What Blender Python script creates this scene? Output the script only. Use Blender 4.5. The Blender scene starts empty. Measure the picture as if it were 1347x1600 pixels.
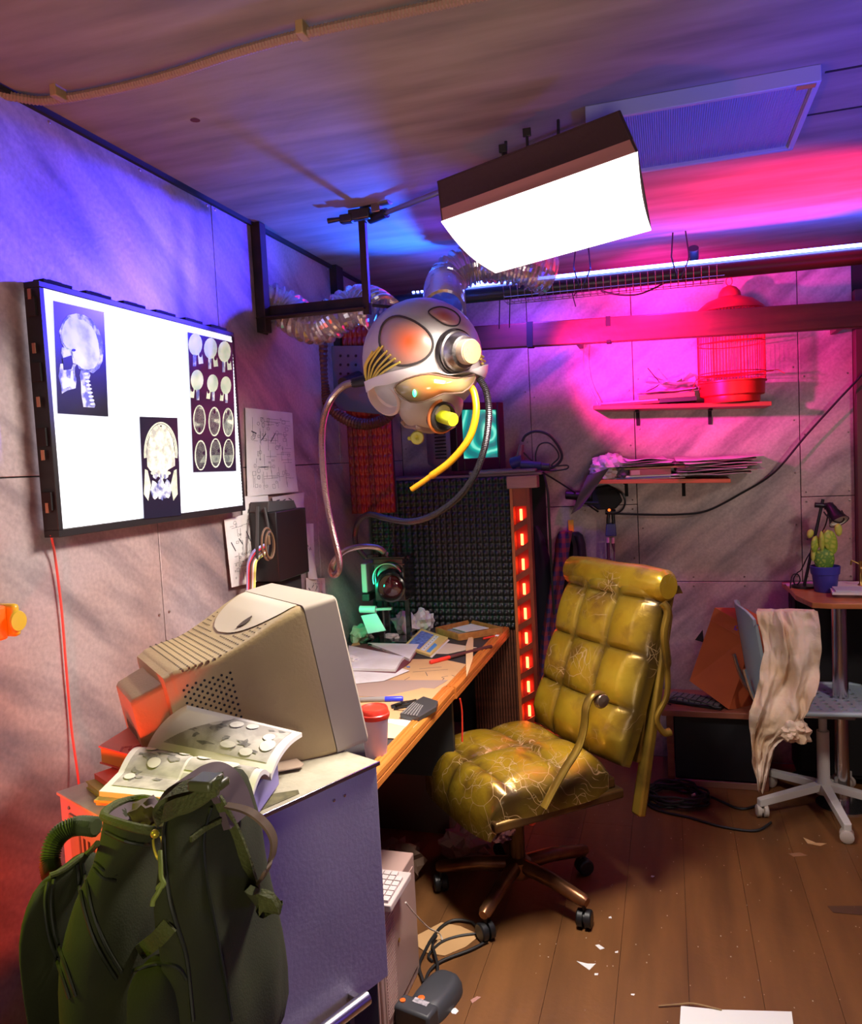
import bpy, bmesh, math, random
from mathutils import Vector, Matrix, noise
from mathutils.geometry import tessellate_polygon
S = bpy.context.scene
COL = S.collection
PI = math.pi
rnd = random.Random(7)

# ------------------------------------------------------------ camera
PW, PH, FPX = 1347.0, 1600.0, 1213.5
YAW, PITCH, ROLL = 0.298, -0.06515, -0.05084
CAM = Vector((1.33, 0.0, 1.5))
cf = Vector((-math.sin(YAW)*math.cos(PITCH), math.cos(YAW)*math.cos(PITCH), math.sin(PITCH)))
cr = Vector((math.cos(YAW), math.sin(YAW), 0))
cu = cr.cross(cf)
c_r = math.cos(ROLL)*cr + math.sin(ROLL)*cu
c_u = -math.sin(ROLL)*cr + math.cos(ROLL)*cu
cam = bpy.data.cameras.new('camera'); camo = bpy.data.objects.new('camera', cam); COL.objects.link(camo)
camo.matrix_world = Matrix(((c_r.x, c_u.x, -cf.x, CAM.x), (c_r.y, c_u.y, -cf.y, CAM.y), (c_r.z, c_u.z, -cf.z, CAM.z), (0, 0, 0, 1)))
cam.sensor_fit = 'VERTICAL'; cam.sensor_height = 36.0; cam.sensor_width = 36.0
cam.lens = 36.0*FPX/PH; cam.clip_start = 0.05
S.camera = camo

# ------------------------------------------------------------ world and exposure
w = bpy.data.worlds.new('world'); S.world = w; w.use_nodes = True
w.node_tree.nodes['Background'].inputs[0].default_value = (0.02, 0.02, 0.03, 1)
w.node_tree.nodes['Background'].inputs[1].default_value = 0.2
S.view_settings.view_transform = 'Standard'; S.view_settings.look = 'None'
S.view_settings.gamma = 1.0; S.view_settings.use_curve_mapping = False
S.view_settings.exposure = 0.0

# ------------------------------------------------------------ lights
SOFT = 2.2
def lamp(kind, name, loc, power, color, target=None, size=0.1, size_y=None, spot=60, blend=1.0, spread=None):
    l = bpy.data.lights.new(name, kind); l.energy = power; l.color = color
    o = bpy.data.objects.new(name, l); COL.objects.link(o); o.location = loc
    if kind == 'AREA':
        l.shape = 'RECTANGLE' if size_y else 'SQUARE'; l.size = size
        if size_y: l.size_y = size_y
        if spread: l.spread = math.radians(spread)
    else:
        l.shadow_soft_size = size
    if kind == 'SPOT':
        l.spot_size = math.radians(spot); l.spot_blend = blend
    if target is not None:
        o.rotation_euler = (Vector(target)-Vector(loc)).to_track_quat('-Z', 'Y').to_euler()
    return o
BLUE = (0.10, 0.07, 1.0); RED = (1.0, 0.03, 0.02); MAG = (1.0, 0.02, 0.35); GREEN = (0.02, 1.0, 0.35)
# the softbox's own tubes shine through its diffuser; the skirt keeps the beam together
lamp('AREA', 'softbox_tubes', (1.03, 1.90, 1.995), 31, (1.0, 0.90, 0.80), (1.03-.22, 1.90-.12, 1.995-.95), 0.50, 0.20, spread=135)
# blue lamps clipped on the ceiling pipe, washing the top of the left wall
lamp('SPOT', 'blue_wall_spot', (1.10, 3.02, 2.30), 330, (0.050, 0.035, 1.0), (0.0, 1.45, 2.12), 0.03, spot=36, blend=0.8)
lamp('SPOT', 'blue_wall_spot_b', (0.90, 3.00, 2.30), 190, (0.050, 0.035, 1.0), (0.0, 2.25, 2.12), 0.03, spot=44, blend=0.8)
lamp('SPOT', 'blue_ceiling_spot', (0.45, 3.05, 1.95), 130, (0.01, 0.10, 1.0), (0.42, 2.70, 2.34), 0.03, spot=95)
# blue lamp beyond the frame on the right: cabinet side, ceiling panel, ceiling
lamp('SPOT', 'blue_side_spot', (2.95, 0.9, 1.1), 34, (0.11, 0.06, 1.0), (0.75, 1.2, 0.65), 0.15, spot=40)
lamp('SPOT', 'blue_panel_spot', (2.6, 1.3, 1.0), 260, (0.05, 0.04, 1.0), (2.05, 2.0, 2.34), 0.15, spot=62)
# magenta lamp behind the helmet, red lamp low on the right
lamp('SPOT', 'magenta_wall_spot', (0.80, 2.80, 1.86), 290, (1.0, 0.015, 0.40), (1.46, 3.87, 1.96), 0.03, spot=60, blend=1.0)
lamp('SPOT', 'magenta_top_spot', (1.30, 3.27, 2.24), 50, (1.0, 0.015, 0.45), (1.30, 3.87, 1.95), 0.03, spot=125)
lamp('SPOT', 'violet_wall_spot', (0.75, 3.3, 2.22), 26, (0.22, 0.05, 1.0), (0.75, 3.87, 1.8), 0.03, spot=110)
lamp('SPOT', 'red_ceiling_spot', (2.60, 2.92, 1.72), 640, (1.0, 0.01, 0.04), (1.80, 2.95, 2.34), 0.05, spot=50)
sl = lamp('AREA', 'light_strip_glow', (1.60, 3.215, 2.222), 9, (0.03, 0.06, 1.0), (1.60, 3.19, 2.6), 2.4, 0.012); sl.rotation_euler = (PI-0.15, 0, 0.0995)
# left of the frame: orange-red lamp low by the wall, yellow lamp over the bag
lamp('SPOT', 'red_left_spot', (0.22, 0.55, 0.60), 48, (1.0, 0.05, 0.01), (0.3, 1.6, 1.0), 0.05, spot=130)
lamp('SPOT', 'red_corner_spot', (0.12, 0.9, 1.6), 5, (1.0, 0.10, 0.03), (0.2, 1.2, 2.34), 0.04, spot=110)
lamp('SPOT', 'yellow_bag_spot', (0.10, 0.30, 1.65), 34, (0.85, 1.0, 0.05), (0.52, 0.80, 0.98), 0.06, spot=40)
# dim warm fill added behind the camera, aimed up to brighten the ceiling
lamp('AREA', 'ceiling_fill', (1.5, -0.6, 1.1), 6.5, (1.0, 0.86, 0.70), (0.85, 1.5, 2.34), 0.4, spread=100)
lamp('SPOT', 'right_fill_spot', (2.75, 1.9, 2.1), 48, (1.0, 0.84, 0.72), (1.85, 3.5, 0.75), 0.12, spot=62, blend=0.8)  # added fill that brightens the white chair and the right corner
lamp('SPOT', 'machine_lamp', (0.08, 2.72, 0.98), 3.2, (0.0, 1.0, 0.45), (0.2, 3.2, 0.95), 0.02, spot=100)

# ------------------------------------------------------------ pixel ray to world point at a real depth plane
def ray(px, py): return cf + ((px-PW/2)*c_r - (py-PH/2)*c_u)/FPX
def AX(px, py, v): d = ray(px, py); return CAM + d*((v-CAM.x)/d.x)
def AY(px, py, v): d = ray(px, py); return CAM + d*((v-CAM.y)/d.y)
def AZ(px, py, v): d = ray(px, py); return CAM + d*((v-CAM.z)/d.z)

# ------------------------------------------------------------ materials
MATS = {}
def M(name, col, rough=0.5, metal=0.0, col2=None, scale=6.0, stretch=(1, 1, 1), bump=0.0, bscale=None, emit=None, es=1.0, spec=0.5, rot=(0, 0, 0),
      detail=4.0, lo=0.35, hi=0.65, alpha=None, coat=0.0, trans=0.0, kind='noise'):
    if name in MATS: return MATS[name]
    m = bpy.data.materials.new(name); m.use_nodes = True; nt = m.node_tree; n = nt.nodes; L = nt.links
    b = n['Principled BSDF']
    b.inputs['Base Color'].default_value = (*col, 1); b.inputs['Roughness'].default_value = rough
    b.inputs['Metallic'].default_value = metal; b.inputs['Specular IOR Level'].default_value = spec
    b.inputs['Coat Weight'].default_value = coat
    if trans: b.inputs['Transmission Weight'].default_value = trans
    if alpha is not None: b.inputs['Alpha'].default_value = alpha
    tc = n.new('ShaderNodeTexCoord'); mp = n.new('ShaderNodeMapping'); L.new(tc.outputs['Object'], mp.inputs[0])
    mp.inputs['Scale'].default_value = stretch; mp.inputs['Rotation'].default_value = rot
    if col2 is not None:
        if kind == 'noise':
            t = n.new('ShaderNodeTexNoise'); t.inputs['Scale'].default_value = scale; t.inputs['Detail'].default_value = detail
        elif kind == 'voronoi':
            t = n.new('ShaderNodeTexVoronoi'); t.inputs['Scale'].default_value = scale; t.feature = 'DISTANCE_TO_EDGE'
        elif kind == 'wave':
            t = n.new('ShaderNodeTexWave'); t.inputs['Scale'].default_value = scale; t.inputs['Distortion'].default_value = detail; t.inputs['Detail'].default_value = 2
        L.new(mp.outputs[0], t.inputs['Vector'])
        r = n.new('ShaderNodeValToRGB'); r.color_ramp.elements[0].position = lo; r.color_ramp.elements[1].position = hi
        r.color_ramp.elements[0].color = (*col, 1); r.color_ramp.elements[1].color = (*col2, 1)
        L.new(t.outputs[0], r.inputs[0]); L.new(r.outputs[0], b.inputs['Base Color'])
        if emit == 'tex':
            L.new(r.outputs[0], b.inputs['Emission Color']); b.inputs['Emission Strength'].default_value = es
    if bump:
        t2 = n.new('ShaderNodeTexNoise'); t2.inputs['Scale'].default_value = bscale or scale*4; t2.inputs['Detail'].default_value = 5
        L.new(tc.outputs['Object'], t2.inputs['Vector'])
        bp = n.new('ShaderNodeBump'); bp.inputs['Strength'].default_value = bump; bp.inputs['Distance'].default_value = 0.01
        L.new(t2.outputs[0], bp.inputs['Height']); L.new(bp.outputs[0], b.inputs['Normal'])
    if emit not in (None, 'tex'):
        b.inputs['Emission Color'].default_value = (*emit, 1); b.inputs['Emission Strength'].default_value = es
    MATS[name] = m
    return m

def wall_mat(name, base, dark, warm, rough=0.42):
    """sprayed metal sheet: diagonal brushed streaks plus soft airbrushed clouds"""
    m = bpy.data.materials.new(name); m.use_nodes = True; nt = m.node_tree; n = nt.nodes; L = nt.links
    b = n['Principled BSDF']; b.inputs['Metallic'].default_value = 0.25; b.inputs['Roughness'].default_value = rough
    g = n.new('ShaderNodeNewGeometry')
    def ramp(src, p0, p1, c0=(0, 0, 0, 1), c1=(1, 1, 1, 1)):
        r = n.new('ShaderNodeValToRGB'); r.color_ramp.elements[0].position = p0; r.color_ramp.elements[1].position = p1
        r.color_ramp.elements[0].color = c0; r.color_ramp.elements[1].color = c1; L.new(src, r.inputs[0]); return r.outputs[0]
    def nz(scale, stretch, rot, det=4):
        mp = n.new('ShaderNodeMapping'); mp.inputs['Rotation'].default_value = rot; mp2 = n.new('ShaderNodeMapping'); mp2.inputs['Scale'].default_value = stretch
        L.new(g.outputs['Position'], mp.inputs[0]); L.new(mp.outputs[0], mp2.inputs[0])
        t = n.new('ShaderNodeTexNoise'); t.inputs['Scale'].default_value = scale; t.inputs['Detail'].default_value = det
        L.new(mp2.outputs[0], t.inputs['Vector']); return t.outputs[0]
    def mix(f, a, c, mode='MIX'):
        x = n.new('ShaderNodeMix'); x.data_type = 'RGBA'; x.blend_type = mode
        if isinstance(f, float): x.inputs[0].default_value = f
        else: L.new(f, x.inputs[0])
        for s, v in ((6, a), (7, c)):
            if isinstance(v, tuple): x.inputs[s].default_value = v
            else: L.new(v, x.inputs[s])
        return x.outputs[2]
    cl = ramp(nz(1.9, (1, 1, 1), (0, 0, 0), 2), 0.38, 0.64)
    c = mix(cl, (*base, 1), (*warm, 1))
    st = ramp(nz(2.8, (1, 1, 5.0), (0.6, 0.62, 0), 4), 0.44, 0.76)
    c = mix(st, c, (*dark, 1))
    fine = ramp(nz(90, (1, 1, 1), (0, 0, 0), 3), 0.3, 0.7, (0.86, 0.86, 0.86, 1), (1.08, 1.08, 1.08, 1))
    c = mix(1.0, c, fine, 'MULTIPLY')
    L.new(c, b.inputs['Base Color'])
    bp = n.new('ShaderNodeBump'); bp.inputs['Strength'].default_value = 0.15; bp.inputs['Distance'].default_value = 0.004
    L.new(nz(60, (1, 1, 1), (0, 0, 0), 4), bp.inputs['Height']); L.new(bp.outputs[0], b.inputs['Normal'])
    MATS[name] = m
    return m

def wood(name, c1, c2, rough=0.45, stretch=(1, 12, 12), scale=4):
    return M(name, c1, rough, 0, c2, scale, stretch, bump=0.15, bscale=30)

# ------------------------------------------------------------ mesh builder
class MB:
    def __init__(s): s.v = []; s.f = []
    def add(s, vs, fs, mx=None):
        k = len(s.v)
        s.v += [tuple(mx @ Vector(v)) if mx else tuple(v) for v in vs]
        s.f += [tuple(i+k for i in f) for f in fs]; return s
    def box(s, c, d, mx=None, rot=None):
        x, y, z = (q/2 for q in d); C = Vector(c)
        R = rot if rot is not None else Matrix.Identity(3)
        vs = [C + R @ Vector((i*x, j*y, k*z)) for i in (-1, 1) for j in (-1, 1) for k in (-1, 1)]
        return s.add(vs, [(0, 1, 3, 2), (4, 6, 7, 5), (0, 4, 5, 1), (2, 3, 7, 6), (0, 2, 6, 4), (1, 5, 7, 3)], mx)
    def bb(s, lo, hi, mx=None):
        return s.box([(a+b)/2 for a, b in zip(lo, hi)], [abs(b-a) for a, b in zip(lo, hi)], mx)
    def bar(s, p, q, w, h=None, up=(0, 0, 1), mx=None):
        p = Vector(p); q = Vector(q); h = h or w; d = (q-p).normalized(); u = Vector(up)
        sd = d.cross(u)
        if sd.length < 1e-3: sd = d.cross(Vector((1, 0, 0)))
        sd.normalize(); u2 = sd.cross(d)
        vs = [e + sd*(i*w/2) + u2*(j*h/2) for e in (p, q) for i, j in ((-1, -1), (1, -1), (1, 1), (-1, 1))]
        return s.add(vs, [(3, 2, 1, 0), (4, 5, 6, 7), (0, 1, 5, 4), (1, 2, 6, 5), (2, 3, 7, 6), (3, 0, 4, 7)], mx)
    def tube(s, pts, r, n=8, closed=False, cap=True, mx=None, flat=1.0):
        pts = [Vector(p) for p in pts]; m = len(pts); rr = r if isinstance(r, (list, tuple)) else [r]*m
        vs = []; fs = []; u = None
        for i, p in enumerate(pts):
            if closed: t = pts[(i+1) % m]-pts[i-1]
            else: t = pts[min(i+1, m-1)]-pts[max(i-1, 0)]
            if t.length < 1e-9: t = Vector((0, 0, 1))
            t.normalize()
            if u is None:
                u = t.cross(Vector((0, 0, 1)))
                if u.length < 0.05: u = t.cross(Vector((0, 1, 0)))
            u = u - t*u.dot(t)
            if u.length < 1e-6: u = t.orthogonal()
            u.normalize(); v = t.cross(u)
            for k in range(n):
                a = 2*PI*k/n; vs.append(p + u*math.cos(a)*rr[i] + v*math.sin(a)*rr[i]*flat)
        for i in range(m if closed else m-1):
            j = (i+1) % m
            for k in range(n):
                k2 = (k+1) % n; fs.append((i*n+k, i*n+k2, j*n+k2, j*n+k))
        if cap and not closed:
            fs.append(tuple(range(n-1, -1, -1))); fs.append(tuple((m-1)*n+k for k in range(n)))
        return s.add(vs, fs, mx)
    def cyl(s, p, q, r, r2=None, n=16, mx=None): return s.tube([p, q], [r, r if r2 is None else r2], n, mx=mx)
    def lathe(s, prof, n=24, c=(0, 0, 0), axis=(0, 0, 1), mx=None, cap=True):
        R = Vector((0, 0, 1)).rotation_difference(Vector(axis).normalized()).to_matrix(); C = Vector(c)
        vs = [C + R @ Vector((r*math.cos(2*PI*k/n), r*math.sin(2*PI*k/n), z)) for r, z in prof for k in range(n)]
        fs = [(i*n+k, i*n+(k+1) % n, (i+1)*n+(k+1) % n, (i+1)*n+k) for i in range(len(prof)-1) for k in range(n)]
        if cap:
            if prof[0][0] > 1e-5: fs.append(tuple(range(n-1, -1, -1)))
            if prof[-1][0] > 1e-5: fs.append(tuple((len(prof)-1)*n+k for k in range(n)))
        return s.add(vs, fs, mx)
    def ball(s, c, r, n=12, mx=None):
        rx, ry, rz = r if isinstance(r, (tuple, list)) else (r, r, r)
        vs = []; fs = []; m = max(4, n//2+1)
        for i in range(m+1):
            a = PI*i/m
            for k in range(n):
                b = 2*PI*k/n; vs.append((c[0]+rx*math.sin(a)*math.cos(b), c[1]+ry*math.sin(a)*math.sin(b), c[2]-rz*math.cos(a)))
        for i in range(m):
            for k in range(n): fs.append((i*n+k, i*n+(k+1) % n, (i+1)*n+(k+1) % n, (i+1)*n+k))
        return s.add(vs, fs, mx)
    def grid(s, fn, nu, nv, mx=None, wrap=False):
        vs = [fn(i/nu, j/nv) for i in range(nu+1) for j in range(nv+1)]; w_ = nv+1
        return s.add(vs, [(i*w_+j, (i+1)*w_+j, (i+1)*w_+j+1, i*w_+j+1) for i in range(nu) for j in range(nv)], mx)
    def slab(s, fn, nu, nv, th, mx=None):
        """grid surface given a thickness vector th"""
        t = Vector(th); w_ = nv+1; N = (nu+1)*w_
        top = [Vector(fn(i/nu, j/nv)) for i in range(nu+1) for j in range(nv+1)]
        vs = top+[p+t for p in top]; fs = []
        for i in range(nu):
            for j in range(nv):
                a, b, c, d = i*w_+j, (i+1)*w_+j, (i+1)*w_+j+1, i*w_+j+1
                fs.append((a, b, c, d)); fs.append((d+N, c+N, b+N, a+N))
        for i in range(nu):
            a, b = i*w_, (i+1)*w_; fs.append((b, a, a+N, b+N)); a, b = i*w_+nv, (i+1)*w_+nv; fs.append((a, b, b+N, a+N))
        for j in range(nv):
            a, b = j, j+1; fs.append((a, b, b+N, a+N)); a, b = nu*w_+j, nu*w_+j+1; fs.append((b, a, a+N, b+N))
        return s.add(vs, fs, mx)
    def prism(s, pts, th, mx=None):
        """polygon (world points, roughly planar) extruded by vector th"""
        P = [Vector(p) for p in pts]; t = Vector(th); n = len(P)
        tri = tessellate_polygon([P])
        vs = P+[p+t for p in P]
        fs = [tuple(f) for f in tri]+[tuple(i+n for i in reversed(f)) for f in tri]
        fs += [(i, (i+1) % n, (i+1) % n+n, i+n) for i in range(n)]
        return s.add(vs, fs, mx)
    def loft(s, rings, n=20, mx=None, p=2.0, cap=True):
        """rings of (center, rx vector, ry vector); superellipse power p"""
        vs = []
        for c, a, b in rings:
            c = Vector(c); a = Vector(a); b = Vector(b)
            for k in range(n):
                t = 2*PI*k/n; x = math.cos(t); y = math.sin(t)
                x = math.copysign(abs(x)**(2/p), x); y = math.copysign(abs(y)**(2/p), y); vs.append(c+a*x+b*y)
        m = len(rings)
        fs = [(i*n+k, i*n+(k+1) % n, (i+1)*n+(k+1) % n, (i+1)*n+k) for i in range(m-1) for k in range(n)]
        if cap: fs += [tuple(range(n-1, -1, -1)), tuple((m-1)*n+k for k in range(n))]
        return s.add(vs, fs, mx)

def spline(P, n=8, closed=False):
    P = [Vector(p) for p in P]; out = []; m = len(P)
    g = (lambda i: P[i % m]) if closed else (lambda i: P[max(0, min(m-1, i))])
    for i in range(m if closed else m-1):
        a, b, c, d = g(i-1), g(i), g(i+1), g(i+2)
        for k in range(n):
            t = k/n; out.append(0.5*((2*b)+(c-a)*t+(2*a-5*b+4*c-d)*t*t+(3*b-a-3*c+d)*t*t*t))
    if not closed: out.append(P[-1])
    return out

def tag(o, label=None, cat=None, group=None, kind=None):
    if label: o['label'] = label
    if cat: o['category'] = cat
    if group: o['group'] = group
    if kind: o['kind'] = kind
    return o
INV = {}
def root(name, loc, label, cat, group=None, rotz=0.0, mx=None):
    o = bpy.data.objects.new(name, None); COL.objects.link(o); o.empty_display_size = 0.05
    mw = mx if mx is not None else Matrix.Translation(Vector(loc)) @ Matrix.Rotation(rotz, 4, 'Z')
    o.matrix_world = mw; tag(o, label, cat, group); INV[o.name] = mw.inverted(); return o
def build(mb, name, mat, parent=None, local=False, smooth=True, bevel=0.0, label=None, kind=None, seg=2, angle=40, sub=0, origin=None):
    """one mesh object. Vertices are world coordinates unless local; they are moved into the parent's frame."""
    me = bpy.data.meshes.new(name)
    vs = mb.v; off = None
    if parent is not None:
        if not local and parent.name in INV:
            im = INV[parent.name]; vs = [tuple(im @ Vector(v)) for v in vs]
        INVO = INV.get(parent.name)
    else:
        if origin is None:
            xs = [v[0] for v in vs]; ys = [v[1] for v in vs]; zs = [v[2] for v in vs]
            origin = Vector(((min(xs)+max(xs))/2, (min(ys)+max(ys))/2, min(zs)))
        off = Vector(origin); vs = [(v[0]-off.x, v[1]-off.y, v[2]-off.z) for v in vs]
    me.from_pydata(vs, [], mb.f); me.validate()
    bm = bmesh.new(); bm.from_mesh(me); bmesh.ops.recalc_face_normals(bm, faces=bm.faces); bm.to_mesh(me); bm.free()
    if smooth:
        me.polygons.foreach_set('use_smooth', [True]*len(me.polygons))
        if hasattr(me, 'set_sharp_from_angle'): me.set_sharp_from_angle(angle=math.radians(angle))
    me.materials.append(mat)
    o = bpy.data.objects.new(name, me); COL.objects.link(o)
    if off is not None: o.location = off
    if parent is not None:
        o.parent = parent
        if parent.name in INV: INV[o.name] = INV[parent.name]
    else:
        INV[o.name] = Matrix.Translation(-off)
    if bevel:
        b = o.modifiers.new('bevel', 'BEVEL'); b.width = bevel; b.segments = seg; b.limit_method = 'ANGLE'; b.angle_limit = math.radians(35); b.harden_normals = False
    if sub:
        b = o.modifiers.new('sub', 'SUBSURF'); b.levels = sub; b.render_levels = sub
    if label: o['label'] = label
    if kind: o['kind'] = kind
    return o
def copy_tree(o, parent=None, loc=None, rotz=None, label=None, group=None):
    c = o.copy(); COL.objects.link(c); c.parent = parent
    for ch in o.children: copy_tree(ch, c)
    if loc is not None: c.location = loc
    if rotz is not None: c.rotation_euler = (0, 0, rotz)
    if label: c['label'] = label
    if group: c['group'] = group
    return c
def text_mesh(txt, size, mat, parent, mx, name='lettering', depth=0.0005, label=None, bold=0.0):
    cu_ = bpy.data.curves.new('t', 'FONT'); cu_.body = txt; cu_.size = size; cu_.extrude = depth; cu_.offset = bold
    cu_.align_x = 'CENTER'; cu_.align_y = 'CENTER'; cu_.resolution_u = 2
    to = bpy.data.objects.new('t', cu_); COL.objects.link(to)
    me = bpy.data.meshes.new_from_object(to.evaluated_get(bpy.context.evaluated_depsgraph_get()))
    bpy.data.objects.remove(to); bpy.data.curves.remove(cu_)
    mb = MB(); mb.add([mx @ v.co for v in me.vertices], [tuple(p.vertices) for p in me.polygons]); bpy.data.meshes.remove(me)
    return build(mb, name, mat, parent, smooth=False, label=label)
def frame(o, x, y):
    """4x4 with given origin, x axis and y axis (world)"""
    x = Vector(x).normalized(); y = Vector(y); z = x.cross(y).normalized(); y = z.cross(x)
    return Matrix(((x.x, y.x, z.x, o[0]), (x.y, y.y, z.y, o[1]), (x.z, y.z, z.z, o[2]), (0, 0, 0, 1)))
def crumple(c, r, seed, n=3, amp=0.45, squash=1.0):
    bm = bmesh.new(); bmesh.ops.create_icosphere(bm, subdivisions=n, radius=1.0)
    mb = MB(); vs = []
    for v in bm.verts:
        p = v.co.copy(); q = p*2.1+Vector((seed*3.7, seed, 0))
        d = 1+amp*(abs(noise.noise(q))*2-0.6)+amp*0.5*(abs(noise.noise(q*2.6))*2-0.5)
        vs.append((c[0]+p.x*r*d, c[1]+p.y*r*d, c[2]+max(p.z*r*d*squash, -r*0.7*squash)))
    fs = [tuple(x.index for x in f.verts) for f in bm.faces]; bm.free(); mb.add(vs, fs); return mb

# ------------------------------------------------------------ palette
BLK = M('black_plastic', (0.012, 0.012, 0.014), 0.4)
BLKM = M('black_matte', (0.010, 0.010, 0.011), 0.8)
RUB = M('black_rubber', (0.014, 0.013, 0.014), 0.55)
STEELD = M('dark_steel', (0.05, 0.035, 0.03), 0.5, 0.6, (0.025, 0.02, 0.02), 12)
CHROME = M('chrome', (0.7, 0.7, 0.72), 0.2, 1.0)
PAPER = M('white_paper', (0.78, 0.74, 0.72), 0.8, 0, (0.66, 0.60, 0.57), 9, bump=0.2, bscale=20)
PAPERW = M('bright_paper', (0.82, 0.82, 0.80), 0.75)
INK = M('ink', (0.05, 0.05, 0.06), 0.7)
KRAFT = M('kraft_paper', (0.62, 0.36, 0.16), 0.8, 0, (0.52, 0.30, 0.13), 5, bump=0.1)
BEIGE = M('beige_plastic', (0.46, 0.34, 0.16), 0.45, 0, (0.38, 0.28, 0.13), 3, bump=0.12, bscale=150)
REDP = M('red_plastic', (0.75, 0.04, 0.02), 0.35)

# ============================================================ STRUCTURE
H = 2.34; BY = 3.87; RX = 3.2; FY = -1.4
wallm = wall_mat('sprayed_wall_metal', (0.52, 0.43, 0.43), (0.17, 0.14, 0.16), (0.44, 0.29, 0.26))
ceilm = M('ceiling_plaster', (0.30, 0.26, 0.23), 0.75, 0, (0.155, 0.135, 0.12), 2.2, (1.0, 6, 1), bump=0.25, bscale=9, lo=0.3, hi=0.75, rot=(0, 0, 0.02))
floorm = M('brown_floor', (0.21, 0.085, 0.024), 0.5, 0, (0.115, 0.046, 0.014), 2.5, (5, 0.7, 1), bump=0.15, bscale=25, lo=0.3, hi=0.75)
tag(build(MB().bb((-0.1, FY, -0.12), (RX, BY, -0.006)), 'floor', BLKM, smooth=False), kind='structure')
fl = bpy.data.objects['floor']
bw = 0.192
for i in range(int(RX/bw)+1):
    x0 = i*bw; x1 = min(RX, x0+bw-0.0012)
    y = FY-rnd.random()*0.8
    while y < BY:
        y2 = min(BY, y+1.6)
        if min(y2, BY)-max(y, FY) > 0.05:
            build(MB().bb((x0, max(y, FY), -0.006), (x1, y2-0.0012, 0)), 'floorboard', floorm, fl, smooth=False)
        y += 1.6
tag(build(MB().bb((-0.1, FY-0.1, H), (RX+0.1, BY+0.1, H+0.1)), 'ceiling', ceilm, smooth=False), kind='structure')
ce = bpy.data.objects['ceiling']
# black ceiling joints on the right, a stain knot
jm = MB(); 
for yj in (2.03, 2.27): jm.bb((1.7, yj-0.004, H-0.0015), (RX, yj+0.004, H+0.001))
build(jm, 'joint', BLKM, ce, smooth=False)
kp = AZ(305, 188, H-0.001)
build(MB().lathe([(0.012, 0), (0.010, 0.001), (0.0, 0.0012)], 10, kp), 'knot', M('knot', (0.09, 0.02, 0.015), 0.8), ce)
for nm, lo, hi in (('wall_left', (-0.1, FY, 0), (-0.004, BY+0.1, H)), ('wall_back', (-0.1, BY+0.004, 0), (RX+0.1, BY+0.1, H)),
                   ('wall_right', (RX, FY, 0), (RX+0.1, BY+0.1, H)), ('wall_front', (-0.1, FY-0.1, 0), (RX+0.1, FY, H))):
    tag(build(MB().bb(lo, hi), nm, BLKM if nm in ('wall_left', 'wall_back') else wallm, smooth=False), kind='structure')
WL = bpy.data.objects['wall_left']; WB = bpy.data.objects['wall_back']
g = 0.0014
def hz(px, py): return AX(px, py, 0).z
zs = hz(40, 745)
def rivets(mb, pts, nrm):
    for p in pts: mb.lathe([(0.0045, 0), (0.0036, 0.0022), (0.0, 0.003)], 8, p, nrm, cap=False)
rv = MB()
def lpanel(y0, y1, z0, z1):
    build(MB().bb((-0.004, y0+g, z0+g), (0, y1-g, z1-g)), 'panel', wallm, WL, bevel=0.0012, seg=1)
    n = max(2, round((y1-y0)/0.3)); k = max(2, round((z1-z0)/0.34)); e = 0.022
    rivets(rv, [(0, y0+e+(y1-y0-2*e)*i/n, z) for i in range(n+1) for z in (z0+e, z1-e)], (1, 0, 0))
    rivets(rv, [(0, y, z0+e+(z1-z0-2*e)*i/k) for i in range(1, k) for y in (y0+e, y1-e)], (1, 0, 0))
for y0, y1 in ((FY, -0.2), (-0.2, 0.8), (0.8, 1.796), (1.796, 2.8), (2.8, BY)): lpanel(y0, y1, 0, zs)
for y0, y1 in ((FY, 0.17), (0.17, 1.17), (1.17, 2.172), (2.172, 3.06), (3.06, BY)): lpanel(y0, y1, zs, H)
build(rv, 'rivets', M('rivet_metal', (0.5, 0.42, 0.4), 0.3, 0.9), WL, kind='stuff')
rv2 = MB()
def bpanel(x0, x1, z0, z1):
    build(MB().bb((x0+g, BY, z0+g), (x1-g, BY+0.004, z1-g)), 'panel', wallm, WB, bevel=0.0012, seg=1)
    n = max(1, round((x1-x0)/0.22)); k = max(1, round((z1-z0)/0.25)); e = 0.022
    rivets(rv2, [(x0+e+(x1-x0-2*e)*i/n, BY, z) for i in range(n+1) for z in (z0+e, z1-e)], (0, -1, 0))
    rivets(rv2, [(x, BY, z0+e+(z1-z0-2*e)*i/k) for i in range(1, k) for x in (x0+e, x1-e)], (0, -1, 0))
xa = AY(829, 640, BY).x; xb = AY(991, 640, BY).x; xc = AY(1249, 640, BY).x; xd = AY(1334, 640, BY).x
z1_ = AY(900, 791, BY).z; z2_ = AY(1140, 908.5, BY).z; z3_ = AY(1300, 775, BY).z
bpanel(0, xa, 0, 1.3); bpanel(0, xa, 1.3, H)
bpanel(xa, xb, 0, z1_); bpanel(xa, xb, z1_, H)
bpanel(xb, xc, 0, z2_); bpanel(xb, xc, z2_, H)
bpanel(xc, xd, 0, z2_); bpanel(xc, xd, z2_, z3_); bpanel(xc, xd, z3_, H)
build(rv2, 'rivets', M('rivet_dark', (0.25, 0.18, 0.18), 0.35, 0.9), WB, kind='stuff')
dsh = M('olive_door_paint', (0.10, 0.09, 0.02), 0.6, 0, (0.05, 0.045, 0.015), 4)
d1 = build(MB().bb((xd+0.05, BY-0.02, 0), (xd+0.9, BY+0.004, 2.05)), 'door_1', dsh, smooth=False, bevel=0.003); tag(d1, kind='structure')
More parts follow.
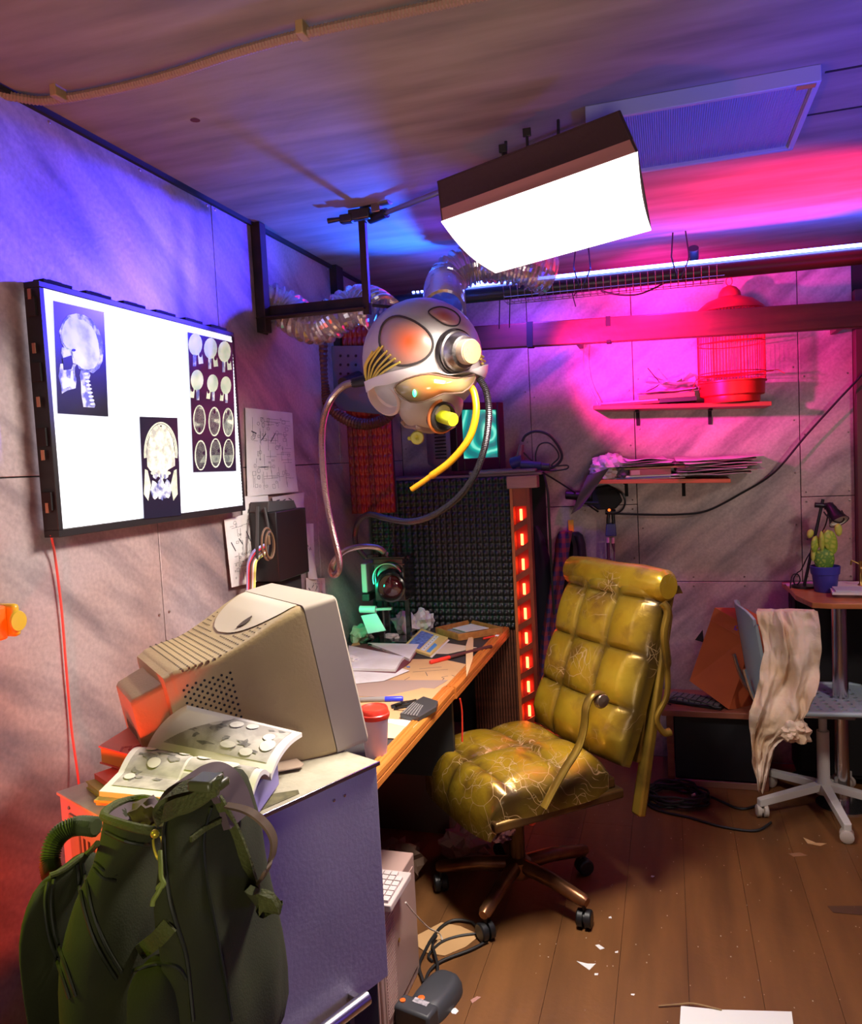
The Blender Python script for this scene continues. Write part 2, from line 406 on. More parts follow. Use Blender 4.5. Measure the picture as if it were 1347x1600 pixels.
t1 = build(MB().bb((xd, BY-0.05, 0), (xd+0.045, BY+0.004, 2.1)).bb((xd, BY-0.05, 2.1), (xd+0.95, BY+0.004, 2.15)), 'trim_1', M('maroon_paint', (0.10, 0.02, 0.03), 0.5), smooth=False, bevel=0.003); tag(t1, kind='structure')
t2 = build(MB().bb((-0.002, 3.06, 1.9), (0.03, 3.13, H)), 'trim_2', BLKM, smooth=False); tag(t2, kind='structure')
t3 = build(MB().bb((0.0, 1.2, H-0.014), (0.012, BY, H)), 'trim_3', BLKM, smooth=False); tag(t3, kind='structure')

# ============================================================ LARGE THINGS
# ---------------------------------------------- softbox hanging from a pole
A_ = Vector((.785, 2.0, 2.124)); B_ = Vector((1.29, 1.72, 2.12)); C_ = AY(1018, 358, 1.80); D_ = AY(775, 425, 2.15)
E_ = AY(683, 283, 1.99); G_ = AY(968, 172, 1.75)
bk = Vector((.085, .16, -.02)); dirx = (G_-E_).normalized(); E2 = E_+bk*.55+dirx*.03; G2 = G_+bk*.3-dirx*.09
sb = root('softbox', (A_+C_)/2, 'glowing white fabric softbox with a dark skirt hanging under the ceiling', 'studio light')
def quad_side(a, b, c, d, sag, n=10, th=0.004):
    cen = (A_+B_+C_+D_+E_+G_)/6
    nrm = (b-a).cross(d-a).normalized()
    if nrm.dot((a+c)/2-cen) < 0: nrm = -nrm
    return MB().slab(lambda u, v: (a.lerp(b, u)).lerp(d.lerp(c, u), v)+nrm*(-sag*math.sin(PI*u)*math.sin(PI*v)), n, 4, nrm*-th)
skm = M('softbox_fabric', (0.035, 0.016, 0.016), 0.85, bump=0.2, bscale=60)
A0 = A_.lerp(E_, .3); B0 = B_.lerp(G_, .3)
build(quad_side(A0, B0, G_, E_, .01), 'skirt_panel', skm, sb)
build(quad_side(A_, B_, B0, A0, .004), 'skirt_band', M('softbox_band', (0.30, 0.15, 0.13), 0.85), sb)
build(quad_side(B_, C_, G2, G_, .0), 'skirt_panel', skm, sb); build(quad_side(D_, A_, E_, E2, .0), 'skirt_panel', skm, sb)
build(quad_side(C_, D_, E2, G2, .0), 'skirt_panel', skm, sb); build(quad_side(E_, G_, G2, E2, .0), 'top_panel', skm, sb)
nd = (B_-A_).cross(D_-A_).normalized(); nd = nd if nd.z < 0 else -nd
dif = MB().slab(lambda u, v: (A_.lerp(B_, u)).lerp(D_.lerp(C_, u), v)+nd*(0.004+0.035*math.sin(PI*min(1, v))*(0.5+0.5*math.sin(PI*u))-0.012*math.sin(PI*u)*0), 14, 8, -nd*0.003)
build(dif, 'diffuser', M('lit_diffuser', (0.9, 0.9, 0.9), 0.6, emit=(1.0, 0.94, 0.90), es=SOFT), sb)
d1_ = (G_-E_).normalized()
for t, hgt in ((.33, .04), (.47, .055)):
    p = E_.lerp(G_, t)+bk*.3
    build(MB().cyl(p-Vector((0, 0, .01)), p+Vector((0, 0, hgt)), .004, n=8).box(p+Vector((0, 0, hgt+.008)), (.02, .008, .02)), 'wing_knob', BLK, sb, bevel=.002)
build(MB().bar(E_.lerp(G_, .28)+bk*.4+Vector((0, 0, .008)), E_.lerp(G_, .58)+bk*.4+Vector((0, 0, .008)), .04, .016), 'mounting_plate', BLK, sb, bevel=.003)
# pole
pl0 = Vector((.47, 2.43, 2.305)); pl1 = Vector((1.18, 2.046, 2.301))
po = root('support_pole', pl0, 'thin metal pole under the ceiling carrying the softbox', 'pole')
build(MB().cyl(pl0, pl1, .009, n=12), 'tube', M('pole_metal', (.4, .4, .42), .3, .9), po)
build(MB().cyl(pl0-(pl1-pl0).normalized()*.06, pl0+(pl1-pl0).normalized()*.02, .016, n=12), 'sleeve', BLK, po)
for i in range(2):
    p = E_.lerp(G_, .3+.3*i)+bk*.45
    build(MB().cyl(p, Vector((p.x, p.y+.02, 2.30)), .004, n=8), 'hanger', BLK, po)

# steel bracket (gallows) with clamps
br = root('steel_bracket', (0.02, 2.43, 2.0), 'rusty dark steel angle bracket reaching from the left wall', 'bracket')
yb = 2.43; stm = M('rusty_steel', (0.045, 0.022, 0.018), .6, .5, (0.02, 0.012, 0.012), 14)
build(MB().bb((0.0, yb-.02, 1.97), (0.035, yb+.022, H-.002)).bb((0, yb-.02, 1.97), (.006, yb+.05, H-.002)), 'upright', stm, br, bevel=.002)
q1 = AY(392, 500, yb); q2 = AY(572, 482, yb)
build(MB().bar((0.0, yb, q1.z-.0), (q2.x, yb-.0, q2.z), .045, .006).bar((0.0, yb+.02, q1.z+.022), (q2.x, yb+.02, q2.z+.022), .006, .042), 'arm', stm, br, bevel=.0015)
q3 = AY(565, 345, yb)
build(MB().bb((q3.x-.011, yb-.004, q2.z-.02), (q3.x+.011, yb, q3.z)).bb((q3.x+.008, yb-.004, q2.z-.02), (q3.x+.011, yb+.018, q3.z)), 'hanging_strip', stm, br, bevel=.001)
cl = root('grip_clamp', (q3.x, yb, 2.27), 'black grip clamp holding the hanging strip near the ceiling', 'clamp')
build(MB().box((q3.x-.005, yb, q3.z+.02), (.075, .03, .035)).box((q3.x-.05, yb-.003, q3.z+.012), (.045, .028, .028)), 'jaw', M('clamp_metal', (.06, .055, .05), .4, .7), cl, bevel=.005)
build(MB().cyl((q3.x-.06, yb-.003, q3.z+.015), (q3.x-.115, yb-.01, q3.z+.012), .006, .009, n=10), 'handle', BLK, cl)
c2 = root('pipe_clamp', (q3.x+.05, yb, 2.30), 'scuffed steel pipe clamp gripping the thin pole', 'clamp')
pc = Vector((q3.x+.055, yb, q3.z+.058))
build(MB().cyl(pc+Vector((-.06, .01, .003)), pc+Vector((.02, 0, 0)), .019, n=14), 'barrel', BLK, c2, bevel=.002)
build(MB().cyl(pc+Vector((.012, 0, 0)), pc+Vector((.05, -.01, -.001)), .023, n=14).box(pc+Vector((.0, 0, -.026)), (.03, .03, .03)), 'collar', M('worn_steel', (.3, .25, .2), .3, .9), c2, bevel=.002)

# corrugated transparent ducts
def duct(name, path, r, label, ribs, mat, group=None):
    P = spline(path, 14); L_ = [0]
    for a, b in zip(P, P[1:]): L_.append(L_[-1]+(b-a).length)
    tot = L_[-1]; N = ribs*4; pts = []; rr = []
    j = 0
    for i in range(N+1):
        s = tot*i/N
        while j < len(L_)-2 and L_[j+1] < s: j += 1
        t = (s-L_[j])/max(1e-9, L_[j+1]-L_[j]); pts.append(P[j].lerp(P[j+1], min(1, t)))
        rr.append(r*(1.0 if i % 4 in (0, 1) else 0.84))
    o = root(name, P[0], label, 'duct', group)
    build(MB().tube(pts, rr, 28, cap=False), 'hose', mat, o, angle=180, smooth=False)
    return o
def foil_mat():
    m = bpy.data.materials.new('clear_crinkled_foil'); m.use_nodes = True; nt = m.node_tree; n = nt.nodes; L = nt.links
    b = n['Principled BSDF']; b.inputs['Base Color'].default_value = (.75, .72, .74, 1); b.inputs['Roughness'].default_value = .12
    b.inputs['Metallic'].default_value = .75; b.inputs['Alpha'].default_value = .93
    tc = n.new('ShaderNodeTexCoord'); v = n.new('ShaderNodeTexVoronoi'); v.inputs['Scale'].default_value = 150
    L.new(tc.outputs['Object'], v.inputs['Vector'])
    bp = n.new('ShaderNodeBump'); bp.inputs['Strength'].default_value = 1.0; bp.inputs['Distance'].default_value = .01
    L.new(v.outputs['Color'], bp.inputs['Height']); L.new(bp.outputs[0], b.inputs['Normal']); return m
FOIL = foil_mat()
dc = 2.54
duct('corrugated_duct', [AY(388, 468, 2.47), AY(415, 470, 2.50), AY(445, 482, dc), AY(475, 503, dc), AY(503, 507, dc), AY(528, 492, dc), AY(552, 478, 2.57), AY(578, 478, 2.55), AY(600, 494, 2.50)], .070,
     'shiny clear corrugated duct snaking behind the steel bracket into the helmet', 24, FOIL)
duct('corrugated_duct', [AY(694, 488, 2.60), AY(694, 465, 2.8), AY(696, 445, 2.93), AY(712, 424, 2.97), AY(748, 412, 3.0), AY(790, 412, 3.0), AY(830, 420, 3.02), AY(856, 430, 3.06)], .078,
     'clear corrugated duct arching over the blue strip light behind the helmet', 32, FOIL)

# ---------------------------------------------- ceiling pipe with light strips
pz = 2.175
pa = Vector((.12, 3.15, pz)); pb = Vector((2.9, 3.32, pz)); pd = (pb-pa).normalized()
pi_ = root('ceiling_pipe', pa, 'long dark blue pipe running across under the ceiling', 'pipe')
build(MB().cyl(pa, pb, .032, n=20), 'pipe', M('dark_pipe', (.02, .02, .03), .35, .3), pi_)
tray = MB(); px0 = .72
for i in range(0, 30):
    p = pa+pd*(px0-pa.x+i*.028+.0); c = p+Vector((0, -.0, 0))
    tray.tube([p+Vector((0, -.055, .012)), p+Vector((0, -.04, -.045)), p+Vector((0, .03, -.045)), p+Vector((0, .045, .012))], .0013, 4)
for dy, dz in ((-.055, .012), (-.045, -.03), (-.01, -.045), (.03, -.045), (.045, .012)):
    tray.cyl(pa+pd*(px0-pa.x)+Vector((0, dy, dz)), pa+pd*(px0-pa.x+.84)+Vector((0, dy, dz)), .0016, n=4)
build(tray, 'wire_tray', M('tray_wire', (.25, .25, .3), .3, .8), pi_)
for t in (.9, 1.27):
    p = pa+pd*t
    build(MB().tube([p+Vector((-.0, -.035, -.03)), p+Vector((-.02, -.04, .06)), p+Vector((-.012, .0, .16))], .003, 6).tube([p+Vector((0.01, -.035, -.03)), p+Vector((.045, -.04, .05)), p+Vector((.035, .0, .16))], .003, 6), 'cable_tie', RUB, pi_)
for k in range(4):
    p = pa+pd*(.58+.47*k if k < 2 else .62+.2*k)
lc = root('light_strip', pa+pd*.2+Vector((0, -.025, .03)), 'bright blue-white light strip along the top of the ceiling pipe', 'light strip')
stm_ = M('blue_leds', (.3, .5, 1), .4, emit=(.10, .16, 1.0), es=34)
build(MB().bar(pa+pd*.40+Vector((0, -.018, .036)), pa+pd*2.78+Vector((0, -.018, .036)), .012, .010), 'lit_tube', stm_, lc)
mbx = MB()
for i in range(9): mbx.box(pa+pd*(.215+.018*i)+Vector((0, -.012, .034)), (.009, .008, .006))
build(mbx, 'led_row', stm_, lc)
# cables hanging off pipe
def cable(name, pts, r, label, mat=None, group=None, n=7, cat='cable', sp=8):
    return tag(build(MB().tube(spline(pts, sp), r, n), name, mat or RUB), label, cat, group)
cable('hanging_cable', [pa+pd*.98+Vector((0, -.03, -.04)), pa+pd*1.05+Vector((0, -.03, -.062)), pa+pd*1.13+Vector((0, -.03, -.066)), pa+pd*1.22+Vector((0, -.03, -.035))], .0035, 'short dark cable sagging below the ceiling pipe')
for i, px in enumerate((781, 797)):
    a = AY(px, 462, 3.2); b = AY(px-1, 514-(2*i), 3.2)
    cable('hanging_cable', [a, a.lerp(b, .5), b], .0022, ['left', 'right'][i]+'most of two thin cables hanging straight down beside the helmet', sp=2)
tw = AY(893, 452, 3.2)
tag(build(MB().tube([tw, tw+Vector((.005, 0, -.03)), tw+Vector((.014, 0, -.07))], .0025, 6).tube([tw+Vector((.005, 0, -.03)), tw+Vector((.028, 0, -.005))], .002, 6), 'cable_tie', RUB), 'black Y-shaped twist tie hanging from the ceiling pipe', 'cable tie')
# unlit lamp head added behind the pipe as a housing for the magenta light
rl = root('added_fixture', (1.45, 3.30, 2.23), 'small dark unlit lamp head added behind the ceiling pipe', 'lamp')
build(MB().cyl((1.45, 3.24, 2.27), (1.45, 3.275, 2.24), .02, n=14), 'added_head', BLK, rl)

# ceiling light panel
cp = [AZ(915, 190, 2.305), AZ(1290, 122, 2.305), AZ(1235, 232, 2.305), AZ(1003, 271, 2.305)]
x0, x1, y0, y1 = cp[0].x, (cp[1].x+cp[2].x)/2, (cp[0].y+cp[1].y)/2, (cp[2].y+cp[3].y)/2
cpn = root('ceiling_light', ((x0+x1)/2, (y0+y1)/2, 2.3), 'flat white ceiling light panel with ribbed diffuser behind the softbox', 'ceiling light')
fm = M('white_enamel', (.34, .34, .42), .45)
f_ = MB(); e = .014
for lo, hi in (((x0, y0, 2.302), (x1, y0+e, H)), ((x0, y1-e, 2.302), (x1, y1, H)), ((x0, y0+e, 2.302), (x0+e, y1-e, H)), ((x1-e, y0+e, 2.302), (x1, y1-e, H))): f_.bb(lo, hi)
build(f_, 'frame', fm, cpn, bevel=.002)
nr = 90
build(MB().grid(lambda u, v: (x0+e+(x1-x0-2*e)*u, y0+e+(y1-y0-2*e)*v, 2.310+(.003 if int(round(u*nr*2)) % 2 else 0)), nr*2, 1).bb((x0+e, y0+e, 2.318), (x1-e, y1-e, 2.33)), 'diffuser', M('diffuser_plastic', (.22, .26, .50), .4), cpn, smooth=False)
build(MB().box((x1-.03, y0+.012, 2.302), (.04, .02, .005)).box((x0+.03, y0+.012, 2.302), (.04, .02, .005)), 'corner_clip', CHROME, cpn)

# corrugated conduit on the ceiling
cpts = [AZ(*q, H-.014) for q in ((-20, 142), (30, 153), (75, 157), (160, 143), (260, 118), (370, 82), (480, 52), (600, 26), (700, 4), (780, -14))]
P = spline(cpts, 30); 
cd = root('conduit', cpts[4], 'ribbed grey conduit stapled along the ceiling above the light board', 'conduit')
pts = []; rr = []; acc = 0; last = P[0]
for p in P:
    pass
tot = sum((b-a).length for a, b in zip(P, P[1:])); n_ = int(tot/.0035); j = 0; Ls = [0]
for a, b in zip(P, P[1:]): Ls.append(Ls[-1]+(b-a).length)
for i in range(n_):
    s = tot*i/n_
    while Ls[j+1] < s: j += 1
    pts.append(P[j].lerp(P[j+1], (s-Ls[j])/(Ls[j+1]-Ls[j]))); rr.append(.0105 if (i//1) % 2 else .0085)
build(MB().tube(pts, rr, 8), 'ribbed_tube', M('conduit_grey', (.30, .20, .15), .6), cd, smooth=False)
for q in ((91, 147), (473, 50)):
    p = AZ(*q, H-.014)
    build(MB().box(p+Vector((0, 0, .003)), (.016, .034, .026)), 'clip', M('clip_plastic', (.35, .25, .12), .5), cd, bevel=.002)

# beam
bmw = wood('maroon_beam_wood', (.16, .03, .03), (.10, .02, .022), stretch=(1, 8, 8))
by = 3.46
ba = AY(600, 538, by); bb_ = AY(1347, 491, by); bd = (bb_-ba).normalized(); bb2 = bb_+bd*.75
bh = (AY(1000, 488, by)-AY(1000, 527, by)).length
bx = root('wooden_beam', ba, 'long maroon wooden beam crossing in front of the birdcage', 'beam')
build(MB().bar(ba, bb2, .045, bh), 'board', bmw, bx, bevel=.004)
for q in ((829, 523), (951, 502)):
    p = AY(*q, by); c = ba+bd*((p-ba).dot(bd))
    L0, L1 = (.0, 1.0) if q[0] == 829 else (.62, 1.0)
    b_ = MB().bar(c-bd*.014, c+bd*.014, .049, bh+.006) if q[0] == 829 else MB().bar(c-bd*.01+Vector((0, 0, bh*.33)), c+bd*.01+Vector((0, 0, bh*.33)), .049, bh*.4).bar(c-bd*.01-Vector((0, 0, bh*.48)), c+bd*.01-Vector((0, 0, bh*.48)), .049, .012)
    build(b_, 'tape', BLKM, bx, bevel=.001)
for k, x in enumerate((.95, 2.05)):
    p = ba+bd*(x-ba.x)
    build(MB().bb((p.x-.012, by+.02, p.z-.02), (p.x+.012, BY, p.z+.02)), 'support_arm', bmw, bx, bevel=.002)

# ============================================================ LIGHT BOARD (panel with x-ray films)
TX = .055
tq = [AX(65, 440, TX), AX(372, 520, TX), AX(380, 800, TX), AX(90, 838, TX)]
ty0 = (tq[0].y+tq[3].y)/2; ty1 = (tq[1].y+tq[2].y)/2; tz1 = (tq[0].z+tq[1].z)/2; tz0 = (tq[2].z+tq[3].z)/2
lb = root('light_board', (0.0, (ty0+ty1)/2, tz0), 'large glowing white light board with skull x-rays on the left wall', 'light board')
e = .014
build(MB().bb((.012, ty0, tz0), (TX-.002, ty1, tz0+e+.004)).bb((.012, ty0, tz1-e), (TX-.002, ty1, tz1)).bb((.012, ty0, tz0+e), (TX-.002, ty0+e, tz1-e)).bb((.012, ty1-e, tz0+e), (TX-.002, ty1, tz1-e)).bb((.002, ty0+.05, tz0+.05), (.03, ty1-.05, tz1-.05)), 'frame', BLK, lb, bevel=.0015)
for i in range(6):
    y = ty0+.02+(ty1-ty0-.14)*i/5; build(MB().bb((.02, y, tz1), (TX-.006, y+.085, tz1+.008)).bb((.02, y+.02, tz1+.008), (TX-.012, y+.06, tz1+.011)), 'frame_clip', BLKM, lb)
for i in range(4):
    z = tz0+.06+.14*i; build(MB().bb((.02, ty0-.007, z), (TX-.01, ty0, z+.04)), 'frame_clip', BLKM, lb)
for i in range(5):
    z = tz0+.055+.115*i; build(MB().bb((.03, ty0-.009, z), (.038, ty0-.0065, z+.022)), 'brass_contact', M('copper', (.55, .25, .15), .35, .8), lb)
build(MB().bb((TX-.012, ty0+e, tz0+e), (TX-.004, ty1-e, tz1-e)), 'lit_panel', M('lit_panel_white', (.85, .88, .95), .5, emit=(.80, .88, 1.0), es=.92), lb, smooth=False)
ed = MB(); 
for i in range(50): 
    z = tz0+.03+(tz1-tz0-.06)*i/49; ed.box((TX-.0035, ty1-e-.006, z), (.002, .010, .006))
build(ed, 'edge_leds', M('edge_led', (1, 1, 1), .5, emit=(.85, .95, 1.0), es=2.2), lb)
FB = M('film_black', (.006, .006, .012), .25, emit=(.010, .010, .028), es=1)
BONE = M('film_bone', (.30, .33, .26), .5, 0, (.62, .66, .50), 26, emit='tex', es=.85, lo=.3, hi=.6)
BONE2 = M('film_bone_blue', (.10, .11, .28), .5, 0, (.62, .64, .62), 42, emit='tex', es=.8, lo=.42, hi=.6)
BRAIN = M('film_brain', (.34, .34, .30), .5, 0, (.70, .68, .52), 60, emit='tex', es=.8, lo=.35, hi=.55)
def film(pix, label, k=0):
    P4 = [AX(px, py, TX+.0+k*.0002) for px, py in pix]
    return build(MB().prism(P4, (.0006, 0, 0)), 'x_ray_film', FB, lb, smooth=False, label=label), P4
def shape(mb, pix, k, f):
    mb.prism([AX(*f(x, y), TX+.0010+k*.0003) for x, y in pix], (.0002, 0, 0))
def blob(cx, cy, rx, ry, n=20, jag=0.0, sd=1):
    r_ = random.Random(sd); return [(cx+rx*math.cos(2*PI*i/n)*(1+jag*(r_.random()-.5)), cy+ry*math.sin(2*PI*i/n)*(1+jag*(r_.random()-.5))) for i in range(n)]
# film 1: skull seen from the side
f1, _ = film([(83, 470), (162, 488), (169, 651), (90, 646)], 'tall dark x-ray film of a skull in profile')
fm1 = lambda x, y: (60+.15625*x, 430+.15625*y)
m1 = MB(); m1b = MB(); m1c = MB()
shape(m1b, [(295, 400), (380, 382), (455, 398), (535, 445), (598, 535), (638, 640), (650, 760), (640, 860), (608, 930), (545, 982), (500, 960), (430, 948), (400, 930), (380, 890), (345, 880), (338, 830), (328, 760), (265, 735), (232, 680), (218, 620), (208, 560), (230, 500), (255, 445)], 0, fm1)
shape(m1, [(310, 420), (380, 440), (450, 450), (530, 510), (575, 590), (600, 680), (612, 780), (600, 860), (560, 930), (500, 945), (430, 930), (400, 900), (360, 860), (345, 800), (335, 750), (280, 720), (245, 670), (235, 600), (240, 530), (270, 460)], 1, fm1)
shape(m1b, [(220, 885), (245, 885), (250, 950), (330, 940), (345, 890), (385, 895), (378, 980), (380, 1060), (372, 1130), (290, 1152), (235, 1185), (225, 1100), (200, 1010)], 0, fm1)
shape(m1, [(225, 1030), (320, 1035), (325, 960), (345, 950), (350, 1100), (290, 1120), (245, 1140)], 1, fm1)
shape(m1c, [(240, 830), (330, 800), (335, 900), (310, 930), (255, 935)], 2, fm1)
shape(m1b, [(425, 940), (505, 955), (520, 1000), (500, 1060), (520, 1150), (540, 1230), (570, 1300), (560, 1325), (450, 1318), (430, 1200), (425, 1080), (412, 1000)], 0, fm1)
shape(m1b, [(235, 720), (330, 735), (345, 800), (250, 830), (228, 780)], 0, fm1)
for i in range(9): shape(m1, blob(478+8*i, 985+38*i, 26, 13, 8), 1, fm1)
shape(m1c, blob(352, 750, 22, 14, 8), 2, fm1); shape(m1c, blob(385, 960, 20, 70, 10), 2, fm1)
build(m1b, 'bone_print', BONE2, f1, smooth=False); build(m1, 'skull_print', BONE, f1, smooth=False, kind='stuff'); build(m1c, 'cavity_print', FB, f1, smooth=False, kind='stuff')
# film 2: head seen from the front
f2, _ = film([(218, 651), (277, 653), (283, 805), (225, 811)], 'dark x-ray film of a head seen from the front', 1)
fm2 = lambda x, y: (210+.2062*x, 500+.2062*y)
m2 = MB(); m2b = MB(); m2c = MB()
def ringp(mb, cx, cy, r1x, r1y, r2x, r2y, k, fn, a0=0, a1=2*PI, n=26):
    P_ = [(cx+r1x*math.cos(a0+(a1-a0)*i/n), cy+r1y*math.sin(a0+(a1-a0)*i/n)) for i in range(n+1)]
    Q_ = [(cx+r2x*math.cos(a0+(a1-a0)*i/n), cy+r2y*math.sin(a0+(a1-a0)*i/n)) for i in range(n+1)]
    vs = [AX(*fn(*p), TX+.0012+k*.0003) for p in P_+Q_]
    mb.add(vs, [(i, i+1, n+2+i, n+1+i) for i in range(n)])
ringp(m2, 200, 1010, 128, 238, 118, 226, 0, fm2, PI*.95, PI*2.05)
ringp(m2b, 200, 1010, 116, 222, 108, 212, 0, fm2, PI*.95, PI*2.05)
shape(m2b, [(95, 1030), (98, 960), (125, 850), (165, 800), (190, 790), (200, 815), (215, 790), (250, 815), (290, 900), (305, 1000), (308, 1105), (255, 1135), (215, 1210), (175, 1180), (120, 1140), (98, 1110)], 1, fm2)
for sx in (-1, 1):
    shape(m2, [(200+sx*100, 1140), (200+sx*120, 1130), (200+sx*128, 1320), (200+sx*95, 1370), (200+sx*75, 1250)], 0, fm2)
    shape(m2c, blob(200+sx*40, 1180, 20, 24, 9, .5, 3+sx), 1, fm2); shape(m2c, blob(200+sx*45, 1290, 36, 70, 12, .5, 8+sx), 1, fm2)
    shape(m2, blob(200+sx*58, 1160, 18, 14, 8), 2, fm2)
shape(m2c, blob(200, 1270, 24, 90, 12, .6, 5), 2, fm2)
build(m2b, 'brain_print', BRAIN, f2, smooth=False); build(m2, 'skull_print', BONE, f2, smooth=False); build(m2c, 'bone_print', BONE2, f2, smooth=False, kind='stuff')
# films 3 and 4: grids of small heads and slices
f3, _ = film([(293, 519), (363, 535), (366, 636), (298, 628)], 'x-ray film with six small skull profiles', 2)
f4, _ = film([(298, 628), (366, 636), (369, 736), (302, 738)], 'scan film with six round brain slices', 3)
m3 = MB(); m3b = MB(); m3c = MB()
for r_i, row in enumerate([[(462, 185, 52, 85), (577, 215, 50, 80), (682, 240, 48, 80)], [(475, 455, 48, 78), (593, 480, 42, 68), (693, 495, 40, 68)]]):
    for cx, cy, rx, ry in row:
        shape(m3, blob(cx, cy, rx, ry, 18), 0, fm2)
        s_ = 1 if r_i == 0 else -1
        shape(m3, [(cx+s_*.35*rx, cy+.8*ry), (cx+s_*1.0*rx, cy+.9*ry), (cx+s_*1.15*rx, cy+1.7*ry), (cx+s_*.5*rx, cy+1.75*ry)], 0, fm2)
        shape(m3b, [(cx-s_*.35*rx, cy+.9*ry), (cx+s_*.15*rx, cy+.95*ry), (cx+s_*.1*rx, cy+1.95*ry), (cx-s_*.35*rx, cy+1.95*ry)], 0, fm2)
        shape(m3c, blob(cx+s_*.75*rx, cy+.95*ry, rx*.22, ry*.2, 8), 1, fm2)
build(m3, 'skull_print', M('film_bone_green', (.38, .46, .33), .5, 0, (.66, .70, .50), 20, emit='tex', es=.85), f3, smooth=False, kind='stuff'); build(m3b, 'spine_print', BONE2, f3, smooth=False, kind='stuff'); build(m3c, 'cavity_print', FB, f3, smooth=False, kind='stuff')
m4 = MB(); m4b = MB(); m4c = MB()
for r_i, row in enumerate([[(493, 755, 48, 112), (607, 770, 46, 112), (710, 775, 42, 110)], [(503, 1025, 46, 115), (616, 1008, 44, 112), (714, 1010, 42, 110)]]):
    for k_, (cx, cy, rx, ry) in enumerate(row):
        ringp(m4, cx, cy, rx, ry, rx*.82, ry*.9, 1, fm2, n=20)
        shape(m4b, blob(cx, cy, rx*.8, ry*.88, 18), 0, fm2)
        if r_i == 0: shape(m4c, blob(cx, cy+ry*(.68 if k_ == 0 else -.68), rx*.2, ry*.16, 8), 1, fm2)
        else: shape(m4c, blob(cx+rx*(.5 if k_ < 2 else -.5), cy-ry*.15, rx*.16, ry*.12, 8), 1, fm2); shape(m4c, blob(cx, cy+ry*(.86 if k_ == 0 else -.86), rx*.34, ry*.05, 8), 2, fm2)
build(m4b, 'slice_print', BRAIN, f4, smooth=False, kind='stuff'); build(m4, 'rim_print', BONE, f4, smooth=False, kind='stuff'); build(m4c, 'cavity_print', FB, f4, smooth=False, kind='stuff')
for o in (f1, f2, f3, f4): o.parent = lb

# red wire hanging from the board
cable('power_wire', [AX(80, 836, .03), AX(86, 870, .012), AX(96, 950, .008), AX(104, 1050, .007), AX(112, 1140, .008), AX(123, 1222, .02), AX(128, 1300, .03)], .0028, 'thin red wire dangling from the light board down the wall', M('red_wire', (.75, .10, .08), .4), cat='wire')
# orange fixture with conduit on the left edge
fx = root('wall_lamp', (0, AX(15, 970, .03).y, 1.2), 'orange and yellow plastic box lamp at the left edge of the wall', 'wall lamp')
ya, yb2 = AX(0, 970, .03).y-.03, AX(34, 970, .05).y; zc = AX(15, 972, .04).z
build(MB().bb((.0, ya-.03, zc-.035), (.035, ya+.045, zc+.035)), 'back_box', M('orange_plastic', (.85, .10, .01), .4, emit=(1.0, .12, .0), es=.5), fx, bevel=.006)
build(MB().bb((.0, ya+.045, zc-.032), (.05, yb2, zc+.036)), 'cover', M('yellow_plastic', (.70, .42, .02), .35), fx, bevel=.008)
build(MB().lathe([(.022, 0), (.020, .004), (0, .005)], 18, (.05, (ya+yb2)/2+.022, zc), (1, 0, 0)), 'cap', M('yellow_cap', (.60, .40, .03), .35), fx)
pp = [Vector((.012, ya-.0, zc+.03+.0035*i)) for i in range(60)]
build(MB().tube(pp, [.010 if i % 2 else .008 for i in range(60)], 8), 'conduit', M('orange_conduit', (.75, .22, .02), .5), fx, smooth=False)

# drawings on the wall
def sheet(corners, xo, label, seed, lines=60, curl=.01, group=None, mat=PAPER, cat='drawing'):
    P_ = [AX(px, py, xo) for px, py in corners]  # tl tr br bl
    r_ = random.Random(seed)
    fn = lambda u, v: (P_[0].lerp(P_[1], u)).lerp(P_[3].lerp(P_[2], u), v)+Vector((curl*(v**3)*(.4+u)+.0015*math.sin(7*u+3*v), 0, 0))
    o = build(MB().slab(fn, 10, 12, (.0006, 0, 0)), 'paper_sheet', mat, angle=60); tag(o, label, cat, group)
    mb = MB()
    def seg(u0, v0, u1, v1, w_=.0009):
        a = fn(u0, v0)+Vector((.0012, 0, 0)); b = fn(u1, v1)+Vector((.0012, 0, 0))
        if (b-a).length > 1e-4: mb.bar(a, b, w_, .0003, up=(1, 0, 0))
    for i in range(lines):
        u, v = .1+.75*r_.random(), .08+.82*r_.random(); k = r_.random()
        if k < .35: seg(u, v, min(.93, u+.05+.25*r_.random()), v)
        elif k < .6: seg(u, v, u, min(.94, v+.04+.15*r_.random()))
        elif k < .85:
            a, b = .02+.05*r_.random(), .015+.04*r_.random()
            for p_, q_ in (((u, v), (u+a, v)), ((u+a, v), (u+a, v+b)), ((u+a, v+b), (u, v+b)), ((u, v+b), (u, v))): seg(*p_, *q_)
        else:
            c_ = .015+.02*r_.random(); pr_ = [(u+c_*math.cos(t*PI/4), v+c_*.8*math.sin(t*PI/4)) for t in range(9)]
            for p_, q_ in zip(pr_, pr_[1:]): seg(*p_, *q_)
    for i in range(3): seg(.1+.2*i, .2+.3*r_.random(), .2+.2*i, .2+.3*r_.random(), .004)
    build(mb, 'drawn_lines', INK, o, smooth=False, kind='stuff')
    return o
sheet([(383, 637), (456, 645), (461, 768), (385, 776)], .004, 'large sheet with a printed circuit diagram taped right of the light board', 1, 110)
sheet([(378, 776), (418, 772), (424, 850), (380, 868)], .006, 'small torn sketch just under the corner of the light board', 2, 22)
sheet([(350, 812), (415, 795), (412, 905), (360, 918)], .010, 'curling circuit sheet behind the colourful cables', 3, 80)
sheet([(425, 777), (475, 769), (472, 800), (428, 800)], .008, 'blank sheet poking out above the black power unit', 4, 0)
sheet([(478, 818), (489, 818), (491, 905), (480, 905)], .008, 'narrow pale sheet right of the black power unit', 5, 0)
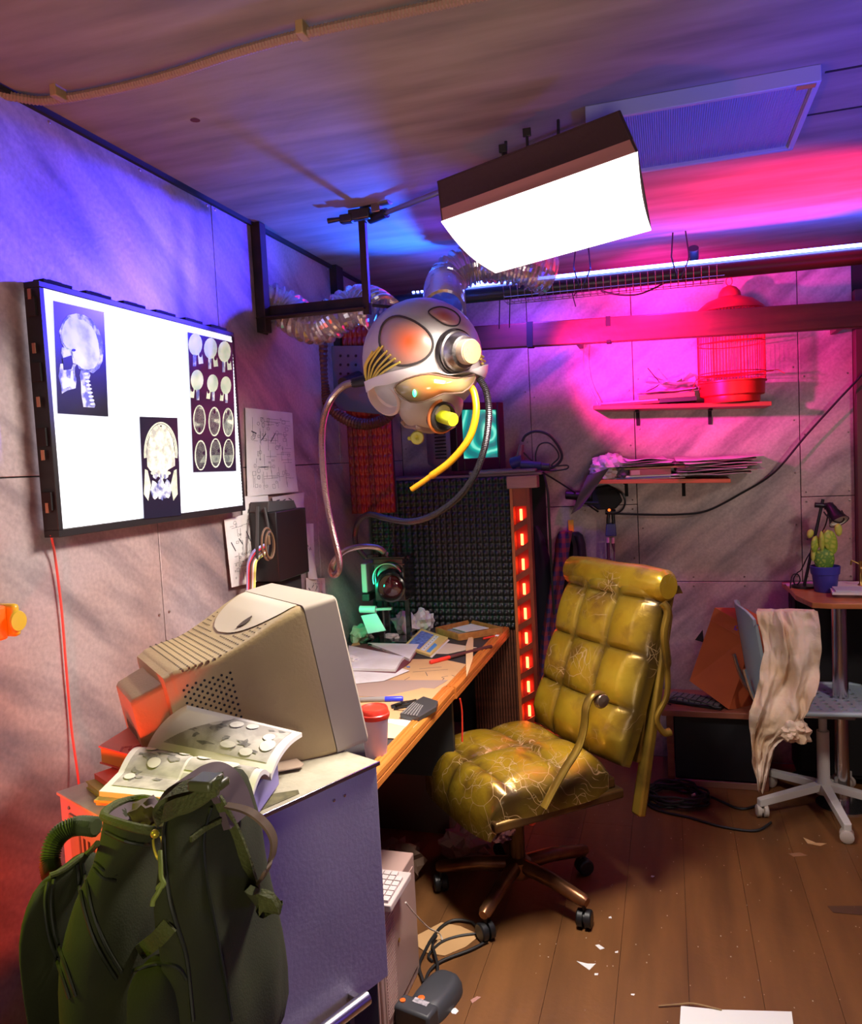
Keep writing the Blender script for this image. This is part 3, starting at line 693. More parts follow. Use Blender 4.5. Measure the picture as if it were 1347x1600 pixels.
sheet([(478, 903), (507, 903), (508, 950), (478, 950)], .008, 'small greenish sketch low on the wall beside the power unit', 6, 20)
# black power unit with cables on the wall
pux = .11
pu = root('power_unit', AX(450, 900, .06), 'tall black power unit mounted on the left wall over the desk', 'power unit')
pya, pyb = AX(434, 850, pux).y, AX(481, 850, pux).y; pzt = AX(450, 797, pux).z; pzb = AX(450, 905, pux).z
build(MB().bb((.012, pya, pzb), (pux, pyb, pzt)), 'case', M('unit_black', (.008, .008, .010), .35), pu, bevel=.003)
build(MB().prism([(.012, pya, pzt), (.012, pyb-.01, pzt), (.012, pyb-.03, pzt+.028), (.012, pya+.01, pzt+.034)], (.07, 0, 0)), 'dusty_top', M('dusty_black', (.05, .048, .05), .8), pu, bevel=.003)
build(MB().bb((.012, pya+.01, pzb-.09), (.085, pyb-.015, pzb-.002)), 'lower_case', BLKM, pu, bevel=.003)
build(MB().tube(spline([(.05, pya-.01, pzt+.02), (.06, pya-.04, pzt-.07), (.06, pya-.055, pzt-.15)], 6), .006, 6).tube(spline([(.07, pya, pzt+.015), (.09, pya-.02, pzt-.06), (.09, pya-.045, pzt-.15)], 6), .005, 6), 'dusty_strap', M('dusty_black', (.05, .048, .05), .8), pu)
cb = root('cable_bundle', AX(392, 915, .05), 'bundle of multicoloured wires bending up from behind the old monitor', 'cables')
cols = [(.5, .5, .9), (.85, .05, .08), (.05, .04, .05), (.3, .16, .10), (.85, .85, .85), (.75, .8, .2)]
for i, c_ in enumerate(cols):
    pt = [AX(387+i*1.9, 960, .05+.004*i), AX(387+i*2.1, 915, .05+.004*i), AX(388+i*2.2, 882, .05+.004*i), AX(396+i*1.5, 862+i*2.2, .055), AX(412, 852+i*3, .06), AX(422, 848+i*3, .06)]
    build(MB().tube(spline(pt, 8), .0045, 7), 'wire', M('wire_col_%d' % i, c_, .35), cb)
lp = AX(418, 850, .13)
build(MB().tube([lp+Vector((.0, .036*math.cos(t), .05*math.sin(t))) for t in [2*PI*k/20 for k in range(20)]], .0035, 6, closed=True).tube([lp+Vector((.006, .028*math.cos(t)+.004, .042*math.sin(t)-.004)) for t in [2*PI*k/20 for k in range(20)]], .0035, 6, closed=True), 'wire_loop', M('brown_wire', (.16, .09, .05), .4), cb)
build(MB().box(lp+Vector((.004, 0, .012)), (.01, .012, .03)), 'plug', M('brown_wire', (.16, .09, .05), .4), cb, bevel=.003)
def APL(px, py, P0, N): d = ray(px, py); N = Vector(N); return CAM + d*(((Vector(P0)-CAM).dot(N))/d.dot(N))
# ============================================================ RACK WITH EGG-CRATE FOAM
RY = 3.36
rxl = 0.0; rxp = AY(803, 880, RY).x; rxr = AY(834, 880, RY).x; rzt = AY(720, 747, RY).z; rzb = .76
rk = root('storage_rack', ((rxl+rxr)/2, (RY+BY)/2, 0), 'tall rack beyond the desk, clad in black egg-crate foam, red lights in its post', 'rack')
def foam(lo, hi, y, nx, nz, amp, sgn=-1):
    sx = nx*8; sz = nz*8
    def fn(u, v):
        a = abs(math.sin(PI*u*nx)); b = abs(math.sin(PI*v*nz)); q = (a*b)**.8
        return (lo[0]+(hi[0]-lo[0])*u, y-amp*q, lo[1]+(hi[1]-lo[1])*v)
    return MB().slab(fn, nx*6, nz*6, (0, .012, 0))
FOAM = M('black_foam', (.014, .015, .015), .38, spec=.6)
build(foam((rxl+.01, rzb-.02), (rxp, rzt), RY-.014, 24, 23, .016), 'foam_panel', FOAM, rk, angle=180)
build(MB().bb((rxl+.01, RY-.003, 0), (rxp, RY+.012, rzt)), 'side_board', BLKM, rk)
build(MB().bb((rxl+.01, RY+.012, 1.2), (rxl+.03, BY-.02, rzt)).bb((rxl+.01, BY-.03, 0), (rxr-.01, BY-.01, rzt)), 'back_board', BLKM, rk)
# ribbed brown panel below the desk line
rb = MB(); n_ = 16; xa2 = rxp-.20
for i in range(n_): rb.bb((xa2+.2*i/n_+.001, RY-.018, 0.0), (xa2+.2*(i+1)/n_-.003, RY-.003, rzb-.022))
build(rb, 'ribbed_panel', wood('brown_ribbed', (.16, .05, .025), (.09, .03, .018)), rk)
# slotted post
rpm = M('rust_red_paint', (.30, .05, .02), .45, .2, (.20, .03, .015), 10)
build(MB().bb((rxp, RY-.03, 0), (rxp+.013, RY+.03, rzt-.03)), 'post_rail', M('orange_edge', (.50, .14, .04), .45), rk, bevel=.001)
build(MB().bb((rxr-.016, RY-.03, 0), (rxr, RY+.03, rzt-.03)), 'post_rail', rpm, rk, bevel=.001)
pz_ = [AY(818, y, RY).z for y in (1035, 1004, 966, 928, 889, 850)]; pitch = (pz_[-1]-pz_[1])/4
ztop = AY(818, 790, RY).z
build(MB().bb((rxp+.013, RY-.028, ztop), (rxr-.016, RY+.02, rzt-.03)), 'post_top', rpm, rk, bevel=.001)
nsl = int(ztop/pitch)
sl0 = MB().prism([(rxp+.010, RY-.026, -.030), (rxr-.014, RY-.026, .010), (rxr-.014, RY-.026, .038), (rxp+.010, RY-.026, -.002)], (0, .02, 0))
for i in range(nsl+1):
    z = ztop-.075-(i-1)*pitch
    if z < .03: break
    m_ = MB(); m_.v = [(a, b, c+z-.01) for a, b, c in sl0.v]; m_.f = list(sl0.f)
    build(m_, 'post_slat', rpm, rk, bevel=.0008)
build(MB().bb((rxp+.013, RY+.024, 0.02), (rxr-.016, RY+.03, ztop)), 'post_back', M('glow_red_back', (.30, .02, .01), .6), rk)
for i in range(int(ztop/pitch)+1):
    z = ztop-.035-i*pitch
    if z-.03 < .05: break
    build(MB().bb((rxp+.034, RY+.004, z-.030), (rxp+.046, RY+.012, z+.020)), 'red_led', M('red_led', (1, .2, .05), .4, emit=(1.0, .10, .03), es=12), rk, bevel=.002)
# top board and block
tbz = rzt
build(MB().bb((rxl+.01, RY-.0, tbz), (rxr+.05, BY-.02, tbz+.012)), 'top_board', M('rack_top', (.22, .12, .13), .5), rk, bevel=.002)
build(MB().bb((rxp-.01, RY-.035, tbz-.055), (rxr+.035, RY+.03, tbz-.001)), 'top_block', wood('pale_block', (.45, .22, .17), (.33, .14, .11)), rk, bevel=.002)

# thin grey device under the monitor
ldv = root('flat_device', AY(770, 742, RY+.05), 'thin grey folded laptop lying under the small monitor', 'laptop')
a = AY(735, 742, RY+.02); b = AY(848, 738, RY+.06)
build(MB().bb((a.x, RY-.01, tbz+.0125), (b.x-.02, RY+.20, tbz+.027)), 'shell', M('device_grey', (.20, .14, .15), .4), ldv, bevel=.004)
build(MB().bb((a.x+.01, RY, tbz+.0272), (b.x-.03, RY+.19, tbz+.0295)), 'lid', M('device_lid', (.10, .08, .09), .35), ldv, bevel=.001)

# small CRT monitor, turned to the right
mn = Vector((.80, -.60, 0)).normalized(); ms = Vector((.60, .80, 0))  # front normal, width axis (to the right)
mc = AY(752, 683, 3.50); mbz = tbz+.031
mh = .31; mw_ = .29
mx = frame((mc.x, mc.y, mbz), ms, mn.cross(ms)*-1 if False else Vector((0, 0, 1)))  # x = width, y = up, z = x cross y
zax = ms.cross(Vector((0, 0, 1)))   # points along front normal?
sg = 1 if zax.dot(mn) > 0 else -1
mon = root('small_monitor', (mc.x, mc.y, mbz), 'small black-fronted CRT monitor showing a teal swirl on the rack', 'monitor', mx=mx)
z1 = sg
def mb_l(): return MB()
bz = .028
m_ = MB()
m_.bb((-mw_/2, 0, -.05*z1), (-mw_/2+.04, mh, 0)).bb((mw_/2-.04, 0, -.05*z1), (mw_/2, mh, 0)).bb((-mw_/2+.04, 0, -.05*z1), (mw_/2-.04, .055, 0)).bb((-mw_/2+.04, mh-.035, -.05*z1), (mw_/2-.04, mh, 0))
build(m_, 'bezel', M('bezel_black', (.012, .006, .008), .4), mon, local=True, bevel=.004)
build(MB().grid(lambda u, v: (-mw_/2+.038+(mw_-.076)*u, .053+(mh-.086)*v, z1*(-.012+.010*math.sin(PI*u)*math.sin(PI*v))), 10, 10), 'screen', None or M('swirl_screen_tmp', (0, 0, 0)), mon, local=True)
sw = bpy.data.materials.new('teal_swirl_screen'); sw.use_nodes = True; nt = sw.node_tree; nn = nt.nodes; LL = nt.links
bs = nn['Principled BSDF']; bs.inputs['Base Color'].default_value = (.01, .04, .04, 1); bs.inputs['Roughness'].default_value = .15
tc = nn.new('ShaderNodeTexCoord'); mp_ = nn.new('ShaderNodeMapping'); mp_.inputs['Location'].default_value = (-.05, -.15, 0)
LL.new(tc.outputs['Object'], mp_.inputs[0])
wv = nn.new('ShaderNodeTexWave'); wv.wave_type = 'RINGS'; wv.rings_direction = 'Z'; wv.inputs['Scale'].default_value = 4.5; wv.inputs['Distortion'].default_value = 11; wv.inputs['Detail'].default_value = 3; wv.inputs['Detail Scale'].default_value = .7; wv.inputs['Detail Roughness'].default_value = .4
LL.new(mp_.outputs[0], wv.inputs['Vector']); rr_ = nn.new('ShaderNodeValToRGB'); rr_.color_ramp.elements[0].color = (.012, .19, .19, 1); rr_.color_ramp.elements[1].color = (.25, .95, .72, 1)
rr_.color_ramp.elements[0].position = .1; rr_.color_ramp.elements[1].position = 1.0; e_ = rr_.color_ramp.elements.new(.80); e_.color = (.01, .50, .38, 1)
LL.new(wv.outputs[0], rr_.inputs[0]); LL.new(rr_.outputs[0], bs.inputs['Emission Color']); bs.inputs['Emission Strength'].default_value = .95
[o for o in mon.children if o.name.startswith('screen')][0].data.materials[0] = sw
shl = MB().loft([((0, mh/2, -.05*z1), (mw_/2-.004, 0, 0), (0, mh/2-.004, 0)), ((0, mh/2-.004, -.20*z1), (mw_/2-.02, 0, 0), (0, mh/2-.012, 0)), ((0, mh/2-.02, -.24*z1), (mw_/2-.04, 0, 0), (0, mh/2-.03, 0)), ((0, mh/2-.03, -.34*z1), (mw_/2-.08, 0, 0), (0, mh/2-.06, 0))], 28, p=9)
build(shl, 'shell', M('monitor_shell_grey', (.26, .24, .27), .55), mon, local=True)
vt = MB()
for i in range(12): vt.bb((-mw_/2-.0008+.004, .06+.016*i, -.17*z1), (-mw_/2+.008, .066+.016*i, -.09*z1))
build(vt, 'vent_slots', BLKM, mon, local=True)

# plugs and cable tangle at the rack top
pg = AY(812, 702, RY+.08)
tk = root('plug_cluster', (pg.x, pg.y, tbz+.0), 'black and blue power plugs heaped on the rack top beside the monitor', 'plugs')
build(MB().cyl((pg.x-.01, pg.y, tbz+.031), (pg.x, pg.y, tbz+.085), .024, .020, n=14).cyl((pg.x, pg.y, tbz+.085), (pg.x+.01, pg.y, tbz+.135), .015, .011, n=12), 'upright_plug', M('plug_maroon', (.20, .06, .08), .45), tk)
build(MB().cyl((pg.x-.035, pg.y, tbz+.05), (pg.x+.015, pg.y-.01, tbz+.065), .030, .026, n=14), 'blue_plug', M('plug_blue', (.03, .03, .12), .4), tk, label='dark blue plug')
build(MB().cyl((pg.x+.01, pg.y-.02, tbz+.045), (pg.x+.10, pg.y-.03, tbz+.036), .022, .018, n=12).cyl((pg.x+.10, pg.y-.03, tbz+.036), (pg.x+.135, pg.y-.03, tbz+.033), .015, .013, n=12), 'lying_plug', M('plug_blue2', (.04, .04, .10), .4), tk)
loopc = AY(845, 712, RY+.12)
cable('coiled_cable', [AY(*q, RY+.08) for q in ((816, 690), (822, 680), (838, 674), (858, 680), (873, 698), (878, 715), (868, 728), (850, 734), (838, 728))], .006, 'thick black cable looping up beside the small monitor', n=8)
cable('coiled_cable', [AY(*q, RY+.10) for q in ((838, 725), (837, 710), (843, 695), (857, 692), (869, 702), (873, 715), (862, 728), (886, 727), (884, 733), (855, 735), (835, 723), (818, 707))], .0035, 'thin black cable making a small loop beside the thick one')
cable('drooping_cable', [AY(850, 742, RY+.03), AY(856, 770, RY), AY(858, 810, RY), AY(860, 850, RY+.02), AY(862, 900, RY+.05), AY(866, 960, RY+.08)], .0055, 'black cable hanging down the right side of the rack')
cable('drooping_cable', [AY(848, 738, RY+.03), AY(868, 750, RY+.2), AY(888, 763, RY+.34), AY(905, 775, BY-.03), AY(918, 788, BY-.03), AY(935, 800, BY-.04)], .004, 'black cable running from the rack plugs to the wall adapter')
cable('wall_cable', [AY(*q, y) for q, y in (((948, 802), BY-.06), ((1000, 804), BY-.03), ((1060, 804), BY-.03), ((1105, 798), BY-.03), ((1160, 770), BY-.04), ((1210, 738), BY-.06), ((1260, 680), BY-.07), ((1310, 625), BY-.08), ((1347, 585), BY-.09), ((1400, 520), BY-.1))], .0048, 'long black cable sagging across the back wall and rising to the right')

# red egg-crate panel on the left, in front of the corner
ry2 = 3.08
ra = AY(503, 803, ry2); rbq = AY(619, 802, ry2); rt = AY(560, 438, ry2)
rf = root('red_foam_panel', ((ra.x+rbq.x)/2, ry2, ra.z), 'dark red egg-crate foam panel hanging in the left corner behind the helmet', 'foam panel')
x0_, x1_ = max(.034, ra.x), rbq.x
build(foam((x0_, (ra.z+rbq.z)/2), (x1_, min(rt.z, 2.2)), ry2-.012, 9, 22, .016), 'foam_face', M('red_foam', (.24, .018, .014), .45, spec=.6), rf, angle=180)
build(MB().bb((x0_, ry2, (ra.z+rbq.z)/2), (x1_, ry2+.015, min(rt.z, 2.2))), 'backing', BLKM, rf)
for zz in (1.35, 2.1): build(MB().bb((x0_-.0, ry2+.015, zz), (x0_+.03, BY, zz+.03)), 'bracket', BLKM, rf)
gp = root('metal_plate', AY(545, 600, ry2-.05), 'grey electrical plate with knockouts fixed to the red foam panel', 'plate')
pq = [AY(518, 540, ry2-.05), AY(600, 540, ry2-.05), AY(600, 648, ry2-.05), AY(520, 640, ry2-.05)]
build(MB().prism(pq, (0, .02, 0)), 'plate', M('plate_grey', (.16, .15, .20), .5, .4), gp, bevel=.002)
kn = MB()
for i in range(3):
    for j in range(3): kn.lathe([(.006, 0), (.005, .002), (0, .002)], 8, AY(532+12*i, 556+14*j, ry2-.0505), (0, -1, 0))
build(kn, 'knockouts', BLKM, gp); build(MB().cyl(AY(536, 598, ry2-.2), AY(560, 588, ry2-.05), .022, n=12), 'socket', BLK, gp)
# brown flexible hose behind the helmet
hp = spline([AY(*q, y) for q, y in (((512, 470), 2.95), ((504, 530), 2.93), ((505, 600), 2.93), ((520, 640), 2.92), ((560, 662), 2.90), ((600, 655), 2.92), ((625, 620), 2.95), ((640, 560), 2.98))], 20)
pts = []; 
tag(build(MB().tube(hp, [.024 if i % 2 else .020 for i in range(len(hp))], 12), 'flexible_hose', M('brown_hose', (.07, .025, .018), .5), smooth=False), 'thick dark brown flexible hose curving behind the helmet', 'hose')

# ============================================================ DESK
DX = .636; DZ = .75; DY0 = 1.56; DY1 = RY-.035
dk = root('desk', (DX/2, (DY0+DY1)/2, 0), 'long black-topped desk along the left wall with a grooved orange wooden edge', 'desk')
build(MB().bb((.004, DY0, DZ-.03), (DX-.037, DY1, DZ-.0005)), 'desktop', M('desk_black', (.035, .03, .028), .5, 0, (.06, .05, .05), 7), dk, bevel=.002)
EW = wood('orange_edge_wood', (.62, .20, .035), (.48, .14, .025), rough=.35, stretch=(12, 1, 12))
ysp = 2.42
prof = [(0, 0), (0, .006), (.004, .008), (.010, .008), (.012, .004), (.015, .008), (.021, .008), (.023, .004), (.026, .007), (.033, .006), (.037, .001), (.0375, -.012), (.035, -.015), (.0375, -.018), (.037, -.034), (0, -.036)]
def mould(y0, y1): return MB().prism([(DX-.037+a, y0, DZ-.001+b-.0) for a, b in prof], (0, y1-y0, 0))
build(mould(DY0, ysp-.002), 'edge_moulding', EW, dk, smooth=False); 
m2_ = mould(ysp, DY1); m2_.v = [(a+.006, b, c-.0) for a, b, c in m2_.v]
build(m2_, 'edge_moulding', EW, dk, smooth=False)
build(MB().bb((DX-.035, DY0-.004, DZ-.034), (DX, DY0, DZ+.002)), 'end_cap', M('pale_end_grain', (.5, .33, .16), .6), dk)
for (x, y) in ((.06, DY0+.1), (DX-.10, DY0+.1), (.06, DY1-.05)): build(MB().bb((x-.02, y-.02, 0), (x+.02, y+.02, DZ-.03)), 'leg', BLKM, dk)
build(MB().bb((.01, DY0+.04, .25), (.025, DY1-.02, DZ-.031)), 'back_panel', BLKM, dk)
build(MB().bb((.35, 2.48, .42), (DX-.03, 2.50, DZ-.036)), 'knee_panel', BLKM, dk)

def flat(pix, name, z, mat, label, cat, th=.0008, group=None, curl=None, parent=None):
    P_ = [AZ(px, py, z) for px, py in pix]
    o = build(MB().prism(P_, (0, 0, th)), name, mat, parent, smooth=False)
    if label and not parent: tag(o, label, cat, group)
    return o
Z0 = DZ+.0005
flat([(540, 1030), (690, 1030), (738, 1040), (714, 1068), (615, 1107), (560, 1100), (540, 1060)], 'kraft_sheet', Z0, KRAFT, 'wide tan paper sheet with a drawn zigzag line on the desk', 'paper')
kr = bpy.data.objects['kraft_sheet']
def strokes(pts_list, z, mat, parent, w_=.0022, nm='drawn_line'):
    mb = MB()
    for pts in pts_list:
        P_ = [AZ(px, py, z) for px, py in pts]
        for a, b in zip(P_, P_[1:]): mb.bar(a, b, w_, .0003)
    return build(mb, nm, INK, parent, smooth=False)
strokes([[(690, 1064), (694, 1060), (690, 1058), (700, 1056)], [(706, 1055), (712, 1057)], [(716, 1056), (722, 1050), (726, 1054), (720, 1047)], [(628, 1065), (640, 1058)], [(665, 1050), (668, 1056)], [(645, 1050), (700, 1046)], [(655, 1045), (690, 1042)]], Z0+.001, INK, kr)
flat([(545, 1063), (700, 1063), (655, 1090), (545, 1088)], 'tinted_sheet', Z0+.0012, M('mauve_paper', (.36, .24, .19), .8), 'dusky translucent sheet lying over the tan paper', 'paper')
flat([(540, 1103), (660, 1075), (704, 1078), (676, 1108), (640, 1125), (560, 1122)], 'kraft_offcut', Z0+.0024, KRAFT, 'tan paper offcut under the black comb and the blue marker', 'paper')
flat([(600, 1122), (655, 1126), (630, 1155), (600, 1153)], 'kraft_square', Z0+.0012, M('pale_kraft', (.72, .48, .28), .8), 'small pale tan square by the cup near the desk edge', 'paper')
flat([(600, 1118), (658, 1128), (648, 1138), (600, 1128)], 'white_slip', Z0+.0022, PAPERW, 'white slip of paper under the tan square beside the cup', 'paper')
flat([(538, 1040), (600, 1036), (640, 1048), (600, 1064), (540, 1070)], 'torn_sheet', Z0+.0036, PAPER, 'torn crumpled white sheet beside the old monitor', 'paper')
flat([(620, 1020), (700, 1022), (745, 1012), (700, 1005), (650, 1005)], 'yellowed_sheet', Z0+.001, M('cream_paper', (.68, .55, .38), .8), 'yellowed sheet under the red pen', 'paper')
# open book
bkr = root('open_book', AZ(595, 1035, DZ), 'open white-paged book lying face up in the middle of the desk', 'book')
def page(c4, zb, hump, nm='page_block', th=.010, mat=None):
    P_ = [AZ(px, py, zb) for px, py in c4]
    fn = lambda u, v: (P_[0].lerp(P_[1], u)).lerp(P_[3].lerp(P_[2], u), v)+Vector((0, 0, hump*math.sin(PI*min(1, v*1.0))**1.0*(1-v)*1.6+th))
    return MB().slab(fn, 6, 10, (0, 0, -th))
build(page([(632, 1030), (545, 1012), (545, 1048), (618, 1050)], Z0+.005, .004), 'page_block', PAPER, bkr)
build(page([(632, 1030), (575, 1008), (655, 1010), (640, 1034)], Z0+.005, .0), 'page_block', PAPER, bkr)
build(MB().prism([AZ(px, py, Z0+.0042) for px, py in ((540, 1048), (618, 1052), (641, 1035), (657, 1012), (574, 1006), (543, 1012))], (0, 0, .0015)), 'cover', M('book_cover_maroon', (.15, .03, .04), .5), bkr, smooth=False)
dr = random.Random(5); mb = MB()
for i in range(9):
    q = AZ(585+dr.random()*18, 1014+dr.random()*3, Z0+.018); mb.box(q, (.004+.006*dr.random(), .004, .0006))
build(mb, 'printed_text', INK, bkr, smooth=False, kind='stuff')
# booklet
bl = [AZ(px, py, Z0+.012) for px, py in ((658, 982), (700, 996), (672, 1023), (630, 1010))]
blr = root('guide_booklet', bl[3], 'yellow-edged booklet with a blue picture on its cover', 'booklet')
build(MB().prism(bl, (0, 0, -.009)), 'cover', M('cover_yellow', (.85, .62, .20), .5), blr, smooth=False)
def inq(u, v): return (bl[0].lerp(bl[1], u)).lerp(bl[3].lerp(bl[2], u), v)
up = Vector((0, 0, .0006))
build(MB().prism([inq(.08, .1)+up*0, inq(.55, .1), inq(.55, .92), inq(.08, .92)], up), 'picture', M('cover_blue', (.05, .08, .40), .5, 0, (.25, .35, .8), 60), blr, smooth=False)
build(MB().prism([inq(.60, .1), inq(.74, .1), inq(.74, .92), inq(.60, .92)], up), 'white_band', PAPERW, blr, smooth=False)
build(MB().prism([inq(.80, .45), inq(.93, .5), inq(.93, .92), inq(.80, .92)], up), 'blue_band', M('cover_sky', (.10, .35, .8), .5), blr, smooth=False)
mb = MB()
for i in range(7): a_ = inq(.67, .16+.11*i); mb.box(a_+up*1.5, (.004, .007, .0006))
build(mb, 'printed_letters', INK, blr, smooth=False, kind='stuff')
build(MB().prism([p+Vector((.008, -.005, -.0095)) for p in bl], (0, 0, -.0018)), 'back_page', PAPER, blr, smooth=False)
# markers and pens
def pen(name, p, q, r, body, capm, label, capfrac=.3, cat='marker'):
    p = Vector(p); q = Vector(q); d = (q-p); L = d.length; d.normalize(); o = root(name, p, label, cat)
    build(MB().lathe([(r*.8, 0), (r, .003), (r, L*(1-capfrac))], 14, p, d), 'barrel', body, o)
    build(MB().lathe([(r*1.06, L*(1-capfrac)), (r*1.08, L-.004), (r*.8, L), (r*.4, L)], 14, p, d), 'cap', capm, o)
    return o
pen('marker', AZ(768, 1010, Z0+.008), AZ(672, 1035, Z0+.008), .0075, M('pen_maroon', (.10, .03, .03), .4), REDP, 'long dark marker with a bright red cap near the desk edge', .3)
pen('marker', AZ(545, 1094, Z0+.0095), AZ(630, 1092, Z0+.0095), .0085, M('pen_grey', (.28, .25, .24), .4), M('pen_blue', (.03, .04, .70), .35), 'grey marker with a blue cap beside the old monitor', .33)
pen('red_pencil', AZ(755, 998, Z0+.006), AZ(779, 993, Z0+.006), .005, REDP, PAPERW, 'short red pencil at the far end of the desk', .25, 'pencil')
# wooden letter knife
lk = [AZ(px, py, Z0+.004) for px, py in ((733, 994), (740, 998), (739, 1030), (734, 1046), (729, 1059), (728, 1044), (728, 1010))]
tag(build(MB().prism(lk, (0, 0, .004)), 'wooden_spatula', M('pale_wood', (.80, .52, .26), .5), smooth=False, bevel=.001), 'pale wooden spatula lying across the edge of the desk', 'spatula')
# wooden tray with papers
cbx = root('wooden_tray', AZ(730, 992, Z0), 'shallow wooden cigar-box tray with papers at the far end of the desk', 'tray')
tz = Z0+.0005; tq4 = [AZ(682, 990, tz), AZ(718, 1001, tz), AZ(785, 990, tz), AZ(735, 978, tz)]
tm = wood('tray_wood', (.55, .24, .07), (.40, .15, .04))
ctr = sum(tq4, Vector())/4
build(MB().prism(tq4, (0, 0, .004)), 'tray_floor', tm, cbx, smooth=False)
for i in range(4):
    a_, b_ = tq4[i], tq4[(i+1) % 4]; build(MB().bar(a_+Vector((0, 0, .014)), b_+Vector((0, 0, .014)), .008, .028), 'tray_wall', tm, cbx, smooth=False, bevel=.001)
for k in range(3):
    s_ = .75-.1*k; tag(build(MB().prism([ctr+(q-ctr)*s_+Vector((.01*k-.01, .004*k, .006+.007*k)) for q in tq4], (0, 0, .003)), 'folded_paper', [PAPERW, M('grey_paper', (.35, .30, .28), .8), PAPER][k], smooth=False), ['lowest white', 'middle grey', 'topmost cream'][k]+' folded paper in the wooden tray', 'paper')
# black comb and glove-like tool
cm = [AZ(px, py, Z0+.004) for px, py in ((662, 1095), (685, 1103), (682, 1112), (655, 1128), (625, 1123), (645, 1105))]
cmo = root('black_brush', cm[0], 'black ribbed brush lying near the wooden desk edge', 'brush')
build(MB().prism(cm, (0, 0, .016)), 'body', M('brush_black', (.05, .045, .045), .35), cmo, smooth=False, bevel=.003)
rb_ = MB()
for i in range(6):
    t = .12+.15*i; rb_.bar(cm[5].lerp(cm[4], t*0).lerp(cm[5], 0)+(cm[1]-cm[0])*t*.8+Vector((0, 0, .017)), cm[4]+(cm[3]-cm[4])*t+Vector((0, 0, .017)), .003, .002)
build(rb_, 'ridges', M('ridge_grey', (.25, .23, .22), .35), cmo, smooth=False)
gl = root('black_tweezers', AZ(625, 1100, Z0), 'bundle of thin black tools beside the blue-capped marker', 'tools')
for i, (a_, b_) in enumerate((((612, 1106), (650, 1094)), ((614, 1104), (660, 1098)), ((616, 1108), (662, 1101)), ((612, 1103), (640, 1096)))):
    build(MB().tube(spline([AZ(*a_, Z0+.006), AZ((a_[0]+b_[0])/2, (a_[1]+b_[1])/2-1, Z0+.010+.003*i), AZ(*b_, Z0+.005)], 5), .0038, 7), 'rod', BLK, gl)
bt = AZ(638, 1042, Z0+.003)
tag(build(MB().box(bt, (.012, .006, .005)), 'blue_eraser', M('eraser_blue', (.15, .22, .55), .5), smooth=False, bevel=.001), 'tiny blue eraser in front of the open book', 'eraser')
# crumpled papers
def ball_(name, px, py, r, seed, label, mat=PAPER, squash=.9, amp=.36):
    p = AZ(px, py, Z0); return tag(build(crumple((p.x, p.y, Z0+r*.62*squash), r, seed, 3, amp, squash), name, mat, angle=20), label, 'crumpled paper')
ball_('crumpled_paper', 634, 988, .050, 3, 'crumpled white paper ball in the middle, right of the green light', squash=1.25, amp=.34)
ball_('crumpled_paper', 662, 984, .048, 9, 'crumpled white paper ball by the wooden tray', squash=1.25)
ball_('crumpled_paper', 565, 1002, .050, 17, 'greenish crumpled paper ball nearest the old monitor', M('green_tinted_paper', (.60, .58, .42), .8))
ball_('crumpled_paper', 612, 1000, .036, 23, 'flattened white tissue at the foot of the green-lit camera', squash=.5)
ball_('crumpled_paper', 548, 1038, .035, 29, 'ragged white paper scrap against the monitor edge', squash=.6)
# cup
cpb = AZ(588, 1180, DZ); cup = root('paper_cup', cpb+Vector((0, 0, .0005)), 'white paper cup with a red lid beside the old monitor', 'cup')
build(MB().lathe([(.027, .0), (.028, .002), (.037, .105), (.038, .107)], 28, cpb), 'cup', M('cup_white', (.72, .62, .70), .4), cup)
build(MB().lathe([(.039, .100), (.0405, .104), (.0405, .112), (.038, .114), (.037, .124), (.034, .128), (.031, .124), (0, .123)], 28, cpb), 'lid', REDP, cup)
# flat dark phone-like plate
flat([(575, 1008), (590, 998), (618, 997), (605, 1010)], 'dark_tablet', Z0+.0105, M('dark_glass', (.01, .03, .02), .15), 'small dark glass plate lying behind the open book', 'plate', th=.004)
flat([(545, 1013), (558, 998), (565, 1012)], 'orange_envelope', Z0+.001, M('orange_card', (.70, .34, .14), .7), 'orange card corner beside the monitor', 'card', th=.001)

# ---------------------------------------------- camera machine with green lamp
my = 2.98
mcx = root('old_camera_machine', AY(600, 975, my)*Vector((1, 1, 0)).length*0+Vector((AY(600, 950, my).x, my, DZ)), 'black camera-like machine with a large dark red lens lit green from the left', 'camera')
a = AY(582, 872, my); b = AY(634, 940, my)
bm_ = M('machine_black', (.012, .012, .013), .18, coat=.5)
build(MB().bb((a.x, my, b.z), (b.x, my+.13, a.z)), 'body', bm_, mcx, bevel=.006)
build(MB().bb((a.x-.004, my-.004, a.z-.03), (b.x+.004, my+.135, a.z-.024)).bb((a.x-.004, my-.004, a.z-.003), (b.x+.004, my+.134, a.z+.004)), 'body_trim', bm_, mcx, bevel=.001)
lc_ = AY(611, 917, my-.06); 
build(MB().cyl(AY(607, 908, my), lc_+Vector((0, .01, 0)), .052, .055, n=28), 'lens_barrel', bm_, mcx)
build(MB().lathe([(.058, 0), (.060, .006), (.060, .022), (.053, .024), (.050, .016), (.047, .010)], 32, lc_+Vector((0, .01, 0)), (.12, -1, -.05), cap=False), 'lens_ring', bm_, mcx)
build(MB().lathe([(.050, .006), (.042, .012), (.024, .017), (0, .019)], 28, lc_+Vector((0, .01, 0)), (.12, -1, -.05), cap=False), 'lens_glass', M('red_lens', (.05, .004, .008), .06, coat=1.0), mcx)
ar = [AY(606, 905, my-.02)+Vector((.064*math.cos(t), 0, .064*math.sin(t))) for t in [PI*(.15+.95*k/16) for k in range(17)]]
build(MB().tube(ar, .004, 7), 'wire_clip', M('worn_steel', (.3, .25, .2), .3, .9), mcx)
c0 = AY(566, 880, my+.02); c1 = AY(577, 925, my+.02)
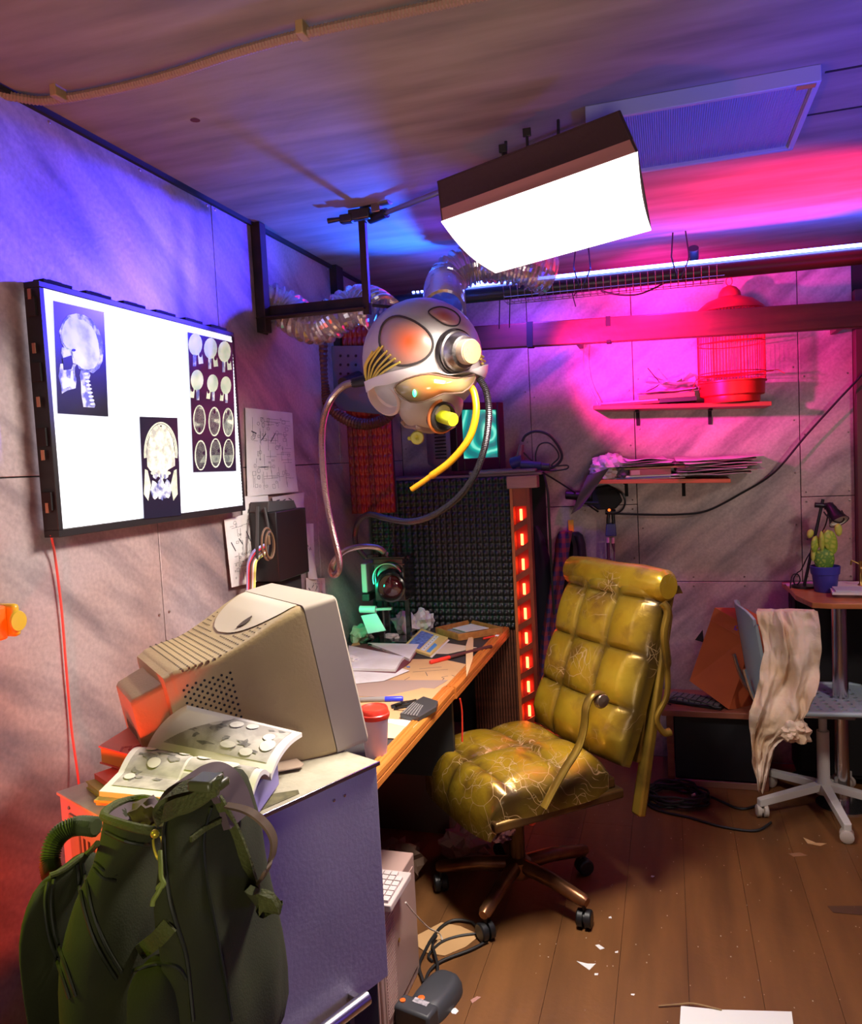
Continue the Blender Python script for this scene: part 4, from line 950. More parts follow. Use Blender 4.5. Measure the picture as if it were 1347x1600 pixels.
gpm = M('pale_machine_box', (.45, .50, .45), .5)
build(MB().bb((c0.x, my+.0, c1.z), (c1.x, my+.09, c0.z)), 'side_box', gpm, mcx, bevel=.004)
build(MB().bb((c0.x-.0, my-.006, c1.z-.035), (c1.x+.01, my+.06, c1.z-.004)), 'rusted_gear_box', M('gear_dark', (.05, .06, .05), .4, .5, (.02, .02, .02), 40), mcx, bevel=.003)
d0 = AY(563, 952, my-.03); d1q = AY(588, 960, my-.03)
build(MB().cyl(d0, (d1q.x, d0.y, d0.z), .015, n=16), 'roller', M('milky_plastic', (.65, .75, .70), .4), mcx)
build(MB().bar((d1q.x, d0.y, d0.z), (d1q.x+.07, d0.y, d0.z+.004), .018, .010), 'bracket', gpm, mcx, bevel=.002)
pl = [AY(564, 962, my-.03), AY(588, 958, my-.03), AY(603, 985, my-.06), AY(575, 990, my-.06)]
build(MB().prism(pl, (0, .004, -.002)), 'paper_chute', M('milky_plastic', (.65, .75, .70), .4), mcx, smooth=False)
zt = AY(600, 940, my).z
build(MB().bb((a.x+.0, my+.03, DZ), (a.x+.02, my+.05, b.z)).bb((b.x-.03, my+.07, DZ), (b.x-.01, my+.09, b.z)).bb((a.x+.0, my+.10, DZ), (a.x+.02, my+.12, b.z)).bb((a.x-.03, my+.0, DZ), (b.x+.02, my+.13, DZ+.012)), 'stand', bm_, mcx, bevel=.002)
build(MB().box(AY(585, 868, my+.03), (.05, .04, .012)).cyl(AY(625, 868, my+.05), AY(640, 872, my+.05), .008, n=8), 'top_fittings', bm_, mcx, bevel=.002)
tc_ = Vector((c0.x-.012, my-.05, c1.z+.03))
lh = root('green_lamp', (c0.x-.05, my-.26, DZ), 'small green lamp glowing beside the camera machine', 'lamp')
lb_ = AZ(572, 1000, DZ)
build(MB().lathe([(.028, 0), (.028, .004), (.008, .008), (.006, .04)], 16, lb_+Vector((0, 0, .0005))), 'base', BLK, lh)
build(MB().lathe([(.010, .04), (.014, .046), (.012, .056), (0, .060)], 16, lb_+Vector((0, 0, .0005))), 'bulb', M('green_bulb', (.1, 1, .5), .4, emit=(.0, 1.0, .45), es=6), lh)

# gooseneck tubes
def gooseneck(name, path, r, mat, label, sp=16, pitch=.0055, ring=.84, parent=None):
    P = spline(path, sp); L_ = [0]
    for a, b in zip(P, P[1:]): L_.append(L_[-1]+(b-a).length)
    tot = L_[-1]; N = int(tot/pitch)*2; pts = []; rr = []; j = 0
    for i in range(N+1):
        s = tot*i/N
        while j < len(L_)-2 and L_[j+1] < s: j += 1
        t = (s-L_[j])/max(1e-9, L_[j+1]-L_[j]); pts.append(P[j].lerp(P[j+1], min(1, t))); rr.append(r if i % 2 else r*ring)
    o = build(MB().tube(pts, rr, 9), name, mat, parent, smooth=False)
    if label: tag(o, label, 'hose')
    return o
SILV = M('gooseneck_silver', (.55, .42, .38), .3, .9); DKS = M('gooseneck_dark', (.10, .09, .10), .35, .8)
gooseneck('ribbed_hose', [AY(*q, y) for q, y in (((556, 597), 2.36), ((535, 604), 2.38), ((515, 628), 2.42), ((504, 665), 2.45), ((504, 720), 2.5), ((510, 780), 2.56), ((520, 830), 2.6), ((529, 868), 2.64), ((530, 890), 2.66), ((522, 899), 2.67), ((517, 890), 2.69), ((524, 874), 2.73), ((540, 860), 2.8), ((565, 854), 2.88), ((590, 856), 2.96), ((603, 866), 3.03))], .0125, SILV, 'silver ribbed hose looping from the left of the helmet down to the camera machine')
gooseneck('ribbed_hose', [AY(*q, y) for q, y in (((748, 590), 2.36), ((760, 612), 2.36), ((764, 650), 2.36), ((757, 700), 2.38), ((740, 745), 2.42), ((713, 780), 2.48), ((675, 806), 2.55), ((640, 815), 2.62), ((605, 810), 2.7), ((575, 804), 2.8), ((558, 820), 2.88), ((556, 850), 2.96), ((572, 872), 3.01))], .0115, DKS, 'dark spiral hose swinging from the right of the helmet round to the machine')
tag(build(MB().tube(spline([AY(*q, y) for q, y in (((728, 598), 2.30), ((740, 612), 2.28), ((744, 645), 2.26), ((733, 685), 2.25), ((705, 720), 2.25), ((672, 745), 2.25), ((643, 765), 2.25))], 12), [.011]*60+[.0085]*13, 12), 'yellow_hose', M('yellow_tube', (.62, .25, .005), .35)), 'bright yellow rubber tube dangling from the helmet', 'hose')
cable('thin_wire', [AY(*q, 3.0) for q in ((617, 800), (616, 825), (610, 850), (600, 868))], .0018, 'thin dark wire above the camera machine')

# ============================================================ HELMET
hy = 2.38
hc = AY(660, 560, hy); sc = (hc-CAM).length/FPX
HR = Vector((92*sc, 92*sc, 90*sc)); HM = M('helmet_white', (.52, .48, .46), .38, 0, (.34, .29, .27), 5, bump=.1, bscale=30, lo=.4, hi=.75)
jc = AY(672, 628, hy-.02); JR = Vector((50*sc, 62*sc, 48*sc))
def hit(px, py, c, r, k=1.0):
    d = ray(px, py).normalized(); D = Vector((d.x/r.x, d.y/r.y, d.z/r.z)); O = CAM-c; O = Vector((O.x/r.x, O.y/r.y, O.z/r.z))
    a = D.dot(D); b = 2*O.dot(D); q = O.dot(O)-k*k; disc = b*b-4*a*q
    t = (-b-math.sqrt(disc))/(2*a) if disc > 0 else -b/(2*a)
    if disc <= 0:
        P = O+D*t; P = P.normalized()*k; return c+Vector((P.x*r.x, P.y*r.y, P.z*r.z))
    return CAM+d*t
cp2 = lambda x, y: (550+.1707*x, 460+.1707*y)
hel = root('helmet', hc, 'oversized white gas-mask helmet with orange patches hanging over the desk', 'helmet')
build(MB().ball((hc.x, hc.y, hc.z), tuple(HR), 40), 'dome', HM, hel)
build(MB().ball((jc.x, jc.y, jc.z), tuple(JR), 32), 'jaw', M('jaw_tan', (.50, .38, .28), .4, 0, (.38, .26, .17), 6), hel)
def patch(outline, c, r, k0, bulge, mat, name, parent, lbl=None, rings=6, n=40):
    O_ = [Vector(cp2(*p)) for p in outline]; O_ = [Vector((p.x, p.y, 0)) for p in O_]; O_ = spline(O_, max(2, n//len(O_)), closed=True); cen = sum(O_, Vector())/len(O_)
    vs = [hit(cen.x, cen.y, c, r, k0+bulge)]; fs = []; m = len(O_)
    for i in range(1, rings+1):
        t = i/rings
        for p in O_:
            q = cen.lerp(p, t); vs.append(hit(q.x, q.y, c, r, k0+bulge*(1-t**3)))
    for k in range(m): fs.append((0, 1+k, 1+(k+1) % m))
    for i in range(rings-1):
        for k in range(m): fs.append((1+i*m+k, 1+(i+1)*m+k, 1+(i+1)*m+(k+1) % m, 1+i*m+(k+1) % m))
    # skirt back into the surface so it has depth
    b0 = 1+(rings-1)*m; s0 = len(vs)
    for p in O_: vs.append(hit(p.x, p.y, c, r, k0-.06))
    for k in range(m): fs.append((b0+k, s0+k, s0+(k+1) % m, b0+(k+1) % m))
    mb = MB(); mb.add(vs, fs); o = build(mb, name, mat, parent, label=lbl, angle=60)
    rim = [hit(p.x, p.y, c, r, k0+.01) for p in O_]
    return o, rim
def orange_fade(name, cx, cy, rad, c, r, inner, outer, rough=.35):
    """sprayed orange spot: distance from a point on the surface drives the paint"""
    m = bpy.data.materials.new(name); m.use_nodes = True; nt = m.node_tree; n = nt.nodes; L = nt.links; b = n['Principled BSDF']; b.inputs['Roughness'].default_value = rough
    p = hit(*cp2(cx, cy), c, r, 1.03); g_ = n.new('ShaderNodeNewGeometry'); v = n.new('ShaderNodeVectorMath'); v.operation = 'DISTANCE'; v.inputs[1].default_value = p
    L.new(g_.outputs['Position'], v.inputs[0]); mr = n.new('ShaderNodeMapRange'); mr.inputs[1].default_value = 0; mr.inputs[2].default_value = rad; L.new(v.outputs['Value'], mr.inputs[0])
    rp = n.new('ShaderNodeValToRGB'); rp.color_ramp.elements[0].color = (*inner, 1); rp.color_ramp.elements[1].color = (*outer, 1); L.new(mr.outputs[0], rp.inputs[0]); L.new(rp.outputs[0], b.inputs['Base Color']); return m
GRV = M('groove_black', (.03, .022, .022), .6)
big = [(440, 200), (570, 245), (680, 325), (738, 420), (728, 520), (640, 608), (500, 650), (390, 640), (300, 560), (250, 440), (270, 300), (340, 220)]
o, rim = patch(big, hc, HR, 1.01, .05, orange_fade('orange_patch_a', 520, 430, .075, hc, HR, (.75, .10, .01), (.42, .30, .25)), 'forehead_patch', hel, 'large domed patch sprayed orange in the middle')
build(MB().tube(rim, .0035, 6, closed=True), 'patch_groove', GRV, hel)
o, rim = patch([(700, 155), (800, 112), (920, 145), (990, 215), (965, 280), (870, 280), (770, 225)], hc, HR, 1.005, .03, orange_fade('orange_patch_b', 840, 190, .06, hc, HR, (.45, .10, .06), (.48, .38, .36)), 'crown_patch', hel, 'smaller reddish patch on the crown')
build(MB().tube(rim, .002, 6, closed=True), 'patch_groove', GRV, hel)
# snout lamp: worn metal dome with a mesh disc
sp_ = hit(*cp2(955, 530), hc, HR, .98); sd_ = hit(*cp2(1075, 520), hc, HR, 1.0)
ax = (CAM-hc).normalized(); rt_ = ax.cross(Vector((0, 0, 1))).normalized()*-1
fdv = (ax*.80+c_r*.58+Vector((0, 0, .02))).normalized()
WM = M('worn_pewter', (.10, .085, .08), .3, .8, (.50, .45, .43), 22, lo=.4, hi=.7)
build(MB().lathe([(.066, -.035), (.066, .0), (.063, .009), (.058, .012), (.056, .024), (.047, .040), (.036, .044)], 36, sp_, fdv), 'snout_dome', WM, hel)
build(MB().lathe([(.068, -.014), (.0705, -.005), (.068, .004)], 36, sp_, fdv, cap=False), 'snout_rim', GRV, hel)
tip = sp_+fdv*.044
build(MB().lathe([(.037, -.008), (.037, .026), (.0355, .0275)], 32, tip, fdv), 'snout_barrel', M('cream_plastic', (.42, .32, .22), .4), hel)
mesh_m = M('mesh_disc', (.42, .28, .12), .5, 0, (.14, .08, .03), 190, kind='voronoi', lo=.35, hi=.20)
build(MB().lathe([(.0345, .0265), (.034, .030), (0, .0315)], 32, tip, fdv), 'mesh_disc', mesh_m, hel)
# brow band
def band(top, bot, c, r, k, th, mat, name, n=8):
    T_ = spline([Vector((*cp2(*p), 0)) for p in top], n); B__ = spline([Vector((*cp2(*p), 0)) for p in bot], n); m = min(len(T_), len(B__)); vs = []; fs = []
    for i in range(m):
        a_, b_ = T_[i], B__[i]
        for t, kk in ((0, k-.10), (0, k+th), (.5, k+th*1.15), (1, k+th), (1, k-.10)):
            q = a_.lerp(b_, t); vs.append(hit(q.x, q.y, c, r, kk))
    for i in range(m-1):
        for j in range(4): fs.append((i*5+j, (i+1)*5+j, (i+1)*5+j+1, i*5+j+1))
        fs.append((i*5+4, (i+1)*5+4, (i+1)*5, i*5))
    mb = MB(); mb.add(vs, fs+[(0, 1, 2, 3, 4), tuple((m-1)*5+j for j in (4, 3, 2, 1, 0))]); return build(mb, name, mat, hel, angle=50)
band([(110, 800), (200, 760), (330, 715), (480, 680), (620, 655), (780, 690), (900, 730), (1080, 690), (1262, 640)], [(130, 900), (215, 845), (330, 825), (460, 785), (600, 735), (740, 718), (890, 742), (1110, 722), (1255, 790)], hc, HR, 1.0, .10, M('helmet_band', (.70, .62, .60), .35), 'brow_band')
# ear cup
ec = hit(*cp2(300, 940), hc, HR, .99); ed_ = (ax*.62-c_r*.55-Vector((0, 0, .42))).normalized()
build(MB().lathe([(.064, -.05), (.066, -.01), (.062, .008), (.055, .011), (.050, .004), (.042, -.010), (.0, -.018)], 32, ec, ed_), 'ear_cup', M('ear_pink', (.60, .42, .36), .4), hel)
# fins
fins = [((150, 840), (170, 640), (280, 470)), ((155, 850), (200, 660), (320, 515)), ((160, 850), (225, 690), (352, 550)), ((165, 845), (250, 700), (395, 585)), ((168, 840), (280, 715), (440, 620)), ((135, 800), (135, 640), (250, 480)), ((125, 760), (118, 650), (190, 520))]
FY_ = M('fin_yellow', (.62, .48, .08), .4)
for f_3 in fins:
    P = spline([Vector((*cp2(*p), 0)) for p in f_3], 8); build(MB().tube([hit(p.x, p.y, hc, HR, 1.045) for p in P], .0032, 7), 'fin', FY_, hel)
P = [Vector((*cp2(*p), 0)) for p in ((120, 700), (180, 560), (270, 470), (330, 540), (420, 600), (400, 650), (230, 740), (160, 840))]
patch([(120, 700), (180, 560), (270, 470), (340, 540), (430, 610), (400, 650), (230, 740), (160, 850)], hc, HR, 1.005, .012, GRV, 'fin_recess', hel)
for t in ((1185, 560), (1200, 600), (1215, 640)):
    build(MB().tube([hit(*cp2(t[0]-22, t[1]-10), hc, HR, 1.03), hit(*cp2(t[0]+18, t[1]+14), hc, HR, 1.05)], .004, 6), 'fin', FY_, hel)
# amber visor
vis = [(385, 860), (440, 800), (560, 752), (700, 728), (850, 752), (1000, 768), (1120, 735), (1110, 810), (1010, 900), (850, 905), (740, 950), (640, 985), (540, 985), (440, 930)]
vc = AY(*cp2(740, 880), hy-.03); VR = Vector((75*sc, 88*sc, 50*sc))
o, rim = patch(vis, vc, VR, 1.0, .05, orange_fade('amber_visor', 760, 830, .085, vc, VR, (.50, .13, .02), (.28, .20, .09), .12), 'visor', hel, 'glossy amber visor')
build(MB().tube(rim, .0028, 6, closed=True), 'visor_rim', M('rim_brown', (.16, .09, .06), .4), hel)
gl_ = hit(*cp2(572, 905), vc, VR, 1.06)
build(MB().ball(tuple(gl_), (.006, .006, .011), 12), 'green_led', M('green_led', (.1, 1, .4), .3, emit=(.02, 1.0, .35), es=3), hel)
# muzzle
mz = hit(*cp2(800, 1110), jc, JR, .9); md = (ax*.80+c_r*.55-Vector((0, 0, .12))).normalized()
build(MB().lathe([(.040, -.03), (.046, .005), (.046, .024), (.040, .029), (.034, .012), (.0, .004)], 30, mz, md), 'muzzle', M('muzzle_dark', (.035, .028, .026), .4), hel)
build(MB().tube([mz+Matrix.Rotation(a_, 3, md) @ (md.cross(Vector((0, 0, 1))).normalized()*.048)+md*.014 for a_ in [PI*(-.45+1.25*k/20) for k in range(21)]], .0060, 8), 'muzzle_ring', M('orange_rust', (.65, .18, .04), .5), hel)
for k in range(3):
    u_ = mz+md*(.020-.009*0)+Vector((0, 0, .036+.0095*k))
    rad = .040-.003*k
    arc = [mz+md*(.022-.004*k)+Vector((0, 0, .030+.012*k))+(md.cross(Vector((0, 0, 1))).normalized()*rad*math.cos(t))+Vector((0, 0, .014*math.sin(t)))-md*(.022*(1-math.sin(t))) for t in [PI*j/12 for j in range(13)]]
    build(MB().tube(arc, .0062, 8), 'muzzle_rib', M('rib_white', (.70, .62, .60), .4), hel)
build(MB().lathe([(.020, .0), (.020, .070), (.0185, .073), (0, .073)], 20, mz, md), 'filter_tube', M('filter_yellow', (.72, .75, .02), .35), hel)
build(MB().tube([hit(*cp2(*p), jc, JR, 1.02) for p in ((400, 1195), (500, 1205), (600, 1215), (720, 1240), (850, 1240), (930, 1200))], .009, 8), 'chin_bar', M('chin_brown', (.30, .17, .13), .4), hel)
kc = AY(652, 684, hy-.05)
build(MB().cyl(kc+Vector((-.03, .01, 0)), kc+Vector((-.012, 0, 0)), .007, n=10).lathe([(.021, -.012), (.022, 0), (.019, .006), (.006, .007), (0, .004)], 24, kc, ax).cyl(kc+Vector((0, .02, .02)), (kc.x, kc.y+.03, jc.z-JR.z*.8), .008, n=10), 'chin_knob', M('knob_yellow', (.55, .50, .04), .4), hel)
build(MB().cyl(hit(*cp2(110, 800), hc, HR, .95), AY(553, 598, 2.37), .019, .016, n=14), 'hose_socket', BLK, hel)
hk = MB().tube([(hc.x-.05, hc.y+.02, hc.z+HR.z*.8), (hc.x-.08, hc.y+.04, 2.0), (.42, 2.43, 2.02)], .006, 6)
build(hk, 'hanging_wire', BLKM, hel)
# ============================================================ GOLD CHAIR
def leather(nm='worn_gold_leather', w0=.50, w1=.60, cw=.035, vs=22):
    m = bpy.data.materials.new(nm); m.use_nodes = True; nt = m.node_tree; n = nt.nodes; L = nt.links; b = n['Principled BSDF']
    b.inputs['Metallic'].default_value = .45; b.inputs['Roughness'].default_value = .30; b.inputs['Coat Weight'].default_value = .3; b.inputs['Coat Roughness'].default_value = .2
    tc = n.new('ShaderNodeTexCoord')
    def nz(s, d=4, dist=0): t = n.new('ShaderNodeTexNoise'); t.inputs['Scale'].default_value = s; t.inputs['Detail'].default_value = d; t.inputs['Distortion'].default_value = dist; L.new(tc.outputs['Object'], t.inputs['Vector']); return t.outputs[0]
    def rp(src, p0, p1, c0, c1): r = n.new('ShaderNodeValToRGB'); r.color_ramp.elements[0].position = p0; r.color_ramp.elements[1].position = p1; r.color_ramp.elements[0].color = (*c0, 1); r.color_ramp.elements[1].color = (*c1, 1); L.new(src, r.inputs[0]); return r.outputs[0]
    def mix(f, a, c): x = n.new('ShaderNodeMix'); x.data_type = 'RGBA'; L.new(f, x.inputs[0]); L.new(a, x.inputs[6]); (L.new(c, x.inputs[7]) if not isinstance(c, tuple) else setattr(x.inputs[7], 'default_value', c)); return x.outputs[2]
    base = rp(nz(7), .35, .7, (.50, .29, .015), (.66, .44, .03))
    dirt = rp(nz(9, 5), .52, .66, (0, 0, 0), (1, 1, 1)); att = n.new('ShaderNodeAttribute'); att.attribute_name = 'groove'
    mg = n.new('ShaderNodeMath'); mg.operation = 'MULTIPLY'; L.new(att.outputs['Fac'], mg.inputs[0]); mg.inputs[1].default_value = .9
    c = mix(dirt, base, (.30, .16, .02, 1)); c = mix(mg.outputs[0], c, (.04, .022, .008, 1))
    v = n.new('ShaderNodeTexVoronoi'); v.feature = 'DISTANCE_TO_EDGE'; v.inputs['Scale'].default_value = vs; 
    wv = n.new('ShaderNodeVectorMath'); wv.operation = 'ADD'; t2 = n.new('ShaderNodeTexNoise'); t2.inputs['Scale'].default_value = 6; L.new(tc.outputs['Object'], t2.inputs['Vector']); sc_n = n.new('ShaderNodeVectorMath'); sc_n.operation = 'SCALE'; sc_n.inputs['Scale'].default_value = .22; L.new(t2.outputs['Color'], sc_n.inputs[0]); L.new(tc.outputs['Object'], wv.inputs[0]); L.new(sc_n.outputs[0], wv.inputs[1]); L.new(wv.outputs[0], v.inputs['Vector'])
    cr_ = rp(v.outputs[0], .0, cw, (1, 1, 1), (0, 0, 0)); wm = rp(nz(4.5, 3), w0, w1, (0, 0, 0), (1, 1, 1))
    mm = n.new('ShaderNodeMath'); mm.operation = 'MULTIPLY'; L.new(cr_, mm.inputs[0]); L.new(wm, mm.inputs[1])
    v2 = n.new('ShaderNodeTexVoronoi'); v2.feature = 'DISTANCE_TO_EDGE'; v2.inputs['Scale'].default_value = vs*.37; L.new(wv.outputs[0], v2.inputs['Vector']); cr2 = rp(v2.outputs[0], .0, cw*.35, (1, 1, 1), (0, 0, 0)); wm2 = rp(nz(11, 3), .48, .58, (0, 0, 0), (1, 1, 1)); m2 = n.new('ShaderNodeMath'); m2.operation = 'MULTIPLY'; L.new(mm.outputs[0], m2.inputs[0]); L.new(wm2, m2.inputs[1]); m3 = n.new('ShaderNodeMath'); m3.operation = 'MAXIMUM'; L.new(m2.outputs[0], m3.inputs[0]); m4 = n.new('ShaderNodeMath'); m4.operation = 'MULTIPLY'; L.new(cr2, m4.inputs[0]); L.new(wm, m4.inputs[1]); L.new(m4.outputs[0], m3.inputs[1])
    c = mix(m3.outputs[0], c, (.80, .55, .28, 1)); L.new(c, b.inputs['Base Color'])
    bp = n.new('ShaderNodeBump'); bp.inputs['Strength'].default_value = .5; bp.inputs['Distance'].default_value = .004; L.new(nz(28, 6, .5), bp.inputs['Height']); L.new(bp.outputs[0], b.inputs['Normal'])
    return m
LEA = leather(); LEAS = leather('cracked_gold_leather', .36, .46, .034, 26)
GOLDM = M('sprayed_gold_metal', (.36, .22, .03), .35, .6, (.10, .055, .015), 7, lo=.4, hi=.7)
GOLDD = M('gold_dark_metal', (.10, .05, .02), .35, .7, (.22, .12, .03), 9, lo=.45, hi=.75)
HUB = Vector((.80, 2.53, 0)); TH = math.atan2(.741, -.671)
ch = root('swivel_armchair', HUB, 'gold-sprayed tufted leather swivel chair standing at the desk', 'chair', rotz=TH)
CW = ch.matrix_world.copy(); CI = INV[ch.name]
def puff(u, v, nu, nv):
    a = abs(math.sin(PI*u*nu)); b = abs(math.sin(PI*v*nv)); return min(1, (a*b)**.42)
def cushion(fn_top, nu, nv, th, name, gridn=(48, 48), mat=None):
    """fn_top(u,v,h) -> local point with outward offset h"""
    N1, N2 = gridn; mb = MB(); vs = []; gr = []
    for i in range(N1+1):
        for j in range(N2+1):
            u, v = i/N1, j/N2; e = min(1, min(u, 1-u)*9)*min(1, min(v, 1-v)*9); e = e**.5
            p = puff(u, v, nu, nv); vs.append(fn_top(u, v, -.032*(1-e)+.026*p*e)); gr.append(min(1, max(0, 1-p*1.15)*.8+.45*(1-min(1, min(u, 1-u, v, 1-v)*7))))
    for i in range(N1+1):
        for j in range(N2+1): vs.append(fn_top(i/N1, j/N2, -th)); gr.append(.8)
    N = (N1+1)*(N2+1); w_ = N2+1; fs = []
    for i in range(N1):
        for j in range(N2):
            a, b, c, d = i*w_+j, (i+1)*w_+j, (i+1)*w_+j+1, i*w_+j+1; fs += [(a, b, c, d), (d+N, c+N, b+N, a+N)]
    for i in range(N1): fs += [((i+1)*w_, i*w_, i*w_+N, (i+1)*w_+N), (i*w_+N2, (i+1)*w_+N2, (i+1)*w_+N2+N, i*w_+N2+N)]
    for j in range(N2): fs += [(j, j+1, j+1+N, j+N), (N1*w_+j+1, N1*w_+j, N1*w_+j+N, N1*w_+j+1+N)]
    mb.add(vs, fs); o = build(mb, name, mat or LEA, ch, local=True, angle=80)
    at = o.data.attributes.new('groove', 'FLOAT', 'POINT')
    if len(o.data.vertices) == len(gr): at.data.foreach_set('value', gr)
    return o
# local: +Y front, X toward the wall side
def seat_fn(u, v, h):
    xn, yn = 2*u-1, 2*v-1
    y = .005+.255*yn*math.sqrt(1-.20*abs(xn)**4); x = .02+.275*xn*math.sqrt(1-.20*abs(yn)**4); z = .492+.018*math.sin(PI*u)*math.sin(PI*v)
    roll_ = max(0, (v-.80)/.20); z -= .060*roll_**2; y -= .015*roll_**2
    return (x*(1-.05*v), y, z+h)
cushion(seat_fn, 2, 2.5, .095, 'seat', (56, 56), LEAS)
def back_fn(u, v, h):
    t = v; x = .0175+.2725*(2*u-1)*math.sqrt(1-.08*abs(2*v-1)**4)
    y = -.235-.225*t; z = .49+.60*t
    ny, nz_ = .936, .351
    if t > .90: s_ = (t-.90)/.10; y -= .055*s_**2; z -= .02*s_**2; ny, nz_ = .936-.5*s_, .351+.5*s_
    y += .02*math.sin(PI*u)
    return (x, y+ny*h, z+nz_*h)
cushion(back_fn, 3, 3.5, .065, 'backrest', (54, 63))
# rolled head cushion end
build(MB().loft([((sx*.272+.012, -.468, 1.048), (0, r__, 0), (0, 0, r__*1.1)) for sx, r__ in ((-1, .038), (-.95, .050), (-.5, .056), (0, .052), (.5, .056), (.95, .050), (1, .038))], 20), 'head_roll', LEA, ch, local=True)
build(MB().loft([((0, -.30-.05+.0, .47), (.235, 0, 0), (0, .020, 0)), ((0, -.50, 1.00), (.235, 0, 0), (0, .025, 0))], 24, p=6), 'back_shell', GOLDM, ch, local=True, bevel=.004)
build(MB().bb((-.245, -.27, .372), (.255, .215, .405)), 'seat_pan', GOLDD, ch, local=True, bevel=.008)
build(MB().bb((-.225, -.25, .405), (.235, .20, .44)), 'seat_board', GOLDD, ch, local=True, bevel=.006)
# side arms (curved flat brackets), armrests swung upright behind
for sx in (-1,):
    X_ = .272*sx
    arm = spline([(X_, .06, .43), (X_, .03, .47), (X_, -.02, .53), (X_, -.075, .59), (X_, -.10, .65), (X_, -.11, .71), (X_, -.135, .745), (X_, -.17, .745), (X_, -.19, .72)], 8)
    build(MB().tube(arm, .016, 10, flat=.55), 'side_bracket', GOLDM, ch, local=True)
    build(MB().lathe([(.026, 0), (.026, .008), (.020, .018), (0, .022)], 18, (X_, -.165, .725), (sx, 0, 0)), 'pivot_knob', M('knob_steel', (.30, .22, .16), .35, .8), ch, local=True)
    ra_ = spline([(X_+.0*sx, -.43, 1.0), (X_+.012*sx, -.44, .97), (X_+.015*sx, -.42, .90), (X_+.012*sx, -.43, .80), (X_+.018*sx, -.42, .70), (X_+.012*sx, -.38, .63), (X_+.015*sx, -.40, .58), (X_+.015*sx, -.43, .575)], 8)
    build(MB().tube(ra_, [.020]*25+[.014]*(len(ra_)-25), 10, flat=.7), 'armrest', GOLDM, ch, local=True)
    build(MB().bar((X_-.03*sx, -.325, .30), (X_-.03*sx, -.47, .96), .03, .045, up=(1, 0, 0)), 'back_upright', GOLDM, ch, local=True, bevel=.008)
build(MB().lathe([(.026, .10), (.026, .30), (.020, .30), (.020, .385)], 20), 'column', GOLDD, ch, local=True)
build(MB().bb((-.10, -.10, .365), (.10, .10, .386)), 'seat_plate', BLKM, ch, local=True)
build(MB().cyl((-.10, .05, .372), (-.19, .06, .36), .005, n=8).ball((-.20, .06, .358), .014, 10), 'tilt_lever', REDP, ch, local=True)
BRZ = M('bronze_paint', (.16, .06, .03), .3, .7, (.30, .14, .06), 12)
build(MB().lathe([(.045, .075), (.048, .09), (.045, .13), (.03, .14)], 20), 'hub', BRZ, ch, local=True)
wl = -TH
for k in range(5):
    a = math.radians(-102+72*k)-TH; dx, dy = math.cos(a), math.sin(a)
    build(MB().tube([(dx*.03, dy*.03, .112), (dx*.14, dy*.14, .108), (dx*.27, dy*.27, .088), (dx*.285, dy*.285, .086)], [.026, .024, .021, .014], 12), 'leg', BRZ, ch, local=True)
    c_ = Vector((dx*.272, dy*.272, 0)); a2 = a+1.0+k; q = Vector((math.cos(a2), math.sin(a2), 0)); n2 = Vector((-q.y, q.x, 0))
    cs = build(MB().cyl(c_+Vector((0, 0, .05)), c_+Vector((0, 0, .088)), .007, n=8).loft([(c_+n2*-.024+Vector((0, 0, .03)), q*.024, (0, 0, .024)), (c_+n2*-.020+Vector((0, 0, .03)), q*.0285, (0, 0, .0285)), (c_+n2*-.004+Vector((0, 0, .03)), q*.0285, (0, 0, .0285)), (c_+n2*-.003+Vector((0, 0, .03)), q*.018, (0, 0, .018)), (c_+n2*.003+Vector((0, 0, .03)), q*.018, (0, 0, .018)), (c_+n2*.004+Vector((0, 0, .03)), q*.0285, (0, 0, .0285)), (c_+n2*.020+Vector((0, 0, .03)), q*.0285, (0, 0, .0285)), (c_+n2*.024+Vector((0, 0, .03)), q*.024, (0, 0, .024))], 18), 'caster', BLK, ch, local=True)
# candy-like printed wrapper caught under the seat
wp = AZ(780, 1290, .36)
tag(build(crumple((wp.x, wp.y, .34), .045, 41, 3, .6, .8), 'paper_bag', M('printed_wrapper', (.60, .35, .42), .6, 0, (.10, .02, .05), 45, lo=.5, hi=.56), angle=20), 'printed pink and white wrapper poking out under the front of the gold chair', 'wrapper')

# ============================================================ BACK WALL SHELVES
def shelf(pl, pr_, depth, th, name, label, mat):
    yF = BY-depth; a = AY(*pl, yF); b = AY(*pr_, yF); s = root(name, ((a.x+b.x)/2, BY, a.z), label, 'shelf')
    P_ = [Vector((a.x, yF, a.z)), Vector((b.x, yF, b.z)), Vector((b.x, BY, b.z)), Vector((a.x, BY, a.z))]
    build(MB().prism(P_, (0, 0, -th)), 'board', mat, s, smooth=False, bevel=.002)
    for t in (.25, .68):
        p = a.lerp(b, t); build(MB().bb((p.x-.008, BY-.10, p.z-th-.008), (p.x+.008, BY, p.z-th)).bb((p.x-.008, BY-.008, p.z-th-.07), (p.x+.008, BY, p.z-th)), 'bracket', BLKM, s)
    return s, P_
SHM = wood('red_brown_shelf', (.42, .10, .04), (.32, .07, .03))
s1, S1 = shelf((927, 634), (1206, 627), .22, .018, 'upper_shelf', 'upper wooden wall shelf carrying the red birdcage', SHM)
s2, S2 = shelf((922, 750), (1142, 748), .20, .018, 'lower_shelf', 'lower wooden wall shelf heaped with papers', wood('orange_shelf', (.55, .16, .05), (.42, .11, .04)))
z1s = lambda x: S1[0].z+(S1[1].z-S1[0].z)*(x-S1[0].x)/(S1[1].x-S1[0].x)
z2s = lambda x: S2[0].z+(S2[1].z-S2[0].z)*(x-S2[0].x)/(S2[1].x-S2[0].x)
